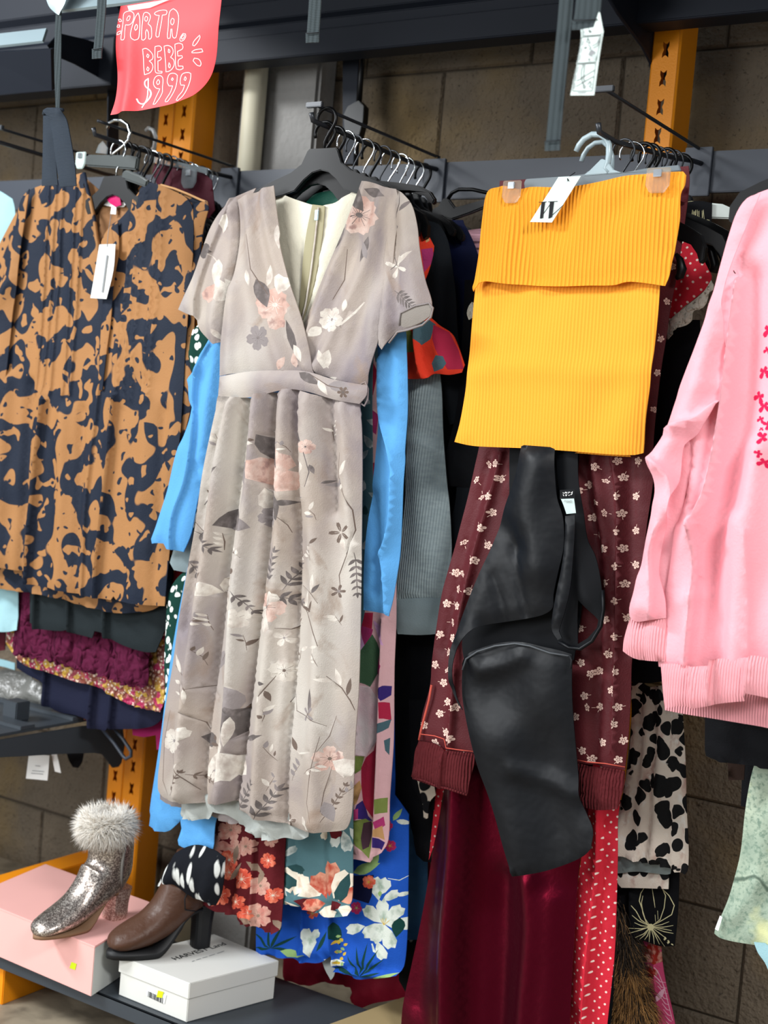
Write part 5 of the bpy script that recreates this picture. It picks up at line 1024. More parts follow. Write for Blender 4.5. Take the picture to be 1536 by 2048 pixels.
# ------------------------------------------------------------------ yellow ribbed skirt on clear clip hanger
M_yrib = mat('yellow_rib_knit', 'f8a532', rough=.8, spec=.15, vary=.03, bump=[rib(.0068, .035, .0020)], layers=[(('wave', dict(scale=.31416 / .0068, thr=.16, soft=.16, rot=.035, inv=True)), 'ee9726')])
M_yrib2 = mat('yellow_fine_rib_knit', 'f9a738', rough=.8, spec=.15, vary=.03, bump=[rib(.0058, .035, .0008)], layers=[(('wave', dict(scale=.31416 / .0058, thr=.12, soft=.14, rot=.035, inv=True)), 'f29c2c')])
YY = 1.965
yk = thing('ribbed_skirt', 'bright yellow ribbed knit skirt with folded over top, clipped on clear hanger', 'skirt', P(1170, 370, YY))
panel('skirt_body', [(952, 560), (1322, 560), (1318, 620), (1310, 690), (1302, 760), (1294, 820), (1291, 850), (1288, 906), (1270, 910), (1225, 909), (1150, 903), (1060, 897), (960, 893), (936, 890), (911, 884), (920, 850), (928, 800), (938, 720), (945, 640)], YY, M_yrib2, yk, th=.006, r=.02, res=.010,
      sp=dict(wr=.0022, wrs=22, seed=4, lines=[([(950, 745), (1050, 735), (1180, 745), (1300, 738)], .02, .004), ([(960, 895), (1285, 908)], .012, .003)]))
panel('hem_back', [(1200, 890), (1250, 895), (1262, 914), (1225, 912), (1150, 906)], YY + .010, M_yrib2, yk, th=.002, res=.010)
fo = panel('fold_over', [(975, 385), (982, 378), (998, 374), (1006, 371), (1040, 378), (1060, 374), (1110, 374), (1160, 371), (1205, 363), (1250, 352), (1292, 347), (1340, 344), (1366, 343), (1372, 350), (1370, 370), (1362, 388), (1360, 440), (1348, 500), (1340, 545), (1333, 573), (1325, 572), (1300, 568), (1262, 564), (1248, 566), (1230, 571), (1180, 572), (1120, 574), (1060, 571), (1010, 569), (975, 564), (962, 567), (950, 584), (949, 574), (956, 520), (964, 450), (970, 400)], YY - .012, M_yrib, yk, th=.007, r=.02, res=.008,
      sp=dict(wr=.0015, seed=9, lines=[([(1040, 400), (1020, 470), (1005, 560)], .018, .008), ([(1025, 380), (1040, 440), (1075, 560)], .02, -.006), ([(1338, 390), (1335, 440), (1340, 500)], .012, -.005), ([(1125, 380), (1118, 470)], .02, -.006), ([(950, 578), (975, 566), (1060, 572), (1200, 573), (1255, 566), (1332, 572)], .008, .005), ([(1290, 352), (1240, 420)], .02, -.006)]))
ch = thing('clip_hanger', 'clear plastic clip hanger carrying the yellow ribbed skirt', 'hanger', P(1190, 350, YY))
bar = [(q.x, q.z) for q in [P(u, v, YY) for u, v in [(1048, 366), (1052, 358), (1140, 352), (1170, 348), (1176, 342), (1240, 344), (1250, 345), (1290, 337), (1358, 330), (1362, 342), (1290, 350), (1200, 372), (1100, 378), (1050, 378)]]]
M_hang = mat('frosted_clear_plastic', 'b9cdd4', rough=.25, spec=.6, trans=.3, alpha=.92, vary=0)
M_hbar = mat('translucent_grey_bar', '808d93', rough=.25, spec=.5, trans=.2, alpha=.8, vary=0)
slab('bar', bar, YY - .001, YY + .004, M_hbar, ch, bev=.001)
hk = [(1152, 303), (1158, 290), (1168, 278), (1184, 269), (1200, 269), (1212, 276), (1218, 290), (1218, 308), (1216, 325), (1210, 336), (1218, 345)]
tube('hook', [P(u, v, YY) for u, v in hk], [.0042, .0046, .0048, .005, .005, .005, .005, .005, .005, .004, .004], M_hang, ch)
slab('neck', [(q.x, q.z) for q in [P(u, v, YY) for u, v in [(1204, 318), (1216, 322), (1228, 340), (1244, 346), (1168, 352), (1180, 342)]]], YY - .003, YY + .003, M_hang, ch, bev=.001)
tube('second_hook', [P(u, v, YY + .03) for u, v in [(1163, 323), (1167, 310), (1176, 296), (1190, 286), (1206, 284), (1218, 294), (1224, 312), (1224, 345)]], .0040, M_hang, ch)
clip(ch, 1026, 385, YY - .018, .0165, .036)
clip(ch, 1318, 362, YY - .018, .0190, .038)
g = thing('brand_tag', 'pale mint swing tag with letter W clipped on the yellow skirt', 'tag', P(1135, 360, YY - .03))
TY = YY - .030
panel('card', [(1117, 354), (1162, 352), (1104, 445), (1060, 444)], TY, mat('mint_card', 'cddbd6', rough=.45, vary=.02), g, th=.0007, r=.002, res=.012, sharp=10)
W1 = [[(1083, 405), (1090, 404), (1086, 436), (1080, 437)], [(1100, 404), (1108, 404), (1104, 434), (1097, 437)]]
for q in W1: quadpanel('letter', [P(q[3][0], q[3][1], TY - .0016), P(q[2][0], q[2][1], TY - .0016), P(q[1][0], q[1][1], TY - .0016), P(q[0][0], q[0][1], TY - .0016)], M_inkd, g, t=.0003)
ribbon('letter_hairline', [[(1081, 437), (1103, 406)], [(1098, 437), (1128, 410)], [(1078, 405), (1094, 404)], [(1097, 404), (1116, 403)]], 1.1, M_inkd, g, TY, lambda x, z: TY - .0006)
tube('string', [P(1135, 357, TY - .001), P(1136, 362, TY - .003), P(1140, 352, TY + .008), P(1150, 345, TY + .02)], .0007, M_inkd, g)

# ------------------------------------------------------------------ burgundy leggings with small hibiscus
M_bleg = fab('burgundy_legging', '561c22', rough=.6, spec=.3); M_hib = fab('hibiscus_cream', 'e9c9bb', vary=.02); M_coralst = fab('coral_stitch', 'c4574a')
M_bcuff = mat('burgundy_cuff', '5a2024', rough=.85, bump=[rib(.0052, 0, .0022), (('noise', dict(scale=200, thr=.5, soft=.4)), .0006)], spec=.15)
LYY = 2.015
lg = thing('leggings', 'burgundy leggings with small cream hibiscus flowers and ribbed cuffs', 'trousers', P(1160, 420, LYY))
def hib(u, v, r=8.5, ang=0, sx=1.):
    out = []
    pts = []
    for i in range(30):
        a = 2 * math.pi * i / 30; rr = r * (.52 + .50 * abs(math.cos(2.5 * a)) ** .7); x, y = rr * math.cos(a) * sx, rr * math.sin(a)
        x, y = rot2((x, y), ang); pts.append((u + x, v + y))
    out.append((pts, 1))
    for i in range(5):
        a = 2 * math.pi * (i + .0) / 5; c = (r * .36 * math.cos(a) * sx, r * .36 * math.sin(a)); c = rot2(c, ang)
        q = [(u + c[0] + rot2((r * .22 * math.cos(b), r * .09 * math.sin(b)), a + ang)[0], v + c[1] + rot2((r * .22 * math.cos(b), r * .09 * math.sin(b)), a + ang)[1]) for b in np.linspace(0, 6.28, 6)[:-1]]
        out.append((q, 0))
    s_ = rot2((r * 1.25, r * .55), ang); out += stroke([(u + s_[0] * .65, v + s_[1] * .65), (u + s_[0] * 1.1, v + s_[1] * 1.1)], 1.8, 1)
    return out
LF = [(500, 172), (455, 178), (607, 174), (395, 255), (522, 250), (465, 340), (420, 345), (482, 422), (430, 500), (458, 590), (395, 668), (330, 575), (290, 730), (325, 735), (370, 825), (300, 815), (245, 888), (300, 900), (275, 985), (208, 1045), (280, 1062), (183, 1200), (232, 1292), (258, 1388), (295, 1418), (212, 1450), (130, 1510), (250, 1545), (268, 1577), (182, 1600), (330, 1668), (255, 1225), (255, 1135)]
RF = [(1012, 190), (1128, 160), (1222, 158), (965, 280), (1062, 262), (1152, 243), (922, 310), (1120, 340), (1210, 340), (1015, 370), (982, 448), (1058, 425), (1148, 427), (1118, 520), (1210, 515), (1022, 540), (1055, 608), (1152, 605), (1112, 698), (1208, 690), (1057, 783), (1157, 787), (1110, 875), (928, 1015), (1065, 968), (1165, 962), (1108, 1057), (1075, 1147), (935, 1190), (982, 1247), (1015, 1235), (1113, 1235), (1088, 1330), (950, 1360), (1022, 1418), (1128, 1415), (905, 1467), (965, 1418), (1108, 1502), (940, 1640), (1042, 1598), (1150, 1588), (980, 1685), (1125, 1685)]
narrow = {(455, 178), (420, 345), (330, 575), (300, 815), (275, 985), (255, 1225), (255, 1135), (1062, 262), (1058, 425), (1022, 540), (395, 255), (325, 735), (1015, 370), (965, 1418)}
mo = []; rs = random.Random(2)
for (x, y) in LF + RF: mo += hib(800 + x / 2.56, 860 + y / 2.56, 8.6, rs.uniform(0, 6.28), .5 if (x, y) in narrow else .95)
for (x, y) in [(720, 315), (660, 605), (610, 880), (562, 1175), (535, 1440), (505, 1730), (445, 1585)]: mo += hib(1180 + x / 3.94, 380 + y / 3.94, 7.6, rs.uniform(0, 6.28), .8)
panel('body', [(1000, 362), (1200, 350), (1377, 332), (1379, 360), (1376, 395), (1370, 440), (1362, 500), (1352, 560), (1340, 620), (1330, 690), (1318, 770), (1309, 850), (1306, 905), (1309, 920), (1304, 980), (1296, 1040), (1288, 1100), (1280, 1160), (1272, 1240), (1264, 1320), (1262, 1400), (1257, 1480), (1250, 1540), (1200, 1533), (1155, 1524), (1150, 1460), (1146, 1400), (1144, 1300), (1146, 1180), (1130, 1060), (1105, 1030), (1075, 1060), (1020, 1180), (980, 1280), (945, 1370), (938, 1440), (950, 1506), (915, 1503), (890, 1498), (870, 1486), (838, 1480), (845, 1430), (860, 1370), (864, 1320), (874, 1250), (884, 1190), (900, 1130), (917, 1070), (935, 1000), (950, 930), (960, 880), (985, 600)],
      LYY, [M_bleg, M_hib], lg, th=.006, r=.02, res=.0095, motifs=mo, sharp=50,
      sp=dict(wr=.001, lines=[([(1010, 905), (985, 1000), (950, 1130), (925, 1250), (915, 1360), (905, 1490)], .010, .012, 1), ([(985, 905), (960, 1000), (925, 1130), (890, 1300)], .008, -.008), ([(1040, 905), (1020, 980)], .008, .007),
                              ([(1165, 905), (1180, 1000), (1198, 1100), (1204, 1200), (1196, 1400), (1190, 1530)], .008, -.012), ([(1190, 905), (1200, 1000), (1215, 1150), (1212, 1300)], .009, .010), ([(1228, 905), (1240, 1000), (1238, 1200), (1230, 1500)], .010, .012, -1), ([(1262, 905), (1262, 1100), (1250, 1300)], .010, -.008), ([(1150, 930), (1165, 1060), (1195, 1150)], .009, .010)]))
panel('cuff', [(838, 1481), (870, 1487), (888, 1497), (892, 1500), (915, 1503), (950, 1507), (948, 1530), (940, 1560), (935, 1590), (915, 1583), (885, 1577), (862, 1571), (840, 1562), (823, 1553), (826, 1540), (832, 1510)], LYY - .006, M_bcuff, lg, th=.009, r=.016, res=.009, sp=dict(lines=[([(893, 1500), (886, 1535), (882, 1577)], .006, .008, 1), ([(835, 1500), (838, 1555)], .008, .006)]))
panel('cuff', [(1155, 1526), (1180, 1532), (1215, 1536), (1250, 1542), (1248, 1570), (1240, 1600), (1235, 1618), (1200, 1620), (1160, 1614), (1158, 1590), (1156, 1560)], LYY - .006, M_bcuff, lg, th=.009, r=.016, res=.009, sp=dict(n=4, a=.003, a0=1))
panel('waistband', [(1366, 372), (1377, 374), (1374, 402), (1370, 405), (1360, 402)], LYY - .008, M_bleg, lg, th=.003, r=.006, res=.01)
tube('seam_stitching', [P(u, v, LYY - .010) for u, v in [(863, 1370), (858, 1400), (850, 1430), (842, 1460), (838, 1480)]], .0020, M_coralst, lg)
tube('seam_stitching', [P(u, v, LYY - .020) for u, v in [(840, 1468), (870, 1472), (888, 1478), (892, 1496), (920, 1500), (948, 1503)]], .0009, M_coralst, lg)
tube('seam_stitching', [P(u, v, LYY - .020) for u, v in [(1155, 1520), (1175, 1524), (1210, 1527), (1250, 1534)]], .0009, M_coralst, lg)
tube('cuff_opening', [P(u, v, LYY - .012) for u, v in [(826, 1556), (850, 1562), (872, 1572), (895, 1577), (934, 1590)]], .0022, M_bcuff, lg)

# ------------------------------------------------------------------ black halter dress hanging between the legs
M_sat = mat('black_scuba_satin', '0a0d12', rough=.46, spec=.28, vary=.15, bump=[(('noise', dict(scale=14, thr=.5, soft=.5, detail=3)), .004)])
M_satd = mat('black_lining', '0c0e12', rough=.7, vary=.1, spec=.2)
HY = 1.985
hd = thing('halter_dress', 'black satin halter dress folded over, hanging between the burgundy legging legs', 'dress', P(1100, 900, HY))
panel('back_inside', [(1020, 890), (1160, 890), (1156, 960), (1170, 1060), (1165, 1200), (1152, 1296), (1148, 1320), (1060, 1300), (960, 1310), (930, 1330), (925, 1280), (945, 1220), (1010, 1080)], HY + .014, M_satd, hd, th=.003, res=.012, lab='darker inside of the halter dress')
panel('skirt', [(1146, 1308), (1120, 1300), (1090, 1293), (1050, 1284), (1010, 1284), (975, 1292), (945, 1304), (928, 1320), (922, 1345), (922, 1390), (928, 1424), (945, 1490), (958, 1540), (975, 1590), (990, 1640), (1003, 1690), (1022, 1754), (1044, 1752), (1088, 1744), (1138, 1727), (1166, 1712), (1180, 1698), (1183, 1660), (1170, 1630), (1158, 1600), (1152, 1543), (1147, 1446), (1145, 1348)], HY - .012, M_sat, hd, th=.008, r=.025, res=.010,
      sp=dict(wr=.0045, wrs=14, seed=12, lines=[([(945, 1310), (960, 1340), (1010, 1330), (1050, 1310)], .014, .010), ([(1030, 1540), (1090, 1560), (1150, 1590)], .016, .008), ([(1090, 1330), (1080, 1400), (1020, 1470)], .05, .014), ([(1000, 1400), (1060, 1480), (1120, 1700)], .05, -.010), ([(925, 1325), (975, 1295), (1050, 1287), (1146, 1312)], .006, .005), ([(1020, 1746), (1088, 1736), (1138, 1719), (1180, 1692)], .004, .003)]))
panel('bodice', [(1045, 890), (1112, 895), (1114, 958), (1117, 997), (1128, 1036), (1130, 1090), (1120, 1140), (1108, 1190), (1106, 1215), (1090, 1228), (1060, 1236), (1010, 1244), (970, 1250), (953, 1256), (935, 1272), (918, 1300), (910, 1340), (914, 1390), (926, 1420), (916, 1405), (906, 1378), (902, 1340), (906, 1296), (920, 1250), (940, 1195), (962, 1140), (984, 1090), (1010, 1015), (1034, 954)], HY - .020, M_sat, hd, th=.008, r=.022, res=.009, sharp=50,
      sp=dict(wr=.0045, wrs=16, seed=5, lines=[([(1030, 1090), (1040, 1160), (1052, 1228)], .006, -.005), ([(985, 1150), (1000, 1200), (1008, 1244)], .006, -.005), ([(1080, 930), (1060, 1020), (1075, 1130)], .035, .014), ([(1015, 1060), (1035, 1090)], .02, -.008), ([(905, 1360), (912, 1300), (950, 1256)], .010, .008)]))
panel('halter_back', [(1112, 895), (1156, 895), (1157, 960), (1168, 1030), (1176, 1080), (1190, 1110), (1199, 1145), (1205, 1190), (1206, 1225), (1200, 1255), (1180, 1285), (1160, 1297), (1140, 1294), (1120, 1284), (1108, 1268), (1104, 1250), (1112, 1190), (1124, 1130), (1130, 1060), (1124, 1010), (1116, 960)], HY - .006, M_satd, hd, th=.005, r=.014, res=.009,
      holes=[[(1157, 1200), (1172, 1215), (1190, 1232), (1197, 1240), (1194, 1256), (1176, 1276), (1156, 1288), (1155, 1240)]], sp=dict(lines=[([(1150, 1050), (1160, 1130), (1175, 1200)], .012, .006)]))
panel('halter_strap', [(1131, 1032), (1150, 1030), (1150, 1060), (1146, 1120), (1140, 1180), (1128, 1230), (1118, 1262), (1124, 1276), (1116, 1280), (1105, 1262), (1104, 1240), (1112, 1190), (1124, 1130), (1130, 1080)], HY - .026, M_sat, hd, th=.003, r=.006, res=.008, sp=dict(lines=[([(1140, 1040), (1134, 1130), (1115, 1250)], .004, .004)]))
tube('strap_edge', [P(u, v, HY - .012) for u, v in [(1206, 1180), (1207, 1220), (1202, 1252), (1184, 1282), (1160, 1298), (1138, 1295), (1118, 1284)]], .0030, M_sat, hd)
zz = tube('zip', [P(u, v, HY - .024) for u, v in [(925, 1340), (932, 1318), (955, 1303), (990, 1292), (1030, 1287), (1060, 1292), (1100, 1306), (1138, 1312)]], .0016, mat('zip_tooth', '4a4e52', rough=.4), hd)
tube('zip_pull', [P(1139, 1311, HY - .026), P(1143, 1320, HY - .03), P(1141, 1337, HY - .03)], .0016, M_inkd, zz)
wl_ = panel('care_label', [(1122, 998), (1148, 997), (1152, 1026), (1133, 1028), (1127, 1010)], HY - .030, mat('silver_white_label', 'b9ccc9', rough=.35, vary=.05), hd, th=.0007, r=.002, res=.01, lab='small silvery white care label')
nl = panel('neck_label', [(1120, 980), (1150, 978), (1150, 998), (1120, 999)], HY - .029, M_satd, hd, th=.0008, r=.002, res=.01, lab='black neck label with white woven letters')
ribbon('woven_letters', [[(1127, 985), (1128, 987)], [(1130, 987), (1132, 984), (1134, 987), (1135, 984)], [(1137, 987), (1139, 984), (1141, 985)], [(1143, 985), (1145, 986), (1146, 983)], [(1127, 989), (1129, 992)], [(1132, 989), (1133, 992), (1135, 989)], [(1138, 991), (1140, 990)], [(1142, 990), (1146, 987)]], 1.3, M_pap, nl, HY - .0295, lambda x, z: HY - .0305)
ribbon('printed_letters', [[(1129, 1004), (1131, 1000), (1133, 1004)], [(1135, 1000), (1135, 1005), (1137, 1005), (1137, 1001)], [(1139, 1005), (1139, 1001)], [(1141, 1001), (1144, 1001), (1144, 1005), (1141, 1005), (1141, 1001)]], .9, M_ink, wl_, HY - .0305, lambda x, z: HY - .0315)

# ------------------------------------------------------------------ velvet, polka dots and the rest behind
M_velvet = mat('wine_velvet', '2a050f', rough=.32, spec=1., stint='ff2c5c', sheen=.0, tint='c8204a', vary=.1, bump=[(('noise', dict(scale=60, thr=.5, soft=.5, detail=4)), .0010)])
o = panel('velvet_dress', [(955, 900), (1230, 900), (1230, 1300), (1190, 1500), (1172, 1660), (1158, 1740), (1150, 1860), (1144, 1960), (1138, 2100), (1132, 2300), (780, 2300), (800, 2100), (806, 2010), (822, 1930), (838, 1850), (850, 1780), (864, 1690), (880, 1610), (905, 1500), (935, 1200)], 2.078, M_velvet, None, th=.012, r=.04, res=.012,
          sp=dict(seed=2, lines=[([(940, 1560), (936, 1680), (928, 1780), (918, 1900), (916, 2060), (905, 2300)], .030, .055), ([(970, 1560), (964, 1680), (955, 1800), (950, 1950), (945, 2200)], .016, -.012), ([(880, 1600), (862, 1800), (840, 2000)], .024, -.010), ([(1062, 1760), (1068, 1860), (1050, 2060), (1040, 2280)], .022, .018), ([(1110, 1800), (1105, 1950), (1090, 2100)], .020, .010), ([(1010, 1760), (1005, 1900), (1000, 2100)], .026, -.014)]))
tag(o, 'long wine red velvet dress hanging to the bottom edge below the black satin hem', 'dress')
M_polka = fab('red_polka', 'cf2b3c', rough=.7, layers=[(('dots', dict(scale=74, thr=.135, soft=.03, rand=.25, rot=.785)), 'f6e2d8')])
M_lacew = mat('ecru_lace', 'dedbcb', rough=.9, bump=[(('voro', dict(scale=110, thr=.4, soft=.3, dist=.02)), .003)], layers=[(('voro', dict(scale=150, thr=.24, soft=.06, dist=.02)), 'a39f8e')], spec=.1)
g = thing('polka_dress', 'red dress with tiny white dots and lace edged sleeve behind the leggings', 'dress', arm_loc(A3, 2.1))
panel('body', [(1060, 420), (1330, 420), (1380, 500), (1330, 620), (1290, 900), (1262, 1300), (1240, 1600), (1236, 1640), (1236, 1700), (1234, 1800), (1230, 1900), (1222, 1980), (1210, 2100), (1200, 2300), (1128, 2300), (1136, 2048), (1142, 1960), (1146, 1850), (1162, 1750), (1182, 1640), (1100, 1560), (900, 1560), (888, 1580), (878, 1640), (868, 1690), (858, 1720), (864, 1660), (876, 1560), (930, 1300), (960, 900), (1000, 600)], 2.112, M_polka, g, th=.006, r=.015, res=.013, sp=dict(lines=[([(1205, 1620), (1202, 1760), (1188, 1880), (1178, 2000), (1170, 2200)], .010, .022, 1), ([(1170, 1700), (1168, 1850), (1158, 2000)], .012, .010), ([(1222, 1640), (1222, 1800), (1215, 1900)], .008, .008)]))
panel('sleeve', [(1300, 470), (1345, 478), (1362, 482), (1385, 490), (1400, 502), (1408, 520), (1418, 540), (1424, 552), (1422, 572), (1405, 585), (1388, 600), (1362, 620), (1345, 635), (1332, 650), (1310, 640)], 2.072, M_polka, g, th=.014, r=.03, res=.010, sp=dict(wr=.003, lines=[([(1380, 560), (1370, 620)], .010, .006)]))
panel('lace_trim', [(1422, 560), (1428, 575), (1416, 590), (1412, 606), (1402, 618), (1388, 622), (1384, 640), (1372, 650), (1360, 654), (1350, 658), (1345, 668), (1338, 680), (1332, 676), (1330, 655), (1345, 634), (1365, 618), (1390, 598), (1406, 584)], 2.064, M_lacew, g, th=.003, r=.006, res=.007, sharp=80, lab='scalloped ecru lace edge', sp=dict(n=6, a=.004, a0=1))
panel('lace_trim', [(944, 604), (950, 606), (952, 640), (944, 636), (938, 640), (934, 626), (938, 612)], 2.05, M_lacew, g, th=.003, r=.005, res=.008, lab='scalloped ecru lace edge')
o = panel('long_top', [(1240, 460), (1300, 520), (1345, 640), (1400, 640), (1408, 800), (1400, 1000), (1360, 1300), (1332, 1330), (1328, 1362), (1300, 1366), (1258, 1364), (1262, 1320), (1280, 1100), (1300, 800)], 2.13, M_blk, None, th=.008, r=.03, res=.016, sp=dict(n=3, a=.006)); tag(o, 'black long top between the burgundy leggings and the pink sweatshirt', 'top')
g = thing('curved_hanger', 'stacked curved black hanger ends above the polka dot sleeve', 'hanger', P(1360, 460, 2.10))
tube('shoulder_bar', [P(u, v, 2.11) for u, v in [(1350, 462), (1380, 468), (1405, 478), (1422, 498), (1430, 530), (1426, 545)]], .0075, M_black, g)
tube('shoulder_bar', [P(u, v, 2.14) for u, v in [(1362, 480), (1395, 492), (1412, 512), (1420, 540)]], .0065, M_black, g)
o = tube('hanger_tip', [P(u, v, 2.0) for u, v in [(1352, 508), (1360, 520), (1364, 538), (1360, 552), (1352, 556)]], [.003, .006, .008, .007, .004], M_black); tag(o, 'black rounded hanger tip over the polka dot sleeve beside the leggings', 'hanger')
# leopard skirt
M_leo = fab('leopard_print', 'e6dacd', rough=.6, layers=[(('noise', dict(scale=45, thr=.61, soft=.08, detail=4, seed=4, an=(1, 1, .4))), 'c2a196'), (('noise', dict(scale=60, thr=.62, soft=.05, detail=3, seed=14)), 'ece6de'), (('voro', dict(scale=41, thr=.50, soft=.012, dist=.025, dscale=36, seed=2, an=(1.1, .5, .85))), '17181a')])
M_slate2 = fab('grey_lining', '8d9a9c', rough=.5, spec=.4)
g = thing('leopard_skirt', 'black and cream leopard print skirt with elastic waist under pink sweatshirt', 'skirt', arm_loc(A3 + .12, 2.19))
leo_out = [(1262, 1365), (1280, 1362), (1300, 1375), (1330, 1370), (1345, 1375), (1360, 1400), (1366, 1440), (1372, 1520), (1374, 1620), (1378, 1700), (1376, 1742), (1372, 1748), (1350, 1744), (1344, 1738), (1310, 1730), (1270, 1722), (1252, 1716), (1212, 1704), (1213, 1690), (1218, 1668), (1228, 1640), (1242, 1600), (1256, 1520), (1262, 1440)]
panel('body', leo_out, 2.17, M_leo, g, th=.006, r=.015, res=.009, sp=dict(n=4, a=.008, a0=.5, gather=(.004, 14, .08), seed=8, lines=[([(1278, 1380), (1276, 1520), (1262, 1700)], .008, -.010), ([(1326, 1380), (1330, 1500), (1320, 1600)], .008, .010)]))
panel('lining', [(1228, 1690), (1345, 1715), (1340, 1748), (1330, 1750), (1280, 1744), (1226, 1748), (1224, 1735)], 2.19, M_slate2, g, th=.004, r=.008, res=.010, lab='pale grey lining', sp=dict(n=5, a=.004))
panel('inner_hem', [(1226, 1744), (1280, 1742), (1338, 1746), (1337, 1778), (1280, 1776), (1225, 1775)], 2.20, M_leo, g, th=.003, r=.008, res=.010)
mo = []
M_lily2 = fab('cream_line', 'ddd6a8', vary=.05)
cx_, cy_ = 1303, 1852
for pts in ([(cx_, cy_), (1292, 1836), (1286, 1815), (1281, 1800), (1284, 1785), (1290, 1775)], [(cx_, cy_), (1284, 1838), (1275, 1820), (1267, 1808)], [(cx_, cy_), (1322, 1838), (1330, 1815), (1333, 1790), (1326, 1775)], [(cx_, cy_), (1325, 1840), (1345, 1828), (1350, 1810), (1340, 1790), (1328, 1778)],
            [(cx_, cy_), (1295, 1845), (1288, 1825), (1285, 1805), (1288, 1790)], [(1306, 1775), (1310, 1800), (1312, 1814)], [(1312, 1828), (1313, 1842)], [(1317, 1820), (1318, 1838)], [(cx_, cy_), (1280, 1840), (1268, 1828)], [(cx_, cy_), (1285, 1850), (1272, 1843)], [(cx_, cy_), (1285, 1856), (1262, 1853)], [(cx_, cy_), (1285, 1858), (1260, 1864)],
            [(cx_, cy_), (1290, 1866), (1272, 1874)], [(cx_, cy_), (1292, 1868), (1280, 1878)], [(cx_, cy_), (1297, 1870), (1290, 1879)], [(cx_, cy_), (1301, 1870), (1299, 1884)], [(cx_, cy_), (1309, 1872), (1309, 1888)], [(cx_, cy_), (1312, 1868), (1320, 1888)], [(cx_, cy_), (1318, 1872), (1330, 1893)],
            [(cx_, cy_), (1322, 1866), (1335, 1876)], [(cx_, cy_), (1325, 1856), (1345, 1860)], [(cx_, cy_), (1328, 1853), (1348, 1850)], [(cx_, cy_), (1325, 1848), (1340, 1842)], [(cx_, cy_), (1330, 1862), (1348, 1866)]):
    mo += stroke(pts, 1.7, 1)
mo += flower(cx_, cy_ + 1, 7, 6, 0, 1, wr=1)
for i in range(7): mo += leaf(1330 + i * 2.2, 1872 + i * 2.4, 6, 3, 40 + 70 * (i % 3), 1)
mo += stroke([(1222, 1800), (1235, 1812), (1245, 1830)], 1.2, 1) + stroke([(1222, 1815), (1228, 1832)], 1.2, 1)
o = panel('line_flower_skirt', [(1215, 1600), (1360, 1600), (1358, 1780), (1354, 1850), (1349, 1892), (1320, 1892), (1290, 1882), (1262, 1872), (1262, 1830), (1240, 1832), (1222, 1840), (1216, 1800)], 2.225, [M_blk, M_lily2], None, th=.005, r=.01, res=.010, motifs=mo, sp=dict(lines=[([(1264, 1780), (1262, 1875)], .008, .010, -1)])); tag(o, 'black skirt with a cream line drawn flower, hem below the leopard skirt', 'skirt')
M_pf = fab('pink_floral', 'cf4a76', rough=.7); M_fl1 = fab('brick_petal', '9c2a22', layers=[(('noise', dict(scale=70, thr=.55, soft=.08, detail=3)), 'd8a090')]); M_fl2 = fab('pale_pink_line', 'efb6cb'); M_fl3 = fab('dark_wine_line', '4a1028')
mo = petal(1300, 1920, 34, 26, -120, 1) + petal(1302, 1915, 34, 28, -70, 1) + petal(1300, 1920, 30, 24, -20, 1) + petal(1298, 1925, 30, 22, 60, 1) + petal(1290, 1925, 40, 22, 90, 1) + petal(1296, 1920, 26, 20, 200, 1)
for i in range(7): mo += stroke([(1258, 1862 + i * 9), (1268 + i, 1856 + i * 9)], 1.6, 3)
mo += stroke([(1274, 1880), (1274, 1930), (1284, 1990), (1296, 2045)], 2.0, 3)
for i in range(9): mo += stroke([(1314 + i * 2.5, 1945 + i * 12), (1322 + i * 2.6, 1962 + i * 11), (1332 + i * 1.8, 1965 + i * 11)], 1.6, 2)
mo += leaf(1316, 2000, 30, 10, -60, 2) + stroke([(1314, 1930), (1330, 1975), (1346, 2040)], 1.6, 2)
o = panel('pink_floral_dress', [(1215, 1700), (1330, 1700), (1322, 1800), (1322, 1880), (1326, 1930), (1334, 1975), (1345, 2020), (1352, 2060), (1380, 2300), (1330, 2300), (1304, 2060), (1290, 2010), (1278, 1950), (1268, 1900), (1256, 1866), (1240, 1855), (1220, 1830)], 2.26, [M_pf, M_fl1, M_fl2, M_fl3], None, th=.006, r=.012, res=.010, motifs=mo, sp=dict(lines=[([(1312, 1880), (1315, 1960), (1330, 2080)], .008, .010, 1)])); tag(o, 'bright pink floral dress hanging lowest, below the black line flower skirt', 'dress')
# fur piece: real tufts
def fur(name, pts3, rad, n, ln, m, parent=None, seed=1, down=.5, wd=.0012, cols=None):
    """tufts on a chain of ellipsoids (centre, radius vector)"""
    rs = np.random.RandomState(seed); vs, fs, mi = [], [], []
    for _ in range(n):
        c, R = pts3[rs.randint(len(pts3))]
        d = rs.normal(size=3); d /= np.linalg.norm(d); p = Vector((c[0] + R[0] * d[0], c[1] + R[1] * d[1], c[2] + R[2] * d[2]))
        nrm = Vector(d); dr = (nrm + Vector((rs.normal() * .25, rs.normal() * .25, -down + rs.normal() * .25))).normalized()
        L = ln * rs.uniform(.6, 1.2); sd = dr.cross(Vector((rs.normal(), rs.normal(), rs.normal()))).normalized() * wd
        mid = p + dr * L * .5; tip = p + dr * L + Vector((0, 0, -down * L * .3)); b = len(vs)
        s2 = dr.cross(sd).normalized() * wd
        vs += [p + sd, p - sd * .5 + s2, p - sd * .5 - s2, mid + sd * .6, mid - sd * .3 + s2 * .6, mid - sd * .3 - s2 * .6, tip]
        for i in range(3):
            j = (i + 1) % 3; fs.append([b + i, b + j, b + 3 + j, b + 3 + i]); fs.append([b + 3 + i, b + 3 + j, b + 6])
            k = 0 if cols is None else cols(p, rs); mi += [k, k]
    ms = m if isinstance(m, list) else [m]
    return link_mesh(name, vs, fs, ms, parent, mi)
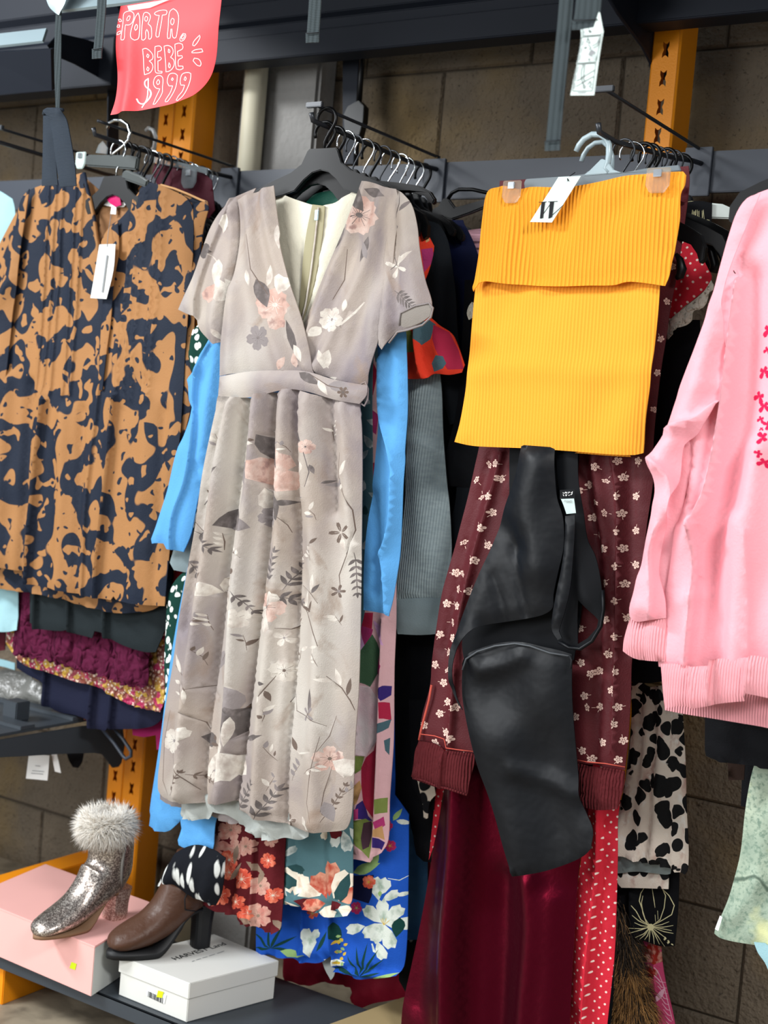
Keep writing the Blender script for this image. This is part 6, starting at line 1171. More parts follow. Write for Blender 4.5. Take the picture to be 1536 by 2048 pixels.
FU = [mat('fur_brown', '94714c', rough=.8), mat('fur_dark', '3a322c', rough=.8), mat('fur_ginger', 'c09058', rough=.8), mat('fur_white', 'bfc4c2', rough=.8)]
zA = P(1240, 1900, 2.2).z
def furcol(p, rs):
    q = (p.z - P(1240, 2048, 2.25).z) / (P(1240, 1870, 2.25).z - P(1240, 2048, 2.25).z)
    if q < .12 and p.x < P(1245, 2000, 2.25).x: return 3 if rs.rand() < .75 else 1
    if q > .75: return 1 if rs.rand() < .8 else 0
    return [0, 2, 2, 1][rs.randint(4)] if p.x > P(1238, 1950, 2.25).x else [1, 0, 1, 2][rs.randint(4)]
g = thing('fur_coat', 'brown and ginger fur coat edge left of the pink floral dress, bottom', 'coat', arm_loc(A3, 2.22))
pts3 = [(P(u, v, 2.235), (.040, .025, .05)) for u, v in [(1225, 1850), (1230, 1900), (1240, 1950), (1250, 1990), (1262, 2040), (1240, 2040), (1270, 2090), (1240, 2100)]]
fur('fur', pts3, .04, 9000, .035, FU, g, down=.9, wd=.0008, cols=furcol)
bmv, bmf = [], []
for c, R in pts3:
    b = len(bmv)
    for i in range(7):
        for j in range(10):
            a = math.pi * (i + .01) / 6.02; q = 2 * math.pi * j / 10; bmv.append(Vector((c.x + R[0] * math.sin(a) * math.cos(q), c.y + R[1] * math.sin(a) * math.sin(q), c.z + R[2] * math.cos(a))))
    bmf += [[b + i * 10 + j, b + i * 10 + (j + 1) % 10, b + (i + 1) * 10 + (j + 1) % 10, b + (i + 1) * 10 + j] for i in range(6) for j in range(10)]
link_mesh('hide', bmv, bmf, FU[1], g)
o = panel('speckled_garment', [(1215, 1880), (1228, 1880), (1226, 2000), (1214, 2100), (1200, 2100)], 2.18, fab('black_teal_speckle', '14181c', layers=[(('voro', dict(scale=60, thr=.3, soft=.05)), '8fb0b8')]), None, th=.004, res=.012); tag(o, 'narrow black speckled garment edge right of the polka dot dress', 'top')
# white hanger with black fringed scarf (upper right)
g = thing('flat_hanger', 'white plastic hanger end beside the shoulder of the pink sweatshirt', 'hanger', P(1440, 425, 2.2))
slab('hanger_arm', [(q.x, q.z) for q in [P(u, v, 2.2) for u, v in [(1400, 414), (1426, 408), (1448, 410), (1466, 418), (1478, 432), (1476, 440), (1420, 438), (1400, 436)]]], 2.19, 2.205, mat('white_plastic', 'd3dcd6', rough=.3, spec=.5, vary=0), g, bev=.002)
mo = []
rs = random.Random(7)
for i in range(16):
    x0 = 1385 + rs.uniform(0, 24); mo += stroke([(x0, 420 + rs.uniform(0, 6)), (x0 + rs.uniform(-6, 3), 440), (x0 + rs.uniform(-8, 4), 455 + rs.uniform(0, 18))], 1.0, 1)
for i in range(6): mo += stroke([(1415, 440 + 6 * i), (1420, 441 + 6 * i)], 1.6, 1)
mo += stroke([(1374, 434), (1384, 440), (1394, 430)], 1.2, 1) + stroke([(1375, 404), (1388, 402)], 1.2, 1)
o = panel('fringed_scarf', [(1360, 404), (1400, 402), (1424, 406), (1423, 440), (1420, 476), (1400, 474), (1380, 468), (1355, 462)], 2.185, [M_blk, M_lily2], None, th=.005, r=.01, res=.009, motifs=mo); tag(o, 'black scarf with pale threads draped over the white hanger', 'scarf')

# ------------------------------------------------------------------ pink sweatshirt
M_pink = fab('pink_fleece', 'f6adb8', rough=.85, sheen=.25, tint='ffd8e0', vary=.03, bump=[(('noise', dict(scale=260, thr=.5, soft=.5, detail=2)), .0005), (('noise', dict(scale=20, thr=.5, soft=.5, detail=3)), .0015)])
M_pinkr = mat('pink_rib', 'f6a8b0', rough=.85, spec=.15, vary=.03, bump=[rib(.0040, .02, .0016)])
M_hot = fab('hot_pink_butterfly', 'd3204f')
SWY = 1.90
sw = thing('sweatshirt', 'pale pink sweatshirt with hot pink butterflies, at the right edge', 'sweatshirt', P(1600, 400, SWY))
def bfly(u, v, s, ang, k=1):
    out = []
    for sd in (1, -1):
        for (L, wd, a) in ((1.0, .62, 42), (.62, .5, -32)):
            out += petal(u, v, s * L, s * wd, ang + (a if sd > 0 else 180 - a), k)
    out += stroke([(u + rot2((0, s * .35), math.radians(ang))[0], v + rot2((0, s * .35), math.radians(ang))[1]), (u - rot2((0, s * .3), math.radians(ang))[0], v - rot2((0, s * .3), math.radians(ang))[1])], 2, k)
    return out
mo = []
for (u, v, s, a) in [(1541, 660, 20, 0), (1537, 700, 12, 20), (1528, 742, 18, -15), (1548, 745, 18, 10), (1518, 792, 18, 30), (1530, 812, 17, -5), (1524, 838, 11, 20), (1540, 850, 12, 60), (1527, 858, 6, 0), (1534, 876, 16, 80), (1530, 908, 10, 60), (1538, 925, 14, 20), (1560, 640, 20, 0), (1570, 700, 24, 20), (1575, 780, 22, 200), (1590, 850, 24, 0), (1570, 900, 20, 40), (1620, 720, 24, 30), (1640, 820, 22, -20)]:
    mo += bfly(u, v, s, a)
panel('body', [(1500, 396), (1540, 378), (1600, 360), (1640, 352), (1668, 372), (1700, 392), (1750, 402), (1790, 392), (1815, 374), (1850, 374), (1930, 410), (1985, 450), (1990, 600), (1975, 900), (1975, 1440), (1880, 1416), (1536, 1334), (1480, 1336), (1430, 1340), (1380, 1338), (1322, 1332), (1324, 1290), (1332, 1220), (1345, 1140), (1358, 1050), (1372, 960), (1392, 860), (1420, 740), (1440, 640), (1452, 520), (1474, 430)],
      SWY, [M_pink, M_hot], sw, th=.010, r=.04, res=.010, motifs=mo,
      sp=dict(seed=8, wr=.002, lines=[([(1478, 560), (1462, 700), (1445, 850), (1420, 980), (1396, 1040)], .020, .032, -1), ([(1500, 560), (1490, 750), (1470, 900), (1440, 1080), (1425, 1330)], .022, -.034), ([(1520, 900), (1500, 1050), (1480, 1200), (1470, 1330)], .020, .024), ([(1395, 1050), (1398, 1130), (1390, 1220), (1380, 1330)], .018, .028, 1), ([(1400, 860), (1390, 950), (1370, 1060), (1345, 1180), (1335, 1320)], .016, .012),
                                      ([(1375, 900), (1368, 980), (1366, 1040)], .008, -.012), ([(1503, 1060), (1505, 1180), (1503, 1310)], .005, .005, 1), ([(1420, 1330), (1440, 1180), (1470, 1040)], .014, .020), ([(1370, 1200), (1385, 1195), (1400, 1190)], .01, .006)]))
panel('sleeve', [(1520, 386), (1494, 396), (1474, 424), (1458, 470), (1447, 510), (1437, 550), (1428, 590), (1416, 640), (1396, 690), (1372, 745), (1352, 800), (1338, 850), (1325, 880), (1302, 910), (1300, 925), (1308, 950), (1311, 985), (1304, 1040), (1296, 1080), (1286, 1130), (1274, 1180), (1262, 1215), (1262, 1234), (1275, 1243), (1300, 1240), (1332, 1236), (1330, 1200), (1318, 1140), (1330, 1070), (1345, 1020), (1360, 960), (1372, 890), (1398, 870), (1415, 845), (1432, 818), (1440, 800), (1446, 760), (1448, 690), (1449, 640), (1446, 600), (1460, 540), (1490, 460)],
      SWY - .022, M_pink, sw, th=.024, r=.045, res=.010, sharp=60,
      sp=dict(seed=3, wr=.002, lines=[([(1330, 860), (1360, 850), (1400, 838), (1435, 806)], .014, .016, 1), ([(1305, 915), (1325, 930), (1345, 950), (1352, 990), (1345, 1020), (1320, 1060), (1308, 1110), (1312, 1180), (1310, 1232)], .016, .020, 1), ([(1360, 870), (1330, 900), (1320, 930)], .012, .010), ([(1335, 855), (1345, 800)], .014, -.006), ([(1340, 870), (1375, 872)], .010, -.010), ([(1320, 1010), (1340, 1000)], .010, .006), ([(1285, 1160), (1280, 1210)], .014, .012), ([(1420, 620), (1395, 760), (1350, 850)], .02, .012), ([(1440, 700), (1425, 790)], .012, -.012), ([(1400, 780), (1442, 762)], .010, .005)]))
panel('sleeve', [(1930, 410), (1985, 440), (2030, 520), (2070, 680), (2110, 860), (2140, 1060), (2150, 1300), (2090, 1310), (2060, 1250), (2040, 1050), (2000, 860), (1975, 640), (1950, 500)], SWY - .015, M_pink, sw, th=.024, r=.045, res=.016, sp=dict(seed=5, wr=.003, n=2, a=.008))
panel('sleeve_cuff', [(2092, 1300), (2150, 1298), (2156, 1390), (2100, 1396)], SWY - .015, M_pinkr, sw, th=.014, r=.02, res=.014)
panel('neck_back', [(1630, 356), (1680, 362), (1750, 368), (1820, 372), (1815, 400), (1750, 420), (1680, 405)], SWY + .020, M_pinkr, sw, th=.004, res=.014)
tube('neck_rib', [P(u, v, SWY - .008) for u, v in [(1640, 352), (1668, 374), (1700, 394), (1750, 404), (1790, 394), (1820, 374)]], .008, M_pinkr, sw)
hanger('plastic', P(1735, 330, SWY + .01).x, SWY + .01, H + .5495, 'black plastic hanger inside the pink sweatshirt neckline', wscale=.9)
panel('sleeve_inside', [(1346, 900), (1380, 870), (1400, 880), (1378, 960), (1362, 1040), (1340, 1180), (1334, 1240), (1300, 1240), (1300, 1110), (1314, 1040), (1330, 960)], SWY - .006, M_pink, sw, th=.006, r=.02, res=.012, sp=dict(wr=.003))
panel('sleeve_cuff', [(1262, 1234), (1285, 1240), (1332, 1236), (1333, 1290), (1330, 1323), (1300, 1322), (1276, 1320), (1258, 1311), (1246, 1302), (1248, 1280), (1256, 1250)], SWY - .020, M_pinkr, sw, th=.014, r=.02, res=.010, sp=dict(lines=[([(1290, 1240), (1284, 1322)], .008, -.008)]))
panel('hem_band', [(1322, 1328), (1350, 1327), (1385, 1332), (1422, 1330), (1424, 1318), (1500, 1314), (1502, 1310), (1520, 1312), (1560, 1322), (1640, 1330), (1880, 1400), (1975, 1430), (1975, 1535), (1880, 1500), (1640, 1420), (1536, 1396), (1495, 1386), (1490, 1402), (1440, 1407), (1392, 1415), (1360, 1412), (1330, 1417), (1326, 1380)], SWY - .022, M_pinkr, sw, th=.008, r=.012, res=.011, sharp=60, sp=dict(lines=[([(1386, 1330), (1388, 1415)], .010, .012, -1), ([(1424, 1318), (1422, 1410)], .010, .014, 1), ([(1500, 1312), (1492, 1392)], .008, .010, -1)]))
panel('hem_band_back', [(1330, 1400), (1420, 1395), (1536, 1380), (1975, 1500), (1975, 1590), (1880, 1560), (1640, 1484), (1536, 1456), (1480, 1446), (1420, 1436), (1370, 1428), (1330, 1420)], SWY + .022, M_pinkr, sw, th=.006, r=.012, res=.014)
o = tube('loose_thread', [P(u, v, SWY - .040) for u, v in [(1467, 541), (1469, 545), (1471, 547)]], .0008, M_inkd); tag(o, 'tiny dark speck of thread on pink sweatshirt shoulder', 'thread')
# garments below the sweatshirt
o = panel('black_skirt', [(1412, 1300), (1700, 1300), (1700, 1560), (1560, 1545), (1522, 1536), (1500, 1530), (1455, 1526), (1430, 1520), (1411, 1512), (1409, 1500)], 1.99, M_blk, None, th=.008, r=.015, res=.016, sp=dict(n=3, a=.005)); tag(o, 'black skirt hem showing directly below the pink sweatshirt hem', 'skirt')
M_brownd = fab('dark_brown_cloth', '2a1d18')
o = panel('brown_hem', [(1455, 1500), (1492, 1500), (1488, 1560), (1457, 1560)], 2.06, M_brownd, None, th=.004, r=.01, res=.014); tag(o, 'small dark brown hem below the black skirt at the right', 'skirt')
o = panel('black_trouser_leg', [(1486, 1500), (1620, 1500), (1600, 1640), (1520, 1620), (1482, 1612)], 2.10, M_blk, None, th=.004, r=.01, res=.016); tag(o, 'black garment hanging behind the pale green cloth, right edge', 'trousers')
M_green = fab('sage_map_print', '9fb09e', rough=.6, layers=[(('noise', dict(scale=9, thr=.54, soft=.08, detail=5, seed=3, dist=.15)), '6e8475'), (('noise', dict(scale=7, thr=.56, soft=.08, detail=4, seed=8, dist=.1)), 'bccab4'), (('noise', dict(scale=170, thr=.58, soft=.10, detail=3, seed=2)), '7a9080'), (('noise', dict(scale=12, thr=.63, soft=.05, detail=3, seed=15)), 'd4d8a4'), (('wave', dict(scale=2.2, thr=.997, soft=.004, wd=9, dir='DIAGONAL')), '4c5f52')])
g = thing('sheer_blouse', 'pale sage green mottled sheer blouse at the lower right edge', 'blouse', P(1560, 1500, 2.04))
panel('body', [(1560, 1400), (1800, 1400), (1800, 1960), (1536, 1896), (1512, 1890), (1486, 1886), (1458, 1880), (1440, 1874), (1430, 1866), (1432, 1856), (1444, 1830), (1456, 1800), (1468, 1760), (1480, 1710), (1488, 1640), (1496, 1590), (1506, 1540), (1520, 1500)], 2.04, M_green, g, th=.004, r=.012, res=.010, sp=dict(wr=.002, lines=[([(1530, 1640), (1520, 1740), (1500, 1790), (1470, 1830)], .012, .012), ([(1520, 1760), (1508, 1870)], .010, .008), ([(1536, 1600), (1530, 1800)], .012, -.008)]))
quadpanel('side_label', [P(1430, 1858, 2.028), P(1437, 1862, 2.028), P(1445, 1834, 2.028), P(1440, 1831, 2.028)], M_pap, g, t=.0006, lab='small white side label')
panel('tie_end', [(1508, 1884), (1530, 1886), (1545, 1900), (1560, 1950), (1540, 1948), (1530, 1925), (1516, 1905)], 2.035, M_aqua, g, th=.003, r=.006, res=.010, lab='pale tie end')
# ------------------------------------------------------------------ lower left: low shelf, boxes, boots
ZS = H - 1.083
M_slate = mat('slate_shelf', '3a4046', rough=.45, spec=.4, vary=.08)
g = thing('low_shelf', 'dark slate steel low shelf carrying the shoe boxes near the floor', 'shelf', (-1.9, 2.0, ZS - .03))
x1_ = PZ(715, 2020, ZS).x
slab('top_plate', [(-3.4, 1.868), (x1_ + .30, 1.868), (x1_ + .02, 2.165), (-3.4, 2.165)], ZS - .004, ZS, M_slate, g, plane='xy')
slab('front_lip', [(1.868, ZS), (1.868, ZS - .030), (1.872, ZS - .030), (1.872, ZS)], -3.4, x1_ + .3, M_slate, g, plane='yz')
slab('back_lip', [(2.161, ZS - .004), (2.161, ZS - .030), (2.165, ZS - .030), (2.165, ZS - .004)], -3.4, x1_ + .02, M_slate, g, plane='yz')
g = thing('orange_rack_base', 'orange steel foot and cross bar of the rack at the lower left', 'rack base', (-2.1, 2.05, 0))
a, b = PX(50, 1950, -1.99), PX(8, 2005, -1.99)
box('foot_block', (-2.075, 1.885, 0), (-1.99, 2.25, ZS - .031), M_orange, g)
box('cross_bar', (-2.20, 1.96, ZS + .028), (-2.135, 2.385, ZS + .066), M_orange, g)
box('cross_bar_bolt', (-2.185, 1.95, ZS + .035), (-2.15, 1.965, ZS + .06), M_orange, g)
M_boxp = mat('pink_box_card', 'efb5ae', rough=.55, vary=.03); M_boxw = mat('white_box_card', 'dcdcd6', rough=.55, vary=.03); M_boxin = mat('box_side_card', 'd6dad6', rough=.6, vary=.03)
M_neon = mat('neon_sticker', 'd8ee1e', rough=.5, vary=0)
def quadbox(name, base, z0, z1, m, parent, grow=0., mside=None):
    cx = sum(p[0] for p in base) / 4; cy = sum(p[1] for p in base) / 4
    q = [(p[0] + (grow if p[0] > cx else -grow), p[1] + (grow if p[1] > cy else -grow)) for p in base]
    o = slab(name, q, z0, z1, m, parent, plane='xy', bev=.0012)
    if mside:
        o.data.materials.append(mside)
        for p in o.data.polygons:
            if p.normal.x > .7: p.material_index = 1
    return o
# pink box
pb = [(-2.075, 1.858), (-1.715, 1.845), (-1.772, 2.092), (-2.12, 2.105)]
PT = ZS + .097
g = thing('shoe_box', 'pink shoe box with white end, under the glitter boot', 'box', (-1.9, 1.97, ZS))
quadbox('box_body', pb, ZS + .0005, PT - .002, M_boxp, g, mside=M_boxin)
quadbox('lid_edge', pb, PT - .004, PT, M_boxp, g, grow=.0008)
def onfront(u, v, b0, b1, off=.001):     # point on the vertical front face through b0-b1
    d = ray(u, v); n_ = Vector((b1[1] - b0[1], -(b1[0] - b0[0]), 0)).normalized()
    o0 = Vector((b0[0], b0[1], 0)) + n_ * off
    t = n_.dot(o0 - Vector((0, 0, H))) / n_.dot(d); return Vector((0, 0, H)) + d * t
def decal_front(name, pts, b0, b1, m, parent, off=.001, t=-.0003):
    return quadpanel(name, [onfront(u, v, b0, b1, off) for u, v in pts], m, parent, t=t)
decal_front('sticker', [(139, 1936), (150, 1940), (153, 1928), (143, 1924)], pb[0], pb[1], M_neon, g)
def ontop(u, v, z, off=.0006): return PZ(u, v, z + off)
quadpanel('sticker', [ontop(262, 1846, PT), ontop(272, 1852, PT), ontop(278, 1846, PT), ontop(268, 1842, PT)], M_neon, g, t=.0002)
quadpanel('slip_of_paper', [ontop(176, 1830, PT), ontop(186, 1836, PT), ontop(194, 1828, PT), ontop(184, 1824, PT)], M_pap, g, t=.0002)
# white box
wb = [(-1.685, 1.887), (-1.515, 1.884), (-1.463, 2.078), (-1.632, 2.095)]
WT = H - 1.008
g = thing('shoe_box', 'white shoe box with lid lettering and barcode, under the brown boot', 'box', (-1.575, 1.98, ZS))
quadbox('box_body', wb, ZS + .0005, WT - .020, M_boxw, g)
lid = quadbox('lid', wb, WT - .030, WT, M_boxw, g, grow=.003)
xd = Vector((wb[2][0] - wb[1][0], wb[2][1] - wb[1][1], 0)).normalized(); 
o0 = PZ(350, 1921, WT); o1 = PZ(458, 1888, WT); xd = (o1 - o0).normalized(); yd = Vector((0, 0, 1)).cross(xd)
text('lid_lettering', 'HARVEST Land', .020, M_inkd, o0 + Vector((0, 0, .0003)), xd, yd, lid, off=.0002, sx=(o1 - o0).length / .132)
def top_ribbon(name, pts, wd, m, parent, z):
    vs, fs = [], []
    for (u0, v0), (u1, v1) in pts:
        a, b_ = PZ(u0, v0, z), PZ(u1, v1, z); n_ = Vector((-(b_ - a).y, (b_ - a).x, 0)).normalized() * wd; k = len(vs)
        vs += [a - n_, b_ - n_, b_ + n_, a + n_]; fs.append([k, k + 1, k + 2, k + 3])
    return link_mesh(name, vs, fs, m, parent, smooth=False)
top_ribbon('small_print', [((384, 1923), (389, 1921)), ((392, 1920), (402, 1917)), ((405, 1916), (415, 1913)), ((418, 1912), (430, 1908)), ((434, 1907), (448, 1902))], .0010, M_ink, lid, WT + .0006)
bc = decal_front('barcode_label', [(292, 1990), (329, 2008), (333, 1990), (294, 1974)], wb[0], wb[1], M_pap, g)
rs = random.Random(3)
for i in range(13):
    x = 296 + i * 2.35; y = 1992 + i * 1.1; w_ = rs.choice([.7, 1.0, 1.4])
    decal_front('bar', [(x - .2, y + 1.5), (x + w_ - .2, y + 2), (x + w_ + .5, y - 9), (x + .5, y - 9.5)], wb[0], wb[1], M_inkd, bc, off=.0016)
decal_front('sticker', [(313, 1994), (324, 1996), (327, 1984), (316, 1981)], wb[0], wb[1], M_neon, g, off=.002)
# cardboard box bottom centre
M_kraft = mat('kraft_board', 'a38f68', rough=.7, vary=.05)
zt = ZS + .02
q = [PZ(650, 2050, zt), PZ(815, 1990, zt), PZ(900, 2060, zt), PZ(760, 2160, zt)]
g = slab('cardboard_box', [(p.x, p.y) for p in q], ZS + .0005, zt, M_kraft, None, plane='xy', bev=.002); tag(g, 'tan cardboard box lid at the bottom edge beside the velvet dress', 'box')
# ---- boots
def boot(name, label, ox, oy, oz, ang, rings, heel, sole_z, M_up, M_sole, M_heel, sc_=1.):
    root = thing(name, label, 'boot', (ox, oy, oz))
    fx, fy = math.cos(ang), math.sin(ang); lx, ly = -fy, fx
    def Wd(f, l, z): return Vector((ox + (f * fx + l * lx) * sc_, oy + (f * fy + l * ly) * sc_, oz + z * sc_))
    # dense ring interpolation
    rr = np.array(rings, float); tt = np.arange(len(rr)); t2 = np.linspace(0, len(rr) - 1, (len(rr) - 1) * 6 + 1)
    def cr(col):
        out = []
        for t in t2:
            i = min(int(t), len(rr) - 2); u_ = t - i; p0, p1, p2, p3 = rr[max(i - 1, 0), col], rr[i, col], rr[i + 1, col], rr[min(i + 2, len(rr) - 1), col]
            out.append(.5 * (2 * p1 + (p2 - p0) * u_ + (2 * p0 - 5 * p1 + 4 * p2 - p3) * u_**2 + (3 * p1 - 3 * p2 + p3 - p0) * u_**3))
        return out
    cf, cz, ca, ru, rl = [cr(k) for k in range(5)]
    vs, fs = [], []; N_ = 28
    for i in range(len(t2)):
        a = math.radians(ca[i]); ux, uz = math.cos(a), math.sin(a)     # in-plane axis (f,z)
        for k in range(N_):
            q = 2 * math.pi * k / N_; u_ = math.cos(q) * ru[i]; l_ = math.sin(q) * rl[i]
            f_, z_ = cf[i] + ux * u_, cz[i] + uz * u_
            z_ = max(z_, sole_z(f_)); vs.append(Wd(f_, l_, z_))
    for i in range(len(t2) - 1):
        fs += [[i * N_ + k, i * N_ + (k + 1) % N_, (i + 1) * N_ + (k + 1) % N_, (i + 1) * N_ + k] for k in range(N_)]
    fs.append([(len(t2) - 1) * N_ + k for k in range(N_)])
    fs.append([k for k in range(N_)][::-1])
    fixn(link_mesh('upper', vs, fs, M_up, root))
    # sole following the footbed
    fs_ = np.linspace(heel['f0'], heel['toe'], 30); vs, fs = [], []; M_ = 2
    prof_w = lambda f: heel['w'] * math.sqrt(max(0.0, 1 - ((f - heel['mid']) / (heel['half'])) ** 2)) * (1 - .22 * math.exp(-((f - heel['waist']) / .03) ** 2))
    th = heel['th']
    for f in fs_:
        w_ = max(prof_w(f), .003); z = sole_z(f)
        tt_ = th * (1 if f > heel['waist'] else .5)
        vs += [Wd(f, -w_, z + .003), Wd(f, w_, z + .003), Wd(f, w_ * .95, z - tt_), Wd(f, -w_ * .95, z - tt_)]
    n = len(fs_)
    for i in range(n - 1):
        for k in range(4): fs.append([i * 4 + k, i * 4 + (k + 1) % 4, (i + 1) * 4 + (k + 1) % 4, (i + 1) * 4 + k])
    fs += [[0, 1, 2, 3], [(n - 1) * 4 + 3, (n - 1) * 4 + 2, (n - 1) * 4 + 1, (n - 1) * 4]]
    fixn(link_mesh('sole', vs, fs, M_sole, root))
    # heel block
    hb = []; fs = []
    for j, (z, s_) in enumerate(((heel['hz'] + .006, 1.), (heel['hz'] * .5, .84), (-heel['th'], heel['taper']))):
        for k in range(14):
            q = 2 * math.pi * k / 14; cx_ = heel['hc'] + heel.get('lean', 0) * (1 - z / heel['hz'])
            f_ = cx_ + heel['hf'] * s_ * math.copysign(abs(math.cos(q)) ** .6, math.cos(q)); l_ = heel['hw'] * s_ * math.copysign(abs(math.sin(q)) ** .6, math.sin(q)); hb.append(Wd(f_, l_, z))
    for j in range(2): fs += [[j * 14 + k, j * 14 + (k + 1) % 14, (j + 1) * 14 + (k + 1) % 14, (j + 1) * 14 + k] for k in range(14)]
    fs += [list(range(14)), [28 + k for k in range(14)][::-1]]
    o = fixn(link_mesh('heel', hb, fs, M_heel, root, smooth=False)); 
    return root, Wd
M_glit = mat('silver_glitter', 'a89c94', rough=.32, metal=.85, vary=.1, layers=[(('cell', dict(scale=520, thr=.62, soft=.05)), 'efe6dc'), (('cell', dict(scale=480, thr=.25, soft=.05, seed=5, inv=True)), '766c67')], bump=[(('cell', dict(scale=450, thr=.5, soft=.5, seed=2)), .0024)])
M_glith = mat('rose_glitter', 'b08a80', rough=.35, metal=.7, vary=.1, layers=[(('cell', dict(scale=500, thr=.62, soft=.05)), 'e8cfc4')], bump=[(('cell', dict(scale=450, thr=.5, soft=.5, seed=2)), .002)])
def solef(hz, f_h, f_b):
    def f(x):
        t = min(1, max(0, (x - f_h) / (f_b - f_h))); return hz * (1 - (t * t * (3 - 2 * t)))
    return f
rings = [(.014, .194, -8, .047, .041), (.006, .155, -4, .047, .040), (.004, .122, 2, .048, .038), (.010, .098, 18, .054, .036), (.030, .078, 45, .052, .036), (.055, .058, 64, .040, .036), (.082, .038, 76, .031, .037), (.110, .026, 84, .025, .038), (.142, .018, 88, .018, .035), (.164, .013, 90, .013, .026), (.173, .010, 90, .006, .012)]
sz = solef(.052, .005, .08)
c0 = PZ(215, 1838, PT); c1 = PZ(78, 1872, PT + .004)
an = math.atan2(c1.y - c0.y, c1.x - c0.x)
root, Wd = boot('ankle_boot', 'silver glitter ankle boot with white fur cuff standing on pink box', c0.x, c0.y, PT + .0045, an, rings, dict(f0=-.030, toe=.1745, w=.037, mid=.071, half=.104, waist=.03, th=.004, hz=.052, hc=-.018, hf=.026, hw=.026, taper=.82), sz, M_glit, mat('tan_sole', '8a6a50', rough=.6), M_glith)
tube('zip', [Wd(.016, .041, .188), Wd(.004, .041, .16), Wd(.008, .040, .12), Wd(.006, .038, .09), Wd(.000, .035, .07)], .0028, mat('zip_grey', '8c8a86', rough=.4, metal=.4), root)
M_furw = mat('white_fur', 'f4f0e8', rough=.8, vary=.05)
ctr = []
for k in range(12):
    q = 2 * math.pi * k / 12; p = Wd(.036 * math.cos(q) + .020, .033 * math.sin(q), .186); ctr.append((p, (.012, .012, .022)))
fur('fur_cuff', ctr, .02, 9000, .026, [M_furw, mat('fur_cream_strand', 'e2d8ca', rough=.8)], root, seed=4, down=.25, wd=.0007, cols=lambda p, rs: int(rs.rand() < .25))  # about a quarter of the strands, picked at random, are creamier
# brown heeled boot
M_lea = mat('brown_leather', '4e3325', rough=.42, spec=.4, vary=.12, coat=.0, bump=[(('noise', dict(scale=160, thr=.5, soft=.5, detail=3)), .0006), (('noise', dict(scale=26, thr=.5, soft=.4, detail=2)), .003)])
M_blks = mat('black_sole_rubber', '17181a', rough=.5, spec=.4)
rings = [(0.000, .178, 0, .042, .036), (.002, .148, 2, .042, .036), (.006, .122, 8, .044, .035), (.022, .100, 34, .050, .035), (.044, .078, 56, .046, .036), (.070, .054, 70, .037, .038), (.096, .038, 78, .030, .040), (.124, .029, 86, .025, .040), (.146, .023, 90, .020, .034), (.160, .020, 90, .013, .024), (.167, .017, 90, .006, .010)]
sz = solef(.070, .0, .085)
c0 = PZ(392, 1893, WT); c1 = PZ(262, 1900, WT + .01)
an = math.atan2(c1.y - c0.y, c1.x - c0.x); hd_ = Vector((math.cos(an), math.sin(an), 0))
root, Wd = boot('ankle_boot', 'brown leather ankle boot with black block heel standing on the white box', c0.x + hd_.x * .012, c0.y + hd_.y * .012, WT + .011, an, rings, dict(f0=-.028, toe=.1695, w=.038, mid=.070, half=.100, waist=.03, th=.010, hz=.070, hc=-.020, hf=.022, hw=.022, taper=.80), sz, M_lea, M_blks, M_blks)
tube('seam', [Wd(.016, .034, .168), Wd(.024, .034, .13), Wd(.036, .035, .100), Wd(.034, .037, .08), Wd(.012, .036, .074)], .0012, M_inkd, root)
# ------------------------------------------------------------------ left mid shelf with bundle
ZM = PX(0, 1495, -2.08).z
g = thing('cantilever_shelf', 'dark steel cantilever shelf at left, above the glitter boot', 'shelf', (-2.4, 2.2, ZM))
xplate('side_plate', [(-60, 1492), (-20, 1484), (0, 1480), (80, 1466), (166, 1452), (200, 1450), (246, 1448), (250, 1490), (244, 1526), (238, 1534), (226, 1536), (214, 1520), (205, 1509), (190, 1506), (124, 1508), (60, 1512), (0, 1515), (-60, 1519)], -2.10, M_slate, g)
slab('deck', [(-3.5, 1.88), (-2.105, 1.88), (-2.105, 2.32), (-3.5, 2.32)], ZM + .014, ZM + .020, M_slate, g, plane='xy')
slab('deck_ridge', [(-3.5, 1.99), (-2.105, 1.99), (-2.105, 2.03), (-3.5, 2.03)], ZM + .020, ZM + .028, M_slate, g, plane='xy')
slab('deck_ridge', [(-3.5, 2.14), (-2.105, 2.14), (-2.105, 2.18), (-3.5, 2.18)], ZM + .020, ZM + .028, M_slate, g, plane='xy')
c = PX(36, 1455, -2.18); box('upright_block', (c.x - .03, c.y - .02, ZM + .02), (c.x + .012, c.y + .02, ZM + .062), M_slate, g)
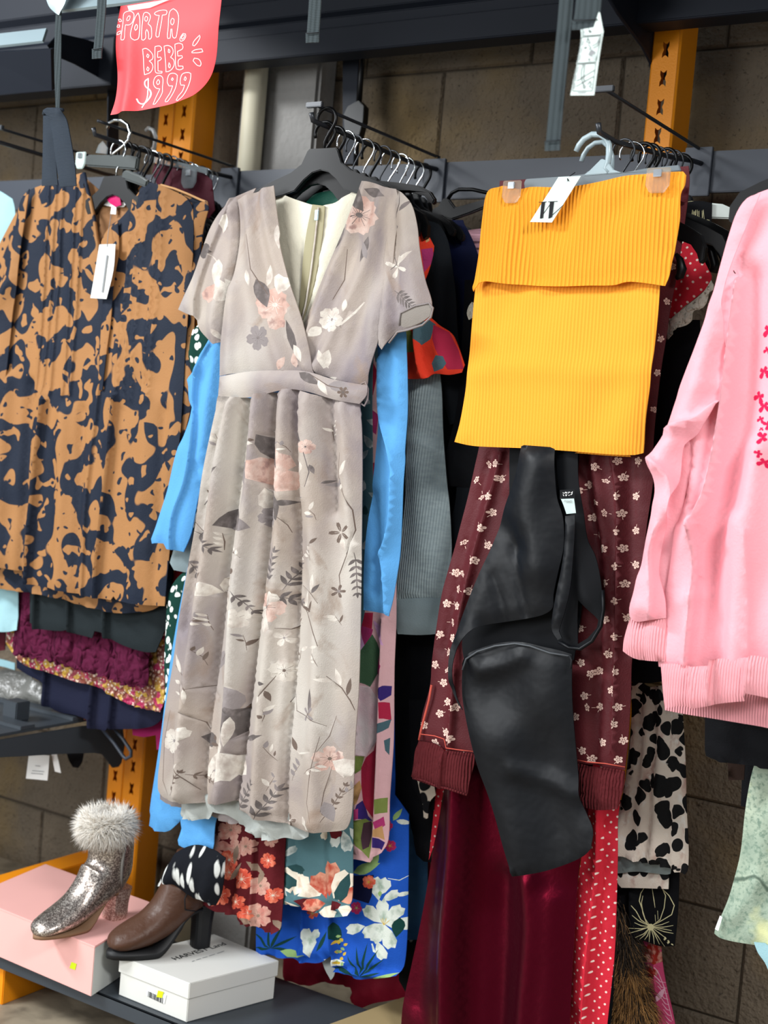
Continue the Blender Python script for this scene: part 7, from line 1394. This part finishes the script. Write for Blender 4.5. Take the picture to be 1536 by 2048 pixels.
box('front_beam', (-3.5, 1.875, ZM - .015), (-2.105, 1.895, ZM + .02), M_slate, g)
g = thing('wire_bracket', 'bent dark wire bar beside the orange upright above the boots', 'bracket', P(240, 1500, 2.15))
tube('wire', [P(u, v, 2.18) for u, v in [(205, 1458), (228, 1486), (246, 1512), (252, 1518), (262, 1512), (262, 1502), (246, 1478), (228, 1456)]], .004, M_rail, g)
M_plastic = mat('grey_plastic_film', '6a6a66', rough=.28, spec=.6, vary=.15, bump=[(('noise', dict(scale=18, thr=.5, soft=.4, detail=4, dist=.1)), .012)])
o = panel('wrapped_bundle', [(-60, 1345), (-10, 1340), (20, 1338), (60, 1352), (95, 1372), (108, 1396), (104, 1420), (70, 1430), (20, 1436), (-60, 1444)], 2.19, M_plastic, None, th=.05, r=.06, res=.012, sp=dict(wr=.006, wrs=50)); tag(o, 'grey plastic wrapped bundle lying on the cantilever shelf at the left', 'bundle')
o = panel('blue_bundle_edge', [(-60, 1312), (0, 1318), (30, 1326), (30, 1340), (0, 1332), (-60, 1326)], 2.24, M_aqua, None, th=.01, r=.01, res=.012); tag(o, 'pale blue folded edge on top of the plastic wrapped bundle', 'cloth')
g = thing('hang_tag', 'white paper tag with grey print hanging under the cantilever shelf', 'tag', P(78, 1510, 2.12))
panel('card', [(58, 1508), (99, 1511), (95, 1561), (52, 1557)], 2.12, M_pap, g, th=.0008, r=.002, res=.02, sharp=10)
ribbon('tag_print', [[(66, 1541), (90, 1543)], [(64, 1546), (88, 1548)], [(72, 1531), (82, 1532)]], 1.4, M_ink, g, 2.12, lambda x, z: 2.1185)
o = panel('white_ribbon', [(103, 1509), (114, 1508), (122, 1546), (110, 1543)], 2.13, M_pap, None, th=.0008, r=.002, res=.02); tag(o, 'narrow white ribbon hanging right of the white tag, under left shelf', 'ribbon')
o = panel('black_hem_tip', [(132, 1500), (168, 1500), (164, 1524), (156, 1536), (146, 1534), (138, 1520)], 2.20, M_blk, None, th=.004, r=.01, res=.01); tag(o, 'small black fabric tip hanging below the left cantilever shelf', 'cloth')
